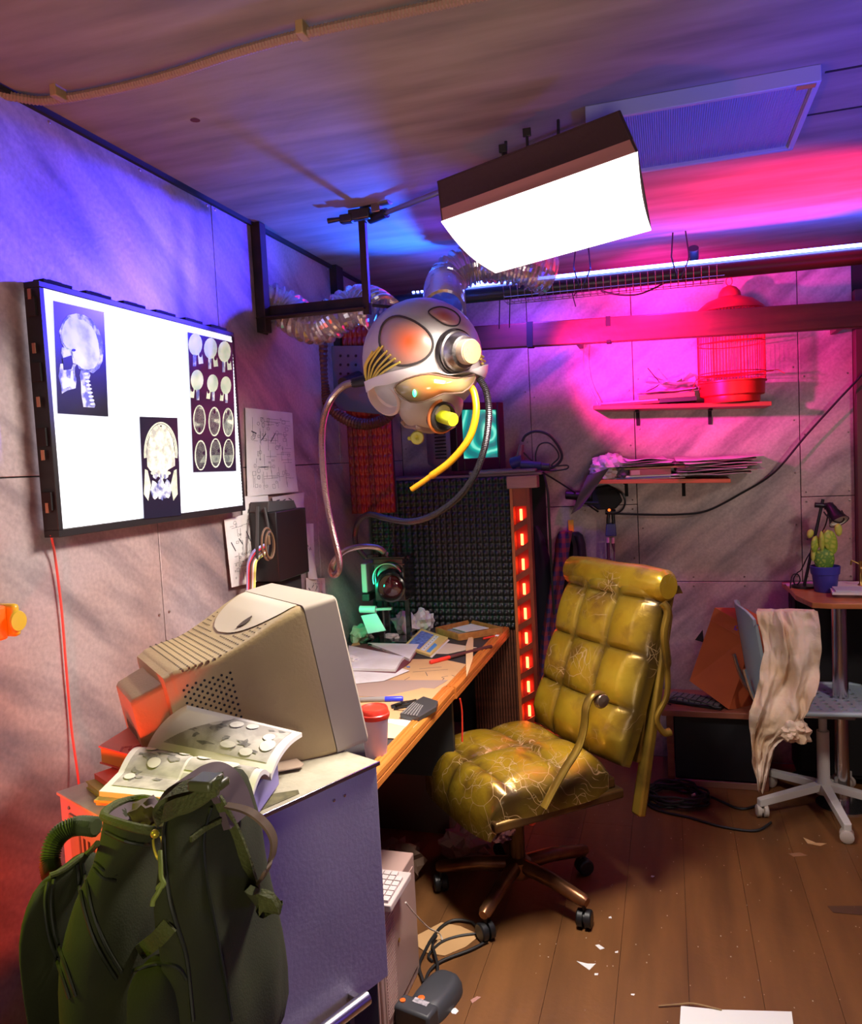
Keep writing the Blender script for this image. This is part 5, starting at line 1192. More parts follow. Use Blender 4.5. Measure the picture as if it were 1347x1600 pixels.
# birdcage
cgx, cgy, cr0 = AY(1142, 560, BY-.13).x, BY-.145, .142
cz = z1s(cgx)+.001
RC = M('cage_red', (.70, .03, .02), .4); CP = AY(1142, 600, cgy)
cage = root('birdcage', (cgx, cgy, cz), 'red wire birdcage with a solid base on the upper shelf', 'birdcage')
C3 = (cgx, cgy, cz)
build(MB().lathe([(.115, 0), (.117, .004), (.117, .028), (.132, .032), (.135, .034), (.138, .086), (.145, .088), (.145, .094), (.130, .094), (.130, .05), (0, .045)], 40, C3), 'base_tray', RC, cage)
wr = MB(); hC = .40
for k in range(64):
    a = 2*PI*k/64; wr.cyl((cgx+.140*math.cos(a), cgy+.140*math.sin(a), cz+.092), (cgx+.140*math.cos(a), cgy+.140*math.sin(a), cz+hC), .0011, n=4)
build(wr, 'wire_bars', RC, cage, kind='stuff')
for h_ in (.11, .13, .26, .40):
    build(MB().tube([(cgx+.141*math.cos(2*PI*k/40), cgy+.141*math.sin(2*PI*k/40), cz+h_) for k in range(40)], .002, 6, closed=True), 'hoop', RC, cage)
build(MB().lathe([(.146, hC), (.142, hC+.01), (.10, hC+.045), (.055, hC+.062), (.050, hC+.064), (.045, hC+.085), (.03, hC+.105), (.012, hC+.113), (0, hC+.115)], 40, C3), 'roof', M('cage_roof', (.40, .03, .03), .4), cage)
build(MB().tube([(cgx+.013*math.cos(t), cgy, cz+hC+.133+.019*math.sin(t)) for t in [2*PI*k/20 for k in range(20)]], .0022, 6, closed=True), 'top_ring', RC, cage)
build(MB().cyl((cgx-.13, cgy, cz+.125), (cgx+.17, cgy-.02, cz+.128), .0035, n=7).cyl((cgx-.13, cgy, cz+.27), (cgx+.13, cgy, cz+.275), .003, n=7), 'perch', RC, cage)
build(MB().tube(spline([(cgx+.165, cgy-.02, cz+.128), (cgx+.185, cgy-.02, cz+.13), (cgx+.205, cgy-.02, cz+.118), (cgx+.215, cgy-.02, cz+.112)], 5), .0015, 5).tube(spline([(cgx-.14, cgy-.03, cz+.115), (cgx-.155, cgy-.04, cz+.10), (cgx-.18, cgy-.05, cz+.02)], 5), .0015, 5), 'loose_wire', RC, cage)
# things on the upper shelf
def bookbox(name, x0, x1, y0, y1, z0, th, mat, label, cat='book', rz=0.0, group=None, page=True, tilt=0):
    c = Vector(((x0+x1)/2, (y0+y1)/2, z0)); r = root(name, c, label, cat, group, rotz=rz); w_, d_ = (x1-x0)/2, (y1-y0)/2
    if page and th > .008:
        build(MB().bb((-w_+.003, -d_+.003, .0015), (w_-.003, d_-.003, th-.0015)), 'page_block', PAPER, r, local=True, smooth=False)
        build(MB().bb((-w_, -d_, 0), (w_, d_, .0015)).bb((-w_, -d_, th-.0015), (w_, d_, th)).bb((-w_, -d_, .0015), (w_, -d_+.002, th-.0015)), 'cover', mat, r, local=True, smooth=False)
    else: build(MB().bb((-w_, -d_, 0), (w_, d_, th)), 'cover', mat, r, local=True, smooth=False, bevel=.0006)
    return r
def shpaper(x0, x1, y0, y1, z, seed, label, mat=PAPER, amp=.012, group=None, th=.001, cat='paper'):
    r_ = random.Random(seed); a_ = (r_.random()-.5)*.5; sd = r_.random()*50; cx, cy = (x0+x1)/2, (y0+y1)/2; w_, d_ = x1-x0, y1-y0
    def fn(u, v):
        dx, dy = (u-.5)*w_, (v-.5)*d_; x = cx+dx*math.cos(a_)-dy*math.sin(a_); y = min(BY-.004, cy+dx*math.sin(a_)+dy*math.cos(a_))
        return (x, y, z+amp*(.5+.5*noise.noise(Vector((u*2.2, v*2.2, sd))))*1.3+amp*.8*max(0, v-.0)*abs(u-.5)*2)
    return tag(build(MB().slab(fn, 12, 12, (0, 0, th)), 'paper_sheet', mat, angle=30), label, cat, group)
yF = BY-.21; xL = S1[0].x
zt_ = z1s(xL+.15)+.001
bookbox('magazine', xL+.03, xL+.30, yF+.01, BY-.02, zt_, .010, M('red_cover', (.45, .06, .05), .5), 'lowest magazine lying at the left end of the upper shelf', rz=.03)
bookbox('magazine', xL+.04, xL+.29, yF+.015, BY-.02, zt_+.0105, .008, M('pink_cover', (.55, .35, .35), .5), 'pale magazine on top at the left end of the upper shelf', rz=-.05)
bookbox('thick_book', xL+.20, xL+.44, yF+.005, BY-.03, zt_+.019, .020, M('spine_orange', (.60, .22, .10), .5), 'orange-spined book lying in the middle of the upper shelf', rz=.02)
bookbox('magazine', xL+.29, xL+.45, yF+.005, BY-.03, zt_, .018, M('black_cover', (.04, .03, .03), .5), 'black-spined book beside the birdcage on the upper shelf')
shpaper(xL+.20, xL+.46, yF+.0, BY-.02, zt_+.040, 3, 'large loose sheet spread over the books on the upper shelf', amp=.014)
shpaper(xL+.30, xL+.45, yF+.02, BY-.03, zt_+.062, 5, 'crooked top sheet of the loose papers next to the birdcage', amp=.035)
shpaper(xL+.24, xL+.40, yF+.04, BY-.03, zt_+.060, 8, 'curled sheet rising over the books on the upper shelf', amp=.05)
cable('bent_wire', [AY(*q, BY-.1) for q in ((938, 640), (930, 622), (917, 595), (912, 565), (913, 540), (920, 500))], .002, 'thin wire curving up from the left end of the upper shelf', M('copper', (.55, .25, .15), .35, .8))
cable('bent_wire', [AY(*q, BY-.1) for q in ((1010, 612), (1030, 600), (1020, 585), (1012, 575))], .002, 'short wire sticking out of the loose papers on the upper shelf', BLKM)
# lower shelf
yF = BY-.19; xL = S2[0].x; zt_ = z2s(xL+.3)+.001
bookbox('magazine', xL+.10, xL+.42, yF+.01, BY-.02, zt_, .006, PAPER, 'thin white magazine at the bottom of the lower shelf pile', rz=.02, page=False)
bookbox('magazine', xL+.12, xL+.36, yF+.0, BY-.03, zt_+.0065, .006, M('blue_cover', (.12, .14, .35), .5), 'thin blue-edged magazine low in the lower shelf pile', page=False)
bookbox('magazine', xL+.16, xL+.43, yF+.0, BY-.03, zt_+.013, .007, PAPERW, 'thick white booklet under the brown book on the lower shelf', page=False)
bb1 = bookbox('brown_book', xL+.18, xL+.36, yF-.005, BY-.04, zt_+.0205, .026, M('brown_spine', (.28, .12, .08), .5), 'brown-spined book in the lower shelf pile')
build(MB().bb((-.085, -.0835-.0, .002), (-.045, -.082, .024)), 'spine_label', M('spine_tan', (.45, .36, .22), .5), bb1, local=True, smooth=False)
bookbox('folder', xL+.10, xL+.42, yF+.0, BY-.02, zt_+.048, .008, M('green_folder', (.30, .22, .08), .6), 'olive folder on top of the brown book on the lower shelf', 'folder', rz=.03, page=False)
for k in range(4):
    shpaper(xL+.06+.03*k, xL+.40-.02*k, yF-.005, BY-.02, zt_+.058+.008*k, 20+k, ['lowest', 'second', 'third', 'topmost'][k]+' of the loose sheets over the brown book on the lower shelf', amp=.012)
for k in range(9):
    shpaper(xL+.40-.01*(k % 3), xL+.70+.025*((k*7) % 3), yF-.02+.01*(k % 2), BY-.02, zt_+.001+.0085*k, 40+k, ['lowest', 'second lowest', 'third from the bottom', 'fourth from the bottom', 'middle', 'fourth from the top', 'third from the top', 'second from the top', 'topmost'][k]+' loose sheet in the pile right on the lower shelf', M('newsprint', (.50, .36, .30), .8) if k % 3 == 1 else PAPER, amp=.016, group='loose sheets on the right of the lower shelf', th=.0015)
cl_ = build(crumple((xL+.085, BY-.105, zt_+.055), .095, 61, 4, .22, .8), 'crumpled_cloth', M('pink_white_cloth', (.72, .60, .58), .85), angle=30); tag(cl_, 'crumpled pale cloth piled at the left end of the lower shelf', 'cloth')
gs = AY(898, 770, BY-.20)
tag(build(MB().slab(lambda u, v: (xL-.01-.085*v+.05*u*(1-v)+.05*u, yF-.022-.012*math.sin(3*u+v*4), zt_+.03-.18*v+.03*u), 8, 14, (0, .004, 0)), 'grey_cloth', M('grey_cloth', (.09, .08, .10), .85), angle=60), 'dark grey cloth hanging over the left end of the lower shelf', 'cloth')
tag(build(crumple((xL+.145, yF+.02, zt_+.035), .035, 71, 3, .4, 1.0), 'grey_rag', M('grey_cloth', (.09, .08, .10), .85), angle=40), 'dark grey rag stuffed between the pale cloth and the books', 'cloth')
# wall adapter / black gadget under the lower shelf
gd = root('black_camera_grip', AY(940, 780, BY-.06), 'black cylindrical gadget fixed to the wall under the lower shelf', 'gadget')
y_ = BY-.06
build(MB().cyl(AY(884, 773, y_), AY(925, 776, y_), .022, n=18), 'barrel', BLK, gd, bevel=.003)
build(MB().cyl(AY(900, 784, y_), AY(935, 786, y_), .012, n=12), 'lower_rod', BLK, gd)
build(MB().prism([AY(*q, y_-.01) for q in ((922, 764), (950, 758), (965, 766), (972, 784), (962, 795), (935, 797), (925, 790))], (0, .06, 0)), 'body', BLKM, gd, bevel=.006)
build(MB().tube([AY(957+20*math.cos(t), 784+19*math.sin(t), y_-.01) for t in [PI*(-.6+1.25*k/16) for k in range(17)]], .0045, 7), 'handle_loop', BLK, gd)
ad = root('power_adapter', AY(956, 822, y_), 'blue power adapter block hanging under the black gadget with pink-tipped plugs', 'adapter')
BLU = M('adapter_blue', (.05, .05, .22), .4)
build(MB().prism([AY(*q, y_) for q in ((947, 818), (961, 818), (963, 838), (946, 838))], (0, .04, 0)), 'block', BLU, ad, bevel=.004)
build(MB().cyl(AY(951, 800, y_), AY(950, 818, y_), .008, n=10).cyl(AY(958, 800, y_), AY(959, 818, y_), .008, n=10).cyl(AY(946, 800, y_), AY(962, 800, y_), .012, n=10), 'upper_plugs', BLK, ad)
build(MB().ball(tuple(AY(952, 797, y_-.01)), .007, 10), 'orange_led', M('orange_led', (1, .2, .05), .4, emit=(1, .15, .02), es=2), ad)
build(MB().cyl(AY(950, 840, y_), AY(950, 848, y_), .007, n=10).cyl(AY(958, 840, y_), AY(958, 849, y_), .007, n=10), 'pink_tips', M('pink_tip', (.85, .30, .50), .3), ad)
build(MB().cyl(AY(950, 848, y_), AY(951, 873, y_), .008, n=10).cyl(AY(951, 873, y_), AY(951, 890, y_), .014, n=10).cyl(AY(958, 849, y_), AY(960, 862, y_), .009, .004, n=10).cyl(AY(960, 862, y_), AY(961, 900, y_-.05), .004, n=8), 'lower_leads', M('lead_plum', (.08, .03, .06), .4), ad)

# jackets and bag hanging on the wall
hkp = AY(892, 822, BY-.01)
hook = root('yellow_hook', hkp, 'yellow plastic wall hook holding the black garment', 'hook')
build(MB().bb((hkp.x-.013, BY-.012, hkp.z-.03), (hkp.x+.013, BY, hkp.z+.03)).bb((hkp.x-.010, BY-.05, hkp.z-.03), (hkp.x+.010, BY-.01, hkp.z-.02)), 'hook', M('hook_yellow', (.80, .42, .02), .4), hook, bevel=.002)
def hanging(name, rows, y, dpt, mat, label, cat, n=24, fold=.012):
    """rows: (py, px left, px right)"""
    rg = []
    for py, a, b in rows:
        A = AY(a, py, y); B = AY(b, py, y); c = (A+B)/2; rg.append((c, (B-A)/2, Vector((0, dpt*(1.0), 0))))
    mb = MB().loft(rg, n, p=2.4); c0 = rg[0][0]
    mb.v = [(x+fold*.5*math.sin(z*60+x*30), yy+fold*math.sin(x*160+z*8), z) for x, yy, z in mb.v]
    return tag(build(mb, name, mat, angle=60), label, cat)
hanging('black_garment', [(832, 882, 905), (836, 878, 911), (850, 876, 916), (880, 876, 919), (920, 874, 922), (1010, 872, 926), (1090, 872, 928)], BY-.065, .045, M('black_cloth', (.010, .010, .012), .75), 'black garment hanging from the yellow hook behind the gold chair', 'garment')
PL = M('plaid_cloth', (.20, .05, .07), .8, 0, (.05, .03, .12), 1, kind='wave')
def plaid():
    m = bpy.data.materials.new('plaid'); m.use_nodes = True; nt = m.node_tree; n = nt.nodes; L = nt.links; b = n['Principled BSDF']; b.inputs['Roughness'].default_value = .85
    tc = n.new('ShaderNodeTexCoord'); src = None; outs = []
    for d, sc_ in (('X', 9), ('Z', 7)):
        w_ = n.new('ShaderNodeTexWave'); w_.bands_direction = d; w_.inputs['Scale'].default_value = sc_; L.new(tc.outputs['Object'], w_.inputs[0]); outs.append(w_.outputs[0])
    def rp(s, c0, c1): r = n.new('ShaderNodeValToRGB'); r.color_ramp.elements[0].position = .45; r.color_ramp.elements[1].position = .55; r.color_ramp.elements[0].color = (*c0, 1); r.color_ramp.elements[1].color = (*c1, 1); L.new(s, r.inputs[0]); return r.outputs[0]
    x = n.new('ShaderNodeMix'); x.data_type = 'RGBA'; x.inputs[0].default_value = .5; L.new(rp(outs[0], (.30, .03, .05), (.03, .02, .10)), x.inputs[6]); L.new(rp(outs[1], (.25, .05, .06), (.04, .04, .16)), x.inputs[7]); L.new(x.outputs[2], b.inputs['Base Color']); return m
hanging('plaid_shirt', [(830, 876, 894), (836, 871, 895), (850, 867, 890), (880, 864, 886), (930, 855, 880), (990, 846, 872), (1060, 838, 862), (1100, 836, 858)], BY-.15, .035, plaid(), 'plaid shirt hanging behind the left edge of the gold chair', 'garment')
hanging('dark_case', [(822, 834, 840), (835, 834, 848), (870, 834, 858), (905, 833, 862), (960, 833, 860), (1080, 832, 856)], BY-.05, .03, M('case_navy', (.015, .01, .03), .7), 'dark bulky bag standing between the rack and the plaid shirt', 'bag', fold=.004)

# ============================================================ RIGHT SIDE: amplifier stand, box, table, chair
ap = [AZ(*q, 0) for q in ((1060, 1216), (1180, 1234))]
ay0 = ap[0].y-.03; ax0, ax1 = AY(1042, 1150, 3.55).x, AY(1180, 1150, 3.55).x+.05
WDS = wood('red_brown_frame', (.28, .09, .05), (.20, .06, .035))
am = root('low_stand', ((ax0+ax1)/2, 3.66, 0), 'low wooden stand with a dark front, holding a tilted box and a keyboard', 'stand')
sy0, sy1 = 3.54, 3.84; szt = AY(1060, 1108, sy0).z
build(MB().bb((ax0-.02, sy0-.02, szt-.028), (ax1+.02, sy1, szt)), 'top_board', WDS, am, bevel=.003)
for x in (ax0, ax1-.03): build(MB().bb((x, sy0, 0), (x+.03, sy0+.04, szt-.028)), 'leg', WDS, am, bevel=.002); build(MB().bb((x, sy1-.04, 0), (x+.03, sy1, szt-.028)), 'leg', WDS, am, bevel=.002)
build(MB().bb((ax0+.03, sy0+.012, .0), (ax1-.03, sy1-.01, .012)).bb((ax0+.03, sy0, .0), (ax1-.03, sy0+.012, .028)), 'bottom_rail', M('rail_wood', (.35, .18, .12), .5), am, bevel=.002)
build(MB().bb((ax0+.032, sy0+.014, .030), (ax1-.032, sy1-.02, szt-.030)), 'dark_front', M('amp_black', (.006, .007, .012), .6), am, bevel=.003)
# keyboard and cables on the stand
kb = root('dark_keyboard', (ax0+.13, sy0+.10, szt), 'dark cluttered keyboard lying under the tilted box', 'keyboard', rotz=-.35)
build(MB().bb((-.13, -.06, .0005), (.13, .06, .016)), 'case', BLK, kb, local=True, bevel=.003)
for i in range(9):
    for j in range(4): build(MB().bb((-.12+.027*i, -.052+.027*j, .016), (-.098+.027*i, -.030+.027*j, .024)), 'key', M('key_grey', (.12, .11, .12), .5), kb, local=True, smooth=False)
cable('tangled_wire', [(ax0+.02, sy0+.04, szt+.006), (ax0+.0, sy0+.0, szt+.03), (ax0+.05, sy0+.02, szt+.05), (ax0+.10, sy0+.0, szt+.045), (ax0+.16, sy0+.01, szt+.03), (ax0+.21, sy0+.0, szt+.012)], .003, 'thin dark wire tangled over the keyboard on the low stand')
# tilted cardboard box
bxm = M('red_card', (.60, .13, .04), .75, 0, (.50, .10, .035), 4); 
yb_ = 3.50
pA, pB, pC, pD = (AY(1117, 949, yb_), AY(1181, 985, yb_-.02), AY(1139, 1122, yb_+.05), AY(1077, 1064, yb_+.10))
tb_ = root('cardboard_box', pC, 'red-brown cardboard box leaning tilted on the low stand', 'box')
pB = pB+(pA-pB)*0; pC.z = max(pC.z, szt+.004)
nrmB = (pB-pA).cross(pD-pA).normalized(); nrmB = nrmB if nrmB.y > 0 else -nrmB
dpB = nrmB*.13+Vector((.10, 0, -.05))
build(MB().prism([pA, pB, pC, pD], dpB*.999), 'body', bxm, tb_, smooth=False, bevel=.002)
t1_ = pA.lerp(pD, .16); t2_ = pB.lerp(pC, .16)
build(MB().bar(t1_-nrmB*.0015, t2_-nrmB*.0015, .002, .002).prism([pA.lerp(pB, .0)-nrmB*.002, pB-nrmB*.002, t2_-nrmB*.002, t1_-nrmB*.002], nrmB*.002), 'lid_edge', bxm, tb_, smooth=False)
ic = pA.lerp(pB, .66)+(pD-pA)*.075; ux = (pB-pA).normalized(); uy = (pD-pA).normalized(); mb = MB()
for i in range(6):
    for j in range(3):
        if (i*3+j*5) % 4: mb.bar(ic+ux*(.008*i-.02)+uy*(.011*j-.01)-nrmB*.0035, ic+ux*(.008*i-.0145)+uy*(.011*j-.01)-nrmB*.0035, .0075, .001, up=tuple(nrmB))
build(mb, 'printed_mark', M('violet_print', (.18, .03, .75), .5), tb_, smooth=False, label='small violet printed mark')
build(MB().prism([AY(1086, 1000, 3.62), AY(1098, 984, 3.62), AY(1100, 1004, 3.62)], (0, .003, 0)), 'flap', BLKM, tb_, smooth=False)
# round-cornered high table
tzt = .865; tE = [AZ(*q, tzt) for q in ((1236, 922), (1243, 930), (1268, 941), (1300, 943), (1347, 943))]
tL = tE[0]; tyF = tE[3].y
ht = root('high_table', AZ(1310, 1245, 0), 'high table with an orange-edged top and chrome post on the right', 'table')
TW = wood('table_orange', (.62, .24, .08), (.52, .18, .06), rough=.3)
xR = 2.62; yR = BY-.03
out = [Vector((tL.x-.01, yR, tzt)), Vector((tL.x, tL.y+.03, tzt)), Vector((tE[1].x, tE[1].y, tzt)), Vector((tE[2].x, tyF+.02, tzt)), Vector((tE[3].x, tyF, tzt)), Vector((xR, tyF, tzt)), Vector((xR, yR, tzt))]
build(MB().prism(out, (0, 0, -.022)), 'tabletop', TW, ht, smooth=False, bevel=.003)
pp_ = AZ(1318, 1215, 0); px_ = AY(1312, 1000, tyF+.12)
build(MB().cyl((px_.x, tyF+.12, 0.012), (px_.x, tyF+.12, tzt-.022), .030, n=24).lathe([(.10, 0), (.10, .008), (.035, .012)], 24, (px_.x, tyF+.12, 0)), 'post', CHROME, ht)
build(MB().cyl((xR-.1, yR-.1, 0), (xR-.1, yR-.1, tzt-.022), .022, n=16), 'post', CHROME, ht)
# dark cabinet under the table
build_ = root('black_cabinet', (2.2, 3.72, 0), 'black cabinet filling the space under the high table', 'cabinet')
cbxl = AY(1240, 1000, 3.72).x
build(MB().bb((cbxl, 3.66, .03), (2.58, BY-.02, tzt-.03)), 'body', M('cabinet_black', (.005, .005, .006), .7), build_, bevel=.004)
build(MB().bb((cbxl+.01, 3.65, .05), (cbxl+.29, 3.66, tzt-.05)).bb((cbxl+.30, 3.65, .05), (2.57, 3.66, tzt-.05)), 'door', BLKM, build_, bevel=.002)
# papers, books, plant, lamp on the table
TZ = tzt+.0006
def tpap(pix, label, seed, amp=.01, mat=PAPERW, z=TZ):
    P_ = [AZ(px, py, z) for px, py in pix]
    for p in P_: p.y = min(p.y, BY-.05)
    fn = lambda u, v: (P_[0].lerp(P_[1], u)).lerp(P_[3].lerp(P_[2], u), v)+Vector((0, 0, amp*(noise.noise(Vector((u*2, v*2, seed)))+.5)*(u*(1-u)+v*(1-v))*2))
    return tag(build(MB().slab(fn, 10, 8, (0, 0, .0012)), 'paper_sheet', mat, angle=40), label, 'paper')
tpap([(1222, 912), (1290, 902), (1300, 922), (1230, 916)], 'white sheet jutting out left of the blue plant pot', 2, .012, z=TZ)
tpap([(1290, 905), (1347, 905), (1347, 925), (1290, 925)], 'broad white sheet under the booklets on the high table', 5, .02, z=TZ)
bk1 = AZ(1330, 928, TZ+.012)
bookbox('booklet', bk1.x-.07, bk1.x+.09, bk1.y-.04, bk1.y+.06, TZ+.014, .010, PAPERW, 'lower white booklet right of the blue pot', rz=-.1)
bookbox('booklet', bk1.x-.06, bk1.x+.10, bk1.y-.035, bk1.y+.065, TZ+.0245, .007, M('pale_blue_paper', (.60, .62, .70), .7), 'upper pale blue booklet right of the blue pot', rz=-.05, page=False)
cq = AZ(1290, 924, TZ); pr1 = root('potted_cactus', cq, 'prickly pear cactus with broad flat pads in a blue plastic pot', 'cactus')
POT = M('pot_blue', (.05, .05, .38), .4)
build(MB().lathe([(.041, 0), (.043, .002), (.052, .075), (.056, .076), (.059, .108), (.056, .110), (.052, .095), (0, .092)], 32, cq), 'pot', POT, pr1)
build(MB().lathe([(.0535, .093), (.02, .098), (0, .099)], 20, cq), 'soil', M('soil_red', (.16, .07, .04), .9), pr1)
CG = M('cactus_green', (.10, .28, .03), .55, 0, (.38, .55, .06), 60, kind='voronoi', lo=.1, hi=.35)
CY = M('cactus_yellow', (.42, .52, .06), .5, 0, (.60, .66, .12), 40)
CYD = M('cactus_yellow_green', (.28, .45, .04), .5, 0, (.50, .58, .08), 50, kind='voronoi', lo=.05, hi=.3)
cy_ = cq.y
def pad(name, pc, hw, hh, rot, mat, yaw=0.0, th=.011, dy=0.0):
    """pc pixel centre, hw/hh half sizes in pixels"""
    s_ = (AY(1290, 900, cy_)-CAM).length/FPX; c = AY(*pc, cy_+dy); vs = MB(); rg = []
    R = Matrix.Rotation(-rot, 3, 'Y') ; Ry = Matrix.Rotation(yaw, 3, 'Z'); m = 10
    for i in range(m+1):
        t = -1+2*i/m; w_ = math.sqrt(max(0.0004, 1-t*t))*(1+.12*t); rg.append((c+Ry@(R@Vector((0, 0, t*hh*s_))), Ry@(R@Vector((w_*hw*s_, 0, 0))), Ry@Vector((0, th*math.sqrt(max(.002, 1-t*t)), 0))))
    return build(vs.loft(rg, 18), name, mat, pr1)
pad('pad', (1288, 876), 13, 18, 0, CG, th=.018)
pad('pad', (1274, 850), 7, 12, -.25, CYD, .6); pad('pad', (1272, 862), 5, 14, -.35, CY, 1.0, dy=.01)
pad('pad', (1298, 847), 9.5, 18, .25, CYD, .35); pad('pad', (1284, 846), 4, 15, .1, CY, 1.2, dy=-.01); pad('pad', (1288, 845), 4, 16, -.05, M('cactus_brown_edge', (.30, .20, .05), .6), 1.35, dy=.012)
pad('pad', (1266, 834), 4.5, 6.5, -.3, CY, .3); pad('pad', (1310, 828), 5, 9, .1, CY, .2)
# desk lamp
lx = root('clamp_lamp', AY(1258, 915, 3.70), 'black spotlight desk lamp with a tilted conical shade behind the cactus', 'lamp')
LY = 3.70
build(MB().cyl(Vector((AY(1256, 915, LY).x, LY, TZ)), AY(1286, 780, LY), .0065, n=10), 'stem', BLK, lx)
build(MB().lathe([(.05, 0), (.05, .010), (.01, .014)], 20, (AY(1256, 915, LY).x, LY, TZ)), 'foot', BLK, lx)
build(MB().cyl(AY(1273, 789, LY), AY(1288, 790, LY), .011, n=12).cyl(AY(1288, 791, LY), AY(1302, 790, LY), .015, n=12), 'joint', BLK, lx, bevel=.002)
s0 = AY(1296, 790, LY-.01); s1v = AY(1313, 818, LY-.06); axl = (s1v-s0).normalized()
build(MB().lathe([(.012, -.01), (.018, 0), (.022, .02), (.022, .03), (.040, .085), (.042, .086), (.040, .083), (.020, .03), (0, .028)], 28, s0, axl), 'shade', BLK, lx)
build(MB().lathe([(.0385, .0835), (.019, .032), (0, .031)], 28, s0, axl, cap=False), 'shade_lining', M('shade_white', (.75, .70, .62), .5), lx)
sd_x = axl.cross(Vector((0, 0, 1))).normalized()
build(MB().tube([s0+axl*(.03+.06*math.sin(t))+sd_x*(.046*math.cos(t)) for t in [PI*k/14 for k in range(15)]], .003, 6), 'guard', BLK, lx)
cable('lamp_cord', [AY(1294, 800, LY), AY(1290, 820, LY), AY(1275, 850, LY), AY(1262, 870, LY), AY(1252, 890, LY), AY(1246, 895, LY), AY(1240, 905, LY), AY(1243, 914, LY), AY(1250, 908, LY), AY(1247, 898, LY), AY(1238, 900, LY-.01), AY(1235, 925, LY-.03), AY(1238, 990, LY-.12), AY(1238, 1060, LY-.14)], .0028, 'thin black lamp cord looping down past the table edge')
br_ = root('brass_fitting', AY(1340, 880, 3.60), 'small brass tap-like fitting standing at the right edge of the table', 'fitting')
BRS = M('brass', (.45, .30, .08), .3, .9)
q0 = AZ(1345, 918, TZ)
build(MB().lathe([(.02, 0), (.016, .008), (.006, .02), (.005, .10), (.008, .105), (.008, .115)], 16, q0).cyl(q0+Vector((0, 0, .10)), q0+Vector((-.035, 0, .118)), .003, n=8).cyl(q0+Vector((-.035, 0, .118)), q0+Vector((-.037, 0, .098)), .0035, n=8).tube([q0+Vector((.0, .012*math.cos(t), .08+.014*math.sin(t))) for t in [2*PI*k/14 for k in range(14)]], .0025, 6, closed=True), 'fitting', BRS, br_)

# white swivel chair with cloth
wc = Vector((1.90, 3.40, 0))
wcr = root('white_swivel_chair', wc, 'white five-star swivel chair with a perforated pale blue seat', 'chair')
WP = M('white_plastic_paint', (.72, .70, .66), .4); SB = M('pale_blue_plastic', (.42, .55, .60), .35)
build(MB().lathe([(.030, .07), (.034, .09), (.030, .12), (.024, .13), (.024, .33), (.016, .33), (.016, .42)], 20, wc), 'column', WP, wcr)
sc0 = [AZ(*q, 0) for q in ((1193, 1290), (1328, 1322))]
hubp = AZ(1288, 1262, .08); off_ = hubp-wc
a0 = math.atan2(sc0[1].y-wc.y, sc0[1].x-wc.x)
for k in range(5):
    a = a0+2*PI*k/5; dx, dy = math.cos(a), math.sin(a); e_ = wc+Vector((dx*.285, dy*.285, 0))
    build(MB().prism([wc+Vector((dx*.02-dy*.018, dy*.02+dx*.018, .115)), e_+Vector((-dy*.014, dx*.014, .075)), e_+Vector((dy*.014, -dx*.014, .075)), wc+Vector((dx*.02+dy*.018, dy*.02-dx*.018, .115))], (0, 0, -.028)), 'leg', WP, wcr, smooth=False, bevel=.004)
    q = Vector((math.cos(a+1.3), math.sin(a+1.3), 0)); n2 = Vector((-q.y, q.x, 0)); c_ = wc+Vector((dx*.27, dy*.27, 0))
    build(MB().cyl(c_+Vector((0, 0, .045)), c_+Vector((0, 0, .06)), .007, n=8).loft([(c_+n2*t+Vector((0, 0, .026)), q*r_, (0, 0, r_)) for t, r_ in ((-.024, .018), (-.020, .025), (-.006, .025), (-.004, .012), (.004, .012), (.006, .025), (.020, .025), (.024, .018))], 16), 'caster', M('caster_cream', (.62, .55, .48), .45), wcr)
# seat: a plate with real holes (triangles left out)
sz = .455; fdir = Vector((.985, .08, 0)).normalized(); sdir = Vector((-fdir.y, fdir.x, 0))
scn = wc+Vector((0, 0, sz))
def seat_holes():
    mb = MB(); nx = ny = 9; st = .40/nx; rh = .0115
    def P(x, y):
        z = .012*math.cos(PI*x/.44)*-1+.012; z += .35*max(0, abs(x)-.15)**1.5; z -= .9*max(0, y-.15)**1.6*1.2
        return scn+sdir*x+fdir*y+Vector((0, 0, z))
    for i in range(nx):
        for j in range(ny):
            x0, y0 = -.20+i*st, -.20+j*st; cx, cy = x0+st/2, y0+st/2; hole = 0 < i < nx-1 and 0 < j < ny-1; N = 12
            sqr = []
            for k in range(N):
                a = 2*PI*k/N+PI/4; c_, s_ = math.cos(a), math.sin(a); m = max(abs(c_), abs(s_)); sqr.append((cx+st/2*c_/m, cy+st/2*s_/m))
            top = [P(*p) for p in sqr]
            if hole:
                cir = [P(cx+rh*math.cos(2*PI*k/N+PI/4), cy+rh*math.sin(2*PI*k/N+PI/4)) for k in range(N)]; dn = [p-Vector((0, 0, .006)) for p in cir]
                mb.add(top+cir+dn, [(k, (k+1) % N, N+(k+1) % N, N+k) for k in range(N)]+[(N+k, N+(k+1) % N, 2*N+(k+1) % N, 2*N+k) for k in range(N)])
            else: mb.add(top, [tuple(range(N))])
    rim = [P(*p)-Vector((0, 0, .006)) for p in [(-.20+.4*t, -.20) for t in [k/10 for k in range(10)]]+[(.20, -.20+.4*k/10) for k in range(10)]+[(.20-.4*k/10, .20) for k in range(10)]+[(-.20, .20-.4*k/10) for k in range(10)]]
    mb.tube(rim, .011, 8, closed=True)
    return mb
build(seat_holes(), 'seat', SB, wcr, angle=50)
build(MB().bb((scn.x-.10, scn.y-.10, sz-.045), (scn.x+.10, scn.y+.10, sz-.030)), 'seat_plate', M('plate_steel', (.25, .25, .26), .4, .8), wcr, bevel=.003)
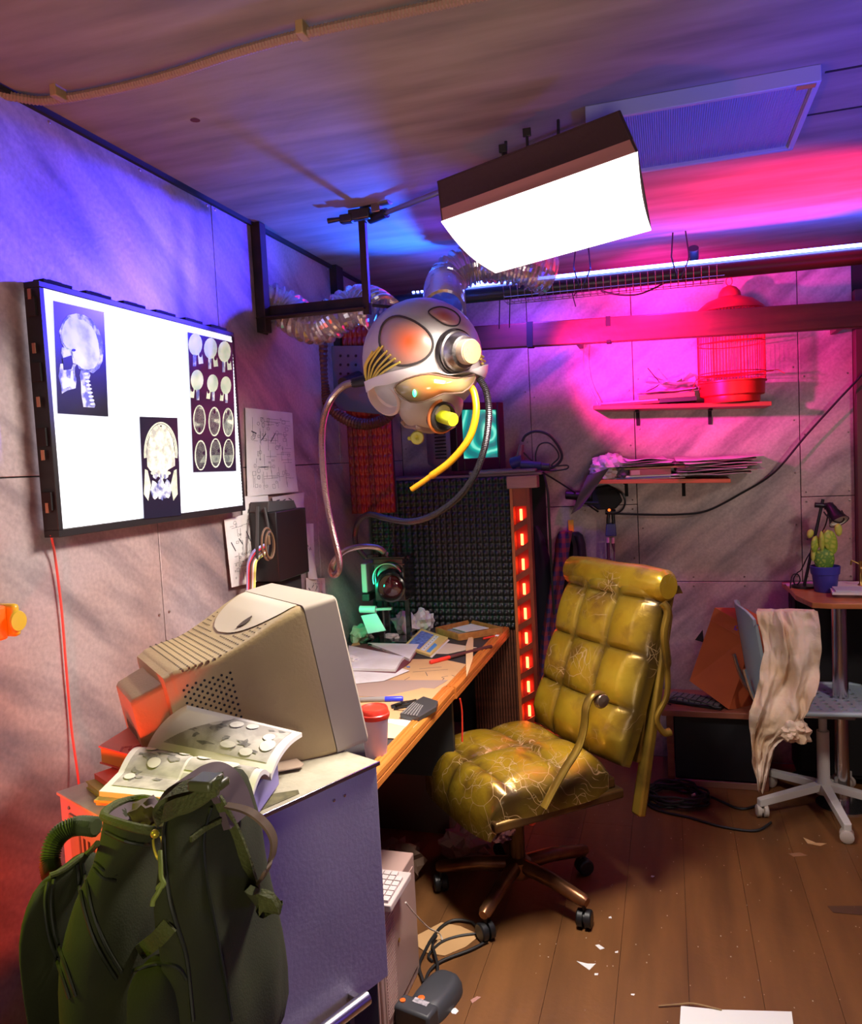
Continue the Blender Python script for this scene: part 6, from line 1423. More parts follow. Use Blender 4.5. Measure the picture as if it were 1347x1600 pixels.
# backrest: thin curved shell on the far-left side
bc = scn-fdir*.225
def backp(u, v):
    x = -.20+.40*u; z = .04+.36*v; return bc+sdir*x*(1-.12*v)+fdir*(-.05*v-.06*(1-(2*u-1)**2)*.6)+Vector((0, 0, z-.03*(2*u-1)**4*(1 if v > .9 else 0)))
build(MB().slab(backp, 14, 14, -fdir*.012), 'backrest', SB, wcr, angle=60, bevel=.003)
for x in (-.12, .12): build(MB().tube(spline([scn+sdir*x+Vector((0, 0, -.02)), scn+sdir*x-fdir*.2+Vector((0, 0, -.025)), bc+sdir*x-fdir*.05+Vector((0, 0, .03)), bc+sdir*x-fdir*.09+Vector((0, 0, .16))], 6), .009, 8), 'back_tube', CHROME, wcr)
# cloth over the backrest
CLM = M('stained_cloth', (.80, .66, .54), .85, 0, (.66, .46, .28), 8, bump=.5, bscale=35)
def cloth():
    rows = [(962, 1190, 1262, .02), (952, 1182, 1272, -.01), (956, 1181, 1280, -.035), (980, 1188, 1283, -.055), (1020, 1194, 1286, -.07), (1055, 1188, 1283, -.08), (1085, 1178, 1272, -.09), (1110, 1172, 1268, -.095), (1140, 1172, 1250, -.10), (1165, 1176, 1216, -.10), (1190, 1178, 1206, -.10), (1215, 1180, 1198, -.10), (1236, 1184, 1192, -.10)]
    yc = 3.155
    def fn(u, v):
        t = v*(len(rows)-1); i = min(int(t), len(rows)-2); t -= i; a, b = rows[i], rows[i+1]
        py, pl, pr__, dy = [a[k]+(b[k]-a[k])*t for k in range(4)]
        p = AY(pl+(pr__-pl)*u, py, yc+dy)
        q = noise.noise(Vector((u*2.5, v*4, 9)))*2.2; f = .010*math.sin(u*15+v*5+q*3)+.006*math.sin(u*29-v*11+q*5)+.05*noise.noise(Vector((u*3.2+q*.3, v*6, 3)))+.022*abs(noise.noise(Vector((u*9, v*16, 5))))
        edge = .012*noise.noise(Vector((v*9, 1.5 if u > .5 else 7.7, 0)))*(1 if abs(u-.5) > .4 else 0)
        return p+Vector((edge, f*min(1, v*5)-.0, 0))
    return MB().slab(fn, 40, 60, (0, .003, 0))
clo = build(cloth(), 'draped_cloth', CLM, angle=80); tag(clo, 'stained cream cloth draped over the back of the white swivel chair', 'cloth')
cc = AY(1240, 1143, 3.06)
clo2 = build(crumple((cc.x, cc.y+.02, cc.z), .060, 91, 4, .25, .9), 'cloth_bundle', CLM, angle=40); tag(clo2, 'cream cloth bundle bulging at the foot of the draped cloth', 'cloth')

# ============================================================ FLOOR THINGS
# coiled black cable
cc = AZ(1056, 1250, 0.006); co = root('cable_coil', cc, 'coil of black cable on the floor behind the gold chair', 'cable')
r_ = random.Random(3); pts = []
for k in range(150):
    a = 2*PI*k/24; rr_k = .10+.018*math.sin(k*.9); pts.append(cc+Vector((rr_k*1.12*math.cos(a)+.008*math.sin(k*.37), rr_k*.95*math.sin(a), .002+.0003*k+.003*abs(math.sin(k*.7)))))
pts += spline([pts[-1], AZ(1000, 1232, .006), AZ(1020, 1262, .006), AZ(1080, 1278, .006), AZ(1130, 1292, .006), AZ(1180, 1298, .006), AZ(1205, 1285, .012)], 8)[1:]
build(MB().tube(pts, .0052, 7), 'coil', RUB, co)
build(MB().tube(spline([cc+Vector((.10, .03, .006)), AZ(1110, 1245, .006), AZ(1150, 1262, .006), AZ(1172, 1262, .006), AZ(1200, 1250, .006)], 8), .0052, 7), 'tail', RUB, co)
build(MB().cyl(AZ(1082, 1243, .035), AZ(1086, 1241, .034), .006, n=8), 'white_tape', PAPERW, co)
cable('floor_cable', [AZ(*q, .006) for q in ((1225, 1215), (1240, 1208), (1265, 1203), (1290, 1206), (1347, 1215))], .006, 'black cable lying on the floor under the high table')
# bottom sheet and scraps
def scrap(pix, label, mat=PAPERW, z=.0006, th=.0008, lift=0.0, cat='paper scrap'):
    P_ = [AZ(px, py, z) for px, py in pix]
    if lift: P_[0].z += lift
    return tag(build(MB().prism(P_, (0, 0, th)), 'paper_scrap', mat, smooth=False), label, cat)
bs_ = [AZ(*q, .001) for q in ((1064, 1572), (1125, 1578), (1237, 1581), (1245, 1640), (1060, 1640))]
tag(build(MB().prism(bs_, (0, 0, .001)), 'paper_sheet', PAPERW, smooth=False), 'white sheet of paper lying at the bottom of the floor', 'paper')
tag(build(MB().tube(spline([AZ(1029, 1572, .004), AZ(1060, 1569, .006), AZ(1085, 1568, .008), AZ(1128, 1578, .004)], 6), .0018, 6), 'dry_twig', M('twig', (.35, .22, .10), .8)), 'thin dry twig along the top of the bottom sheet', 'twig')
scrap([(901, 1502), (918, 1506), (931, 1506), (921, 1516)], 'triangular white paper scrap on the open floor')
scrap([(930, 1477), (936, 1476), (945, 1482), (938, 1484)], 'small white scrap above the triangular one')
scrap([(961, 1487), (966, 1486), (966, 1489), (961, 1489)], 'tiny white scrap right of the triangular one')
scrap([(929, 1521), (935, 1521), (934, 1524), (929, 1524)], 'tiny white scrap just below the triangular one')
scrap([(951, 1433), (955, 1432), (956, 1435), (951, 1435)], 'tiny white scrap near the gold chair caster')
scrap([(986, 1553), (992, 1553), (991, 1556), (986, 1555)], 'tiny white scrap in the bottom middle of the floor')
scrap([(1018, 1368), (1023, 1369), (1020, 1371), (1017, 1370)], 'tiny scrap in the middle of the floor')
scrap([(704, 1577), (712, 1575), (717, 1580), (712, 1585), (706, 1584)], 'white scrap right of the battery charger')
scrap([(735, 1563), (745, 1557), (752, 1558), (738, 1568)], 'pinkish scrap right of the battery charger', M('pink_scrap', (.45, .22, .18), .8))
scrap([(1255, 1311), (1275, 1317), (1292, 1318), (1282, 1322), (1262, 1318)], 'crumpled straw-coloured scrap before the white chair', KRAFT, lift=.006)
scrap([(1232, 1334), (1250, 1332), (1262, 1337), (1240, 1339)], 'flat brownish scrap before the white chair', M('brown_scrap', (.28, .13, .06), .8))
scrap([(1293, 1416), (1347, 1416), (1347, 1430), (1302, 1426)], 'dark rectangular floor patch at the right edge', M('dark_patch', (.10, .045, .022), .6), th=.0012, cat='patch')
mbd = MB(); r_ = random.Random(12)
for i in range(160):
    p = Vector((.9+1.6*r_.random(), 1.9+1.4*r_.random(), .0012)); s_ = .0012+.0022*r_.random(); mbd.box(p, (s_, s_*1.3, .0012))
tag(build(mbd, 'floor_crumbs', M('crumb', (.55, .42, .30), .8), smooth=False), 'fine pale crumbs scattered over the brown floor', 'crumbs', kind='stuff')
# PC tower with keyboard on top, beneath the desk
tw0 = AZ(650, 1560, 0)
TWR = root('computer_tower', (.52, 1.90, 0), 'beige computer tower standing under the desk end', 'computer')
BG2 = M('old_beige', (.42, .28, .24), .5)
tx1 = AZ(648, 1575, 0).x; ty0 = AZ(618, 1600, 0).y; twx0 = tx1-.17
th_ = .36
tyA, tyB = 1.78, 2.08
build(MB().bb((.40, tyA, 0), (.585, tyB, th_)), 'case', BG2, TWR, bevel=.004)
build(MB().bb((.405, tyA-.012, .004), (.58, tyA, th_-.004)), 'front_bezel', M('bezel_pinkish', (.48, .32, .28), .5), TWR, bevel=.003)
for k in range(3): build(MB().bb((.42, tyA-.016, th_-.05-.055*k), (.565, tyA-.012, th_-.012-.055*k)), 'drive_cover', M('bezel_pinkish2', (.40, .26, .23), .5), TWR, bevel=.002)
build(MB().bb((.585, tyA+.02, .03), (.588, tyB-.02, th_-.03)), 'side_panel', BG2, TWR, bevel=.002)
rb = MB()
for k in range(34): rb.bb((.588, tyA+.03, .04+.0085*k), (.5895, tyA+.10, .0445+.0085*k))
build(rb, 'side_ribs', BG2, TWR, smooth=False)
build(MB().cyl((.5895, tyA+.13, .20), (.5915, tyA+.13, .20), .006, n=10), 'lock', BRS, TWR)
kbx = root('white_keyboard', (.50, 1.90, th_), 'dirty white keyboard lying on top of the computer tower', 'keyboard', rotz=0.0)
build(MB().bb((-.15, -.125, .0005), (.125, .04, .020)), 'case', M('dirty_white', (.55, .45, .42), .5), kbx, local=True, bevel=.003)
for i in range(13):
    for j in range(6):
        if (i*7+j*3) % 11: build(MB().prism([(-.142+.020*i, -.117+.024*j, .020), (-.125+.020*i, -.117+.024*j, .020), (-.125+.020*i, -.097+.024*j, .020), (-.142+.020*i, -.097+.024*j, .020)], (0, 0, .008)), 'key', M('key_white', (.62, .52, .50), .5), kbx, local=True, smooth=False)
tag(build(MB().tube(spline([AZ(634, 1410, .33), AZ(650, 1430, .22), AZ(670, 1450, .1), AZ(686, 1458, .03), AZ(692, 1470, .006)], 8), .0022, 6), 'white_wire', M('wire_white', (.65, .60, .55), .5)), 'thin white wire running from the keyboard to the floor', 'wire')
# dark trunk the cabinet stands on
# cardboard scrap and cables on the floor
scrap([(652, 1462), (690, 1442), (720, 1448), (750, 1462), (728, 1480), (695, 1494), (668, 1490), (650, 1478)], 'tan cardboard piece on the floor beside the computer tower', KRAFT, z=.001, th=.002, cat='cardboard')
cable('floor_cable', [AZ(*q, .008) for q in ((745, 1448), (735, 1440), (710, 1438), (690, 1448), (674, 1468), (662, 1490), (655, 1510), (662, 1535))], .0048, 'black cable arching over the tan cardboard piece')
cable('floor_cable', [AZ(*q, .007) for q in ((762, 1470), (735, 1484), (700, 1497), (680, 1508), (668, 1522), (663, 1543))], .0045, 'black cable running from the chair caster to the battery charger')
cable('floor_cable', [AZ(*q, .018) for q in ((682, 1462), (676, 1475), (680, 1492), (684, 1510), (682, 1528), (680, 1545))], .0045, 'short black cable crossing the others above the battery charger')
cable('floor_cable', [AZ(*q, .006) for q in ((755, 1458), (720, 1462), (690, 1472), (670, 1492), (676, 1502))], .004, 'thin black cable lying across the tan cardboard piece')
# battery charger
bq = AZ(672, 1578, 0); bcg = root('battery_charger', bq, 'dark grey battery charger with orange buttons on the floor', 'charger', rotz=-.25)
CGY = M('charger_grey', (.045, .047, .055), .5)
build(MB().loft([((0, .03, .001), (.055, 0, 0), (0, .095, 0)), ((0, .03, .022), (.054, 0, 0), (0, .093, 0)), ((0, .035, .040), (.044, 0, 0), (0, .080, 0)), ((0, .04, .046), (.030, 0, 0), (0, .062, 0))], 32, p=3.2), 'case', CGY, bcg, local=True)
build(MB().bb((-.055, -.095, .001), (.055, -.040, .058)), 'battery_block', CGY, bcg, local=True, bevel=.008)
build(MB().lathe([(.010, 0), (.010, .006), (.007, .008), (0, .008)], 14, (-.012, -.022, .040), (0, 0, 1)).lathe([(.008, 0), (.008, .005), (0, .006)], 14, (-.040, -.07, .056), (0, 0, 1)), 'orange_button', M('orange_button', (.85, .16, .02), .4), bcg, local=True)
build(MB().box((.006, -.052, .059), (.045, .018, .001)), 'torn_label', M('torn_label', (.55, .50, .55), .7, 0, (.2, .2, .22), 120), bcg, local=True)
# junk in the dark under the desk
JP = PAPER
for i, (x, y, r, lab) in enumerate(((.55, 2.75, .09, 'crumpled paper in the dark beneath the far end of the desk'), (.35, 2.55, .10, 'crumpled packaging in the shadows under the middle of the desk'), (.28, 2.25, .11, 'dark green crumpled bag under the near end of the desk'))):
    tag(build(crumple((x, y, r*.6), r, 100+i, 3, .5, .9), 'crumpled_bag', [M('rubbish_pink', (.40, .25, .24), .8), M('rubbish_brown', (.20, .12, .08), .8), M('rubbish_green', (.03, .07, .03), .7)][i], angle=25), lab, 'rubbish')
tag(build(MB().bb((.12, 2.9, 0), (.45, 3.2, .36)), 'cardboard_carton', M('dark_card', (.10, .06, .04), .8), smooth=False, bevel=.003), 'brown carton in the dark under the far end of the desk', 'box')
cable('hanging_wire', [(DX+.012, 2.44, DZ-.04), (DX+.014, 2.45, .66), (DX+.010, 2.45, .56)], .003, 'short red wire hanging under the split in the desk edge', REDP)

# ============================================================ FOREGROUND LEFT: CABINET, MONITOR, BAG
cA = Vector((.244, 1.123)); cC = Vector((.778, 1.357)); cd_ = Vector((.413, .911)).normalized()
cw_ = Vector((-cd_.y, cd_.x)); tlen = .4335; cBn = cC-cd_*tlen; Wd = (cA-cBn).dot(cw_)
CT = .93; CB = .50
ca = root('metal_cabinet', (cBn.x, cBn.y, CB), 'worn pale metal cabinet carrying the old monitor, its side lit violet', 'cabinet')
O3 = lambda a, b, z: Vector((cBn.x+cd_.x*a+cw_.x*b, cBn.y+cd_.y*a+cw_.y*b, z))
CMT = M('cabinet_paint_warm_lit', (.52, .48, .36), .42, .1, (.40, .36, .26), 9, bump=.15, bscale=80, lo=.45, hi=.6)  # worn top paint, the softbox's cream light mixed into its colour
CSD = M('cabinet_paint_violet_lit', (.44, .40, .46), .5, .1, (.30, .28, .32), 3, lo=.3, hi=.8, bump=.08, bscale=120)  # same grey-white paint, the violet light on the side mixed into its colour
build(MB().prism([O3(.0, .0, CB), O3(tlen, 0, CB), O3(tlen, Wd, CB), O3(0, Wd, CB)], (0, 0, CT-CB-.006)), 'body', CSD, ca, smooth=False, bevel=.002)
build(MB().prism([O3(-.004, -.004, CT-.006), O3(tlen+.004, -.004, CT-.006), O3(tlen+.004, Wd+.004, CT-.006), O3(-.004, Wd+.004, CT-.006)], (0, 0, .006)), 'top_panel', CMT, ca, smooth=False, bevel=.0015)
build(MB().bar(O3(-.004, -.005, CT-.003), O3(tlen+.004, -.005, CT-.003), .003, .008), 'edge_strip', CHROME, ca, bevel=.001)
sc_ = MB()
for t in (.12, .20, .74, .80): sc_.lathe([(.004, 0), (.003, .0025), (0, .003)], 8, O3(tlen*t, 0, CT-.035), (cd_.y, -cd_.x, 0))
for t in (.1, .5, .9): sc_.lathe([(.004, 0), (.003, .0025), (0, .003)], 8, O3(0, Wd*t, CT-.02), (-cd_.x, -cd_.y, 0))
build(sc_, 'screws', CHROME, ca, kind='stuff')
hp0 = O3(tlen*.30, -.030, CB+.018); hp1 = O3(tlen*.80, -.030, CB+.018)
build(MB().cyl(hp0, hp1, .013, n=18).bar(O3(tlen*.33, -.03, CB+.018), O3(tlen*.33, 0.0, CB+.018), .012).bar(O3(tlen*.77, -.03, CB+.018), O3(tlen*.77, 0.0, CB+.018), .012), 'handle', M('brushed_handle', (.62, .58, .60), .25, 1.0), ca, label='bright metal tube handle')
bk_m = MB()
for i in range(7): bk_m.box(O3(.0-.001, Wd*.52+.018*i, CT-.085), (.004, .010, .05), rot=Matrix.Rotation(math.atan2(cd_.y, cd_.x), 3, 'Z'))
build(MB().prism([O3(-.003, Wd*.42, CT-.14), O3(-.003, Wd*.90, CT-.14), O3(-.003, Wd*.90, CT-.03), O3(-.003, Wd*.42, CT-.03)], (cd_.x*.004, cd_.y*.004, 0)), 'rear_plate', M('rear_plate', (.30, .30, .24), .5, .3), ca, smooth=False)
build(bk_m, 'vent_slots', BLKM, ca)
st = MB().prism([O3(tlen*.36, .010, CT+.0), O3(tlen*.40, .045, CT+.0), O3(tlen*.52, .045, CT), O3(tlen*.60, .022, CT), O3(tlen*.58, .008, CT)], (0, 0, .0012))
build(st, 'glue_stain', M('olive_stain', (.16, .14, .06), .6, 0, (.08, .07, .03), 60), ca, smooth=False)
# black trunk beneath
tk_ = root('flight_case', O3(tlen/2, Wd/2, 0), 'black flight case standing under the metal cabinet', 'case')
build(MB().prism([O3(.0, .02, 0), O3(tlen-.01, .02, 0), O3(tlen-.01, Wd-.02, 0), O3(0, Wd-.02, 0)], (0, 0, CB-.001)), 'body', BLKM, tk_, smooth=False, bevel=.004)
for t in (.3, .55, .8): build(MB().bar(O3(tlen*t, .018, .02), O3(tlen*t, .018, CB-.02), .012, .006, up=(cd_.y, -cd_.x, 0)), 'rib', M('trunk_rib', (.03, .03, .05), .4), tk_, bevel=.001)

# CRT monitor seen from behind
F0 = Vector((.736, 1.433, .938)); fx_ = Vector((.667, .729, .158)).normalized(); sx_ = Vector((-.732, .68, -.044)).normalized(); ux_ = fx_.cross(sx_).normalized(); sx_ = ux_.cross(fx_)
MC = Matrix(((fx_.x, sx_.x, ux_.x, F0.x), (fx_.y, sx_.y, ux_.y, F0.y), (fx_.z, sx_.z, ux_.z, F0.z), (0, 0, 0, 1)))
crt = root('old_monitor', F0, 'big beige CRT monitor seen from behind, tilted on the metal cabinet', 'monitor', mx=MC)
BG = BEIGE; MW, MH = .40, .31
def rect_ring(x, y0, y1, z0, z1, r=.02, n=6):
    out = []
    for cy, cz, a0_ in ((y1-r, z1-r, 0), (y0+r, z1-r, PI/2), (y0+r, z0+r, PI), (y1-r, z0+r, 1.5*PI)):
        for k in range(n+1): a = a0_+PI/2*k/n; out.append(Vector((x, cy+r*math.cos(a), cz+r*math.sin(a))))
    return out
def shell(rings, cap0=True, cap1=True):
    mb = MB(); n = len(rings[0]); vs = [p for r in rings for p in r]
    fs = [(i*n+k, i*n+(k+1) % n, (i+1)*n+(k+1) % n, (i+1)*n+k) for i in range(len(rings)-1) for k in range(n)]
    if cap0: fs.append(tuple(range(n)))
    if cap1: fs.append(tuple((len(rings)-1)*n+k for k in reversed(range(n))))
    return mb.add(vs, fs)
build(shell([rect_ring(-.071, 0, MW, .002, MH, .012), rect_ring(-.004, .0, MW, 0, MH, .012), rect_ring(0, .004, MW-.004, .004, MH-.004, .012), rect_ring(0, .03, MW-.03, .04, MH-.03, .01), rect_ring(-.02, .035, MW-.035, .045, MH-.035, .01)]), 'bezel', M('bezel_beige', (.42, .35, .27), .45), crt, local=True, angle=30)
build(MB().grid(lambda u, v: (-.018+.012*math.sin(PI*u)*math.sin(PI*v), .036+.328*u, .046+.228*v), 8, 8), 'screen', M('dark_screen', (.01, .012, .012), .1), crt, local=True)
prof_ = [(-.073, 0, .003, MH-.002), (-.09, .0, .004, MH-.004), (-.13, .006, .008, MH-.016), (-.18, .014, .018, MH-.034), (-.22, .022, .03, MH-.046), (-.25, .03, .045, MH-.052), (-.29, .037, .055, MH-.052), (-.325, .042, .065, MH-.054), (-.333, .046, .07, MH-.058)]
build(shell([rect_ring(x, s_, MW-s_, z0, z1, .016) for x, s_, z0, z1 in prof_]), 'rear_shell', BG, crt, local=True, angle=35)
# red-lit rear end: lip and small rear box
build(shell([rect_ring(-.333, .046, MW-.046, .07, MH-.058, .016), rect_ring(-.345, .050, MW-.05, .075, MH-.062, .016)]), 'rear_lip', BG, crt, local=True, angle=35)
build(shell([rect_ring(-.345, .09, MW-.09, .085, MH-.080, .012), rect_ring(-.398, .10, MW-.10, .095, MH-.092, .012), rect_ring(-.404, .105, MW-.105, .10, MH-.098, .010)]), 'rear_box', BG, crt, local=True, angle=35)
def side_s(x):
    for (x0_, s0_, a_, b_), (x1_, s1_, c_, d_) in zip(prof_, prof_[1:]):
        if x1_ <= x <= x0_: t = (x0_-x)/(x0_-x1_); return s0_+(s1_-s0_)*t, b_+(d_-b_)*t
    return prof_[-1][1], prof_[-1][3]
hl = MB()
for i in range(12):
    for j in range(13):
        x = -.232-.0078*i; z = .075+.0125*j+.006*(i % 2); s_, zt2 = side_s(x)
        if z > zt2-.03 or z < .05: continue
        hl.lathe([(.0026, 0), (.0024, .0006)], 7, (x, s_-.0002, z), (0, -1, 0))
build(hl, 'side_vents', BLKM, crt, local=True, kind='stuff')
tv = MB()
for i in range(19):
    x = -.092-.0122*i; s_, zt2 = side_s(x)
    for j in range(24):
        y = .036+j*(MW-.072)/24
        if ((x+.070)/.135)**2+((y-MW/2)/.185)**2 < 1: continue
        tv.bb((x-.0014, y, zt2-.004), (x+.0014, y+.0075, zt2+.0006))
build(tv, 'top_vents', M('vent_brown', (.10, .07, .035), .7), crt, local=True, kind='stuff')
# smooth pale badge dome on top with a dark chip
bd_ = MB().grid(lambda u, v: (-.074-.122*v, MW/2+(u-.5)*.345*math.sqrt(max(0, 1-(v*.999)**2)), max(side_s(-.074-.122*v)[1]+.0022, MH-.002-.10*v*v+.0)), 20, 20)
build(bd_, 'smooth_badge', M('badge_pale', (.58, .50, .36), .35), crt, local=True)
bzf = lambda x: max(side_s(x)[1]+.0022, MH-.002-.10*((-.074-x)/.122)**2)
ch_ = [Vector((-.155+.016*math.cos(a)*(1+.3*math.sin(3*a)), .130+.013*math.sin(a), bzf(-.155+.016*math.cos(a)*(1+.3*math.sin(3*a)))+.0015)) for a in [2*PI*k/12 for k in range(12)]]
build(MB().prism(ch_, (0, 0, .001)), 'dark_chip', M('chip_brown', (.06, .035, .02), .8), crt, local=True, smooth=False)
lg = MB()
for i in range(5): lg.tube([Vector((-.4046, .15+.012*math.cos(t)+.022*i, .14+.010*math.sin(t))) for t in [2*PI*k/12 for k in range(12)]], .0008, 4, closed=True)
build(lg, 'embossed_marks', M('emboss', (.35, .26, .18), .5), crt, local=True)
# tilt foot under the monitor (vertical, reaching the cabinet top)
fc = MC @ Vector((-.20, MW/2, .02)); fz = CT
build(MB().lathe([(.10, 0), (.10, .008), (.07, .012), (.06, fc.z-fz+.004)], 28, (fc.x-.02, fc.y-.06, fz+.0005)), 'tilt_foot', BG, crt)
# flat grey block and papers between comic and monitor
fbp = [AZ(*q, CT+.001) for q in ((455, 1150), (490, 1152), (478, 1170), (452, 1168))]
tag(build(MB().prism(fbp, (0, 0, .016)), 'grey_slab', M('blue_grey_plastic', (.12, .13, .25), .4), smooth=False, bevel=.002), 'blue-grey plastic slab beside the comic against the monitor', 'slab')

# stack under the comic
def stk(pix, z, th, name, mat, label, cat, page=None, lean=0):
    P_ = [AZ(px, py, z) for px, py in pix]; o = root(name, P_[0], label, cat)
    if page:
        build(MB().prism([p+Vector((0, 0, 0)) for p in P_], (0, 0, .0025)), 'back_cover', mat, o, smooth=False)
        ctr_ = sum(P_, Vector())/len(P_)
        build(MB().prism([ctr_+(p-ctr_)*.97+Vector((0, 0, .0025)) for p in P_], (0, 0, th-.005)), 'page_block', page, o, smooth=False)
        build(MB().prism([p+Vector((0, 0, th-.0025)) for p in P_], (0, 0, .0025)), 'front_cover', mat, o, smooth=False)
    else: build(MB().prism(P_, (0, 0, th)), 'cover', mat, o, smooth=False)
    return o
YG = M('page_yellow', (.72, .62, .20), .7); RC_ = M('cover_red_orange', (.78, .12, .06), .5)
stk([(135, 1232), (178, 1222), (300, 1225), (330, 1250), (160, 1252)], CT+.001, .014, 'yellow_magazine', M('magazine_yellow', (.55, .52, .10), .6), 'yellow-green magazine at the bottom of the stack on the cabinet', 'magazine', page=M('magazine_pages', (.60, .58, .22), .7))
stk([(148, 1217), (185, 1204), (330, 1216), (300, 1240), (170, 1232)], CT+.016, .010, 'red_booklet', RC_, 'thin red booklet under the thick red book', 'booklet')
red = stk([(156, 1193), (236, 1140), (345, 1150), (330, 1190), (240, 1218)], CT+.028, .034, 'red_book', M('cover_red_pink', (.75, .18, .12), .5), 'thick red book with yellow page edges beside the comic', 'book', page=M('pages_orange', (.80, .48, .08), .7))
zb = CT+.028+.034+.0006
tx0 = AZ(178, 1172, zb); tx1_ = AZ(240, 1168, zb)
text_mesh('FROLI', .030, M('title_red', (.55, .03, .02), .5), red, frame(AZ(222, 1166, zb), (AZ(198, 1171, zb)-AZ(240, 1166, zb)), (AZ(214, 1178, zb)-AZ(220, 1160, zb))), 'title_lettering', bold=.0006)
text_mesh('AT THE', .012, M('title_red', (.55, .03, .02), .5), red, frame(AZ(232, 1150, zb), (AZ(210, 1153, zb)-AZ(245, 1149, zb)), (AZ(214, 1178, zb)-AZ(220, 1160, zb))), 'title_lettering')
for i, (zz, off) in enumerate(((CT+.016, 0), (CT+.021, 4), (CT+.026, -3))):
    stk([(150+off, 1258-i*2), (270, 1262), (375, 1280+off), (400, 1215), (300, 1195), (200, 1210)], zz+.016 if False else zz, .004, 'yellow_leaflet', M('leaflet_yellow_%d' % (i % 2), ((.62, .60, .14), (.70, .68, .30))[i % 2], .6), ['lowest', 'middle', 'upper'][i]+' yellow-green leaflet under the open comic', 'leaflet')
# open comic
zc_ = CT+.068
com = root('open_comic', AZ(300, 1180, zc_), 'open black and white comic magazine lying on the cabinet', 'comic')
UP = [APL(292, 1105, F0-sx_*.030, sx_), APL(472, 1148, F0-sx_*.030, sx_), AZ(423, 1207, zc_), AZ(228, 1167, zc_)]
LO = [AZ(*q, zc_-.004) for q in ((228, 1167), (423, 1207), (378, 1262), (155, 1240))]
def pg_fn(Q, hump, flip):
    def f(u, v):
        p = (Q[0].lerp(Q[1], u)).lerp(Q[3].lerp(Q[2], u), v); t = v if not flip else 1-v
        return p+Vector((0, 0, hump*math.sin(PI*min(1, t*1.0))*(1-.6*t)+.012*(1-math.exp(-((1-t))*0))))
    return f
def pf_up(u, v):   # v=1 at the spine
    p = (UP[0].lerp(UP[1], u)).lerp(UP[3].lerp(UP[2], u), v); return p+Vector((0, 0, .010*math.sin(PI*v)**1.0+.004-.010*v**8))
def pf_lo(u, v):   # v=0 at the spine
    p = (LO[0].lerp(LO[1], u)).lerp(LO[3].lerp(LO[2], u), v); return p+Vector((0, 0, .016*math.sin(PI*min(1, v*1.6))**1.0*(v < .625)+.004-.010*(1-v)**8))
PGM = M('comic_page', (.74, .70, .62), .75)
build(MB().slab(pf_up, 24, 32, (0, 0, -.008)), 'page_block', PGM, com, angle=60)
build(MB().slab(pf_lo, 24, 32, (0, 0, -.008)), 'page_block', PGM, com, angle=60)
GR1 = M('halftone_grey', (.34, .31, .27), .8, 0, (.52, .48, .42), 26, bump=0, lo=.4, hi=.6); GR2 = M('comic_dark', (.13, .12, .11), .8, 0, (.30, .28, .25), 60); BAL = M('balloon_white', (.66, .62, .54), .8)
def on_page(pf, poly, lift, mb, nrm=Vector((0, 0, 1))):
    P_ = [Vector(pf(u, v))+Vector((0, 0, lift)) for u, v in poly]; n = len(P_); c = sum(P_, Vector())/n
    cu_ = sum(p[0] for p in poly)/n; cv_ = sum(p[1] for p in poly)/n; c = Vector(pf(cu_, cv_))+Vector((0, 0, lift))
    mb.add([c]+P_, [(0, 1+k, 1+(k+1) % n) for k in range(n)])
def panel(pf, u0, v0, u1, v1, mb, lift=.0012):
    mb.grid(lambda a, b: Vector(pf(u0+(u1-u0)*a, v0+(v1-v0)*b))+Vector((0, 0, lift)), 24, 28)
g1, g2, g3, g4 = MB(), MB(), MB(), MB()
panel(pf_up, .06, .10, .94, .88, g1)
panel(pf_lo, .05, .12, .46, .88, g1); panel(pf_lo, .48, .12, .95, .50, g1); panel(pf_lo, .48, .54, .95, .90, g1)
r_ = random.Random(21)
def ell(pf, cu__, cv__, a, b, mb, lift, ang=0, jag=0, n=14):
    on_page(pf, [(cu__+a*math.cos(t+ang)*(1+jag*(r_.random()-.5)), cv__+b*math.sin(t)*(1+jag*(r_.random()-.5))) for t in [2*PI*k/n for k in range(n)]], lift, mb)
for k in range(16): ell(pf_up, .12+.76*r_.random(), .18+.6*r_.random(), .02+.035*r_.random(), .02+.03*r_.random(), g2, .0022, jag=1.4, n=9)
for k in range(22): ell(pf_lo, .08+(.34 if k < 12 else .84)*r_.random(), .18+.62*r_.random(), .015+.03*r_.random(), .02+.04*r_.random(), g2, .0022, jag=1.4, n=9)
for cu1, cv1, a, b in ((.36, .34, .05, .09), (.52, .28, .05, .10), (.64, .24, .045, .09), (.88, .62, .055, .12), (.84, .44, .045, .09), (.20, .24, .05, .06), (.60, .74, .06, .06), (.13, .70, .04, .06), (.76, .80, .05, .06)): ell(pf_up, cu1, cv1, a, b, g3, .0032)
for cu1, cv1, a, b in ((.14, .24, .04, .06), (.40, .20, .04, .07), (.56, .22, .05, .08), (.24, .48, .05, .07), (.62, .70, .07, .12), (.78, .30, .06, .09), (.12, .70, .04, .06)): ell(pf_lo, cu1, cv1, a, b, g3, .0032)
for mb_, m_, nm_ in ((g1, GR1, 'printed_panels'), (g2, GR2, 'printed_figures'), (g3, BAL, 'speech_balloons')):
    build(mb_, nm_, m_, com, smooth=False, kind='stuff')
# folded loose paper right of the comic
fp = [AZ(*q, CT+.006) for q in ((430, 1160), (475, 1195), (470, 1200), (432, 1207), (420, 1190))]
tag(build(MB().prism(fp, (0, 0, .002)), 'dusty_paper', M('dusty_pages', (.45, .33, .24), .7), smooth=False), 'dusty brownish pages sticking out right of the comic', 'paper')
tag(build(MB().bar(AZ(423, 1205, CT+.03), AZ(380, 1262, CT+.03), .03, .05), 'violet_book', M('violet_cover', (.22, .18, .42), .5), smooth=False, bevel=.004), 'violet-edged book propping the right side of the comic', 'book')

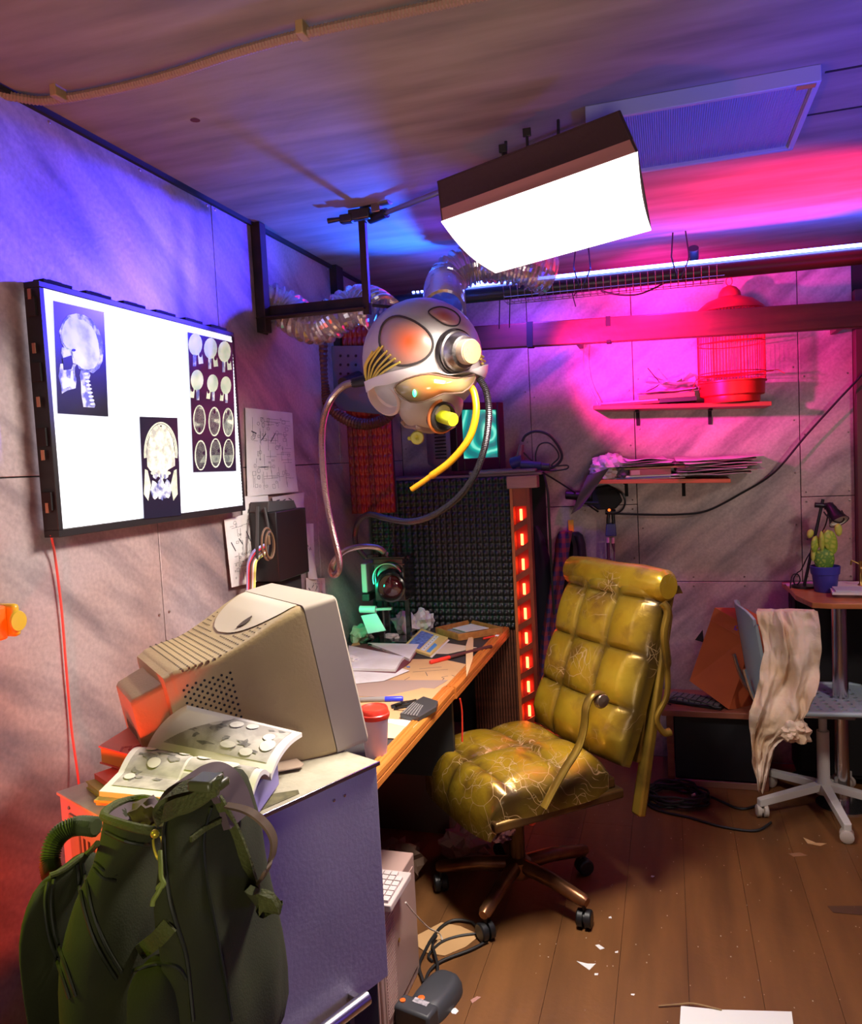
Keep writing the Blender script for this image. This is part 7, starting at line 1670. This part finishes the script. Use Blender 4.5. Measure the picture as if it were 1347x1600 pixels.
# ---------------------------------------------- backpack
ST_Z = .56
ds = root('scratched_crate', (.45, .78, 0), 'scratched black crate under the green backpack', 'crate')
SCR = M('scratched_black', (.02, .012, .012), .5, 0, (.10, .05, .03), 30, (1, 9, 1), lo=.6, hi=.75)
build(MB().bb((.10, .56, 0), (.86, .90, ST_Z)), 'body', SCR, ds, bevel=.004)
for x in (.14, .80): build(MB().bb((x-.012, .555, .02), (x+.012, .56, ST_Z-.02)), 'batten', BLKM, ds)
OG = M('olive_cordura', (.030, .036, .006), .9, 0, (.020, .024, .005), 14, bump=.10, bscale=400)
OG2 = M('olive_webbing', (.070, .082, .014), .8, bump=.4, bscale=220)
DKG = M('dark_lining', (.10, .065, .07), .8)
bp_ = root('backpack', (.62, .78, ST_Z), 'olive green backpack with open top standing in the bottom left corner', 'backpack')
BAGV = []
def bag(rows, y, ry, name, mat, p=2.6, fold=.012, n=36, seed=1, caps=True):
    rg = []
    for r in rows:
        py, a, b = r[:3]; yy = r[3] if len(r) > 3 else y; rr2 = r[4] if len(r) > 4 else ry
        A = AY(a, py, yy-.75*rr2); B = AY(b, py, yy+.55*rr2); zz = AY((a+b)/2, py, yy).z; A = Vector((A.x, yy, zz)); B = Vector((B.x, yy, zz)); rg.append(((A+B)/2, (B-A)/2, Vector((0, rr2, 0))))
    mb = MB().loft(rg, n, p=p, cap=caps); out = []
    for v in mb.v:
        q = Vector(v)*14+Vector((seed, 0, 0)); d = noise.noise_vector(q)*fold; q2 = Vector(v)*34+Vector((0, seed, 0)); d2 = noise.noise_vector(q2)*fold*.4
        out.append(tuple(Vector(v)+d+d2))
    mb.v = out; BAGV.append((list(mb.v), list(mb.f))); return build(mb, name, mat, bp_, sub=1, angle=180)
# main compartment (right, nearest the back panel)
bag([(1222, 300, 350, .80, .03), (1232, 268, 378, .80, .06), (1255, 256, 385, .79, .085), (1300, 250, 392, .785, .095), (1350, 250, 402, .78, .10), (1400, 252, 408, .78, .10), (1460, 258, 418, .78, .10), (1520, 268, 430, .78, .10), (1580, 280, 442, .78, .10), (1680, 290, 450, .78, .10)], .79, .09, 'main_compartment', OG, seed=3)
# left, open compartment: its top ring is the collar itself
ctop = [AY(*q, y) for q, y in (((163, 1276), .76), ((172, 1262), .80), ((195, 1252), .84), ((225, 1248), .855), ((250, 1256), .84), ((262, 1275), .79), ((255, 1298), .745), ((225, 1296), .725), ((192, 1288), .725))]
cs_ = spline(ctop, 6, closed=True); cen = sum(cs_, Vector())/len(cs_); N_ = 40
def ang_ring(t):
    best = min(cs_, key=lambda q: abs(((math.atan2(q.y-cen.y, q.x-cen.x)-t+PI) % (2*PI))-PI)); return best
rg_ = [[ang_ring(2*PI*k/N_) for k in range(N_)]]
for py, a, b, yy, rr2 in [(1318, 146, 268, .79, .075), (1345, 118, 272, .785, .085), (1378, 92, 276, .78, .09), (1420, 78, 280, .775, .095), (1480, 76, 285, .77, .10), (1540, 82, 292, .77, .10), (1620, 92, 300, .77, .10), (1700, 96, 300, .77, .10)]:
    A = AY(a, py, yy-.75*rr2); B = AY(b, py, yy+.55*rr2); zz = AY((a+b)/2, py, yy).z; c0 = Vector(((A.x+B.x)/2, yy, zz)); rx_ = (B.x-A.x)/2
    rg_.append([c0+Vector((math.copysign(abs(math.cos(t))**.77, math.cos(t))*rx_, math.copysign(abs(math.sin(t))**.77, math.sin(t))*rr2, 0)) for t in [2*PI*k/N_ for k in range(N_)]])
vv = [q for r__ in rg_ for q in r__]; out = []
for i_, v in enumerate(vv):
    k_ = min(1, (i_//N_)/2); out.append(tuple(v+noise.noise_vector(v*14+Vector((9, 0, 0)))*.012*k_+noise.noise_vector(v*34)*.005*k_))
mb = MB(); mb.add(out, [(i_*N_+k, i_*N_+(k+1) % N_, (i_+1)*N_+(k+1) % N_, (i_+1)*N_+k) for i_ in range(len(rg_)-1) for k in range(N_)]); BAGV.append((list(mb.v), list(mb.f)))
build(mb, 'front_compartment', OG, bp_, sub=1, angle=180)
# outer pocket at far left
bag([(1352, 74, 110, .765, .04), (1372, 62, 125, .76, .06), (1410, 54, 140, .755, .075), (1460, 55, 150, .75, .08), (1520, 64, 160, .75, .08), (1580, 76, 170, .75, .08), (1680, 84, 180, .75, .08)], .76, .06, 'outer_pocket', OG, seed=14)
# lower front pocket
bag([(1500, 215, 275, .70, .02), (1515, 200, 290, .69, .035), (1550, 192, 300, .68, .045), (1600, 188, 306, .68, .05), (1700, 186, 310, .68, .05)], .69, .05, 'lower_pocket', OG, seed=22)
# collar rim and dark opening with purple-grey lining
build(MB().tube(cs_, .0055, 8, closed=True), 'collar_rim', OG2, bp_)
m = len(cs_); vs = [cen+Vector((0, 0, -.024))]+[cen.lerp(p, .35)+Vector((0, 0, -.020)) for p in cs_]+[cen.lerp(p, .68)+Vector((0, 0, -.014)) for p in cs_]+[cen.lerp(p, .96) for p in cs_]
mb = MB(); mb.add(vs, [(0, 1+k, 1+(k+1) % m) for k in range(m)]+[(1+r_*m+k, 1+(r_+1)*m+k, 1+(r_+1)*m+(k+1) % m, 1+r_*m+(k+1) % m) for r_ in range(2) for k in range(m)])
build(mb, 'lining', DKG, bp_)
lc2 = AY(215, 1276, .80); build(crumple((lc2.x, lc2.y+.015, lc2.z-.006), .022, 33, 3, .3, 1.0), 'lining_fold', DKG, bp_, angle=50)
from mathutils.bvhtree import BVHTree
BV = [BVHTree.FromPolygons([Vector(q) for q in v_], f_) for v_, f_ in BAGV]
def snap(px, py, lift=.001, yy=.70):
    d = ray(px, py).normalized(); best = None
    for t_ in BV:
        h = t_.ray_cast(CAM, d)
        if h[0] is not None and (best is None or h[3] < best[1]): best = (h[0], h[3], h[1])
    if best is None: return AY(px, py, yy)
    return best[0]-d*lift
def strap(pts, wd, th, name, mat=OG2, up=(0, 0, 1), sp=8, wv=None):
    P = spline(pts, sp); mb = MB(); vs = []; U = Vector(up)
    for i, p in enumerate(P):
        t = (P[min(i+1, len(P)-1)]-P[max(i-1, 0)]).normalized(); n_ = U.normalized(); s_ = t.cross(n_)
        if s_.length < .1: s_ = t.cross(Vector((1, 0, 0)))
        s_.normalize()
        if wv: s_ = Vector(wv).normalized()
        n2_ = s_.cross(t).normalized()
        for a, b in ((-1, -1), (1, -1), (1, 1), (-1, 1)): vs.append(p+s_*a*wd/2+n2_*b*th/2)
    fs = [(i*4+k, i*4+(k+1) % 4, (i+1)*4+(k+1) % 4, (i+1)*4+k) for i in range(len(P)-1) for k in range(4)]+[(0, 1, 2, 3), tuple((len(P)-1)*4+k for k in (3, 2, 1, 0))]
    mb.add(vs, fs); return build(mb, name, mat, bp_, angle=50)
# shoulder pad arch on top of the main compartment
strap([AY(*q, y) for q, y in (((272, 1245), .76), ((288, 1222), .77), ((320, 1210), .78), ((345, 1220), .79), ((362, 1245), .80), ((374, 1280), .80))], .055, .010, 'top_handle', DKG, wv=(0, 1, 0))
strap([AY(*q, y) for q, y in (((262, 1276), .70), ((256, 1258), .71), ((268, 1240), .72), ((300, 1228), .73), ((335, 1222), .74))], .034, .005, 'top_strap', OG2, wv=(.1, 1, .2))
strap([AY(*q, y) for q, y in (((258, 1270), .69), ((275, 1262), .685), ((300, 1254), .685), ((330, 1236), .69), ((342, 1226), .70))], .018, .006, 'folded_strap', OG2, wv=(0, .5, 1))
build(MB().box(AY(322, 1222, .70), (.028, .03, .012)).box(AY(345, 1224, .71), (.012, .02, .010)), 'buckle', M('buckle_green', (.08, .09, .03), .4), bp_, bevel=.003)
strap([snap(*q, .004) for q in ((330, 1238), (345, 1262), (365, 1300), (384, 1350), (400, 1395))]+[AY(412, 1415, .70)], .018, .004, 'compression_strap', OG2, up=(0, -1, 0))
strap([snap(352, 1258, .004)]+[AY(*q, y) for q, y in (((385, 1266), .72), ((412, 1285), .72), ((427, 1310), .72), ((425, 1340), .71), ((412, 1368), .70))]+[snap(404, 1380, .004)], .012, .003, 'loop_strap', M('strap_brown', (.14, .09, .05), .8), wv=(0, 1, 0))
strap([snap(396, 1400, .010), AY(410, 1410, .69), AY(424, 1418, .69)], .026, .010, 'buckle_web', OG2, up=(0, -1, 0))
strap([snap(*q, .003) for q in ((298, 1312), (322, 1294), (345, 1282))], .006, .003, 'seam_strap', OG2, up=(0, -1, 0))
strap([snap(*q, .003) for q in ((218, 1488), (245, 1468), (266, 1445))], .018, .003, 'lower_strap', OG2, up=(0, -1, 0))
# zips
ZM = M('zip_dark', (.012, .016, .005), .6)
def zipp(pts, name='zip'):
    Q_ = spline([Vector((*q, 0)) for q in pts], 5); build(MB().tube([snap(q.x, q.y, .0012) for q in Q_], .0022, 6), name, ZM, bp_)
for zp in (((262, 1275), (256, 1300), (257, 1340), (264, 1400), (277, 1450), (292, 1500), (302, 1595)), ((330, 1262), (318, 1310), (322, 1370), (335, 1440), (350, 1520), (362, 1595)), ((120, 1352), (124, 1385), (134, 1430), (152, 1480), (182, 1530)), ((130, 1350), (136, 1385), (146, 1430), (164, 1476), (190, 1520)),
           ((74, 1378), (70, 1410), (76, 1460), (92, 1510), (108, 1560)), ((84, 1374), (80, 1410), (86, 1460), (102, 1508), (118, 1556)), ((165, 1300), (195, 1314), (228, 1320), (246, 1318)), ((148, 1348), (165, 1361), (182, 1367)), ((146, 1357), (162, 1371), (180, 1377)), ((205, 1518), (240, 1506), (275, 1510), (292, 1530))): zipp(zp)
# yellow carabiner, cord
yk = M('carabiner_yellow', (.75, .62, .06), .3, .6)
k0 = snap(247, 1322, .055)
build(MB().tube([k0+Vector((.0065*math.cos(t)*(1+.2*math.sin(t)), 0, .017*math.sin(t))) for t in [2*PI*k/20 for k in range(20)]], .0016, 7, closed=True).ball(tuple(snap(242, 1303, .028)), .0050, 10), 'carabiner', yk, bp_)
build(MB().tube(spline([snap(*q, .026) for q in ((250, 1330), (251, 1350), (252, 1370), (256, 1382), (246, 1388), (254, 1380), (246, 1396), (240, 1406), (238, 1416))], 6), .0026, 7), 'pull_cord', M('cord_green', (.20, .26, .04), .7), bp_)
# coiled cord handle at left
hp_ = [AY(*q, y) for q, y in (((82, 1368), .78), ((78, 1345), .79), ((85, 1315), .80), ((102, 1297), .81), ((125, 1290), .82), ((150, 1292), .82))]
HPs = spline(hp_, 14)
build(MB().tube(HPs, [.0135 if i % 2 else .0105 for i in range(len(HPs))], 10), 'wrapped_handle', M('cord_dark_green', (.05, .07, .015), .7), bp_, smooth=False)
build(MB().tube(spline([snap(*q, .003) for q in ((152, 1318), (138, 1332), (122, 1342), (104, 1356), (90, 1364), (78, 1368))], 6), .0036, 7), 'cord', OG2, bp_)
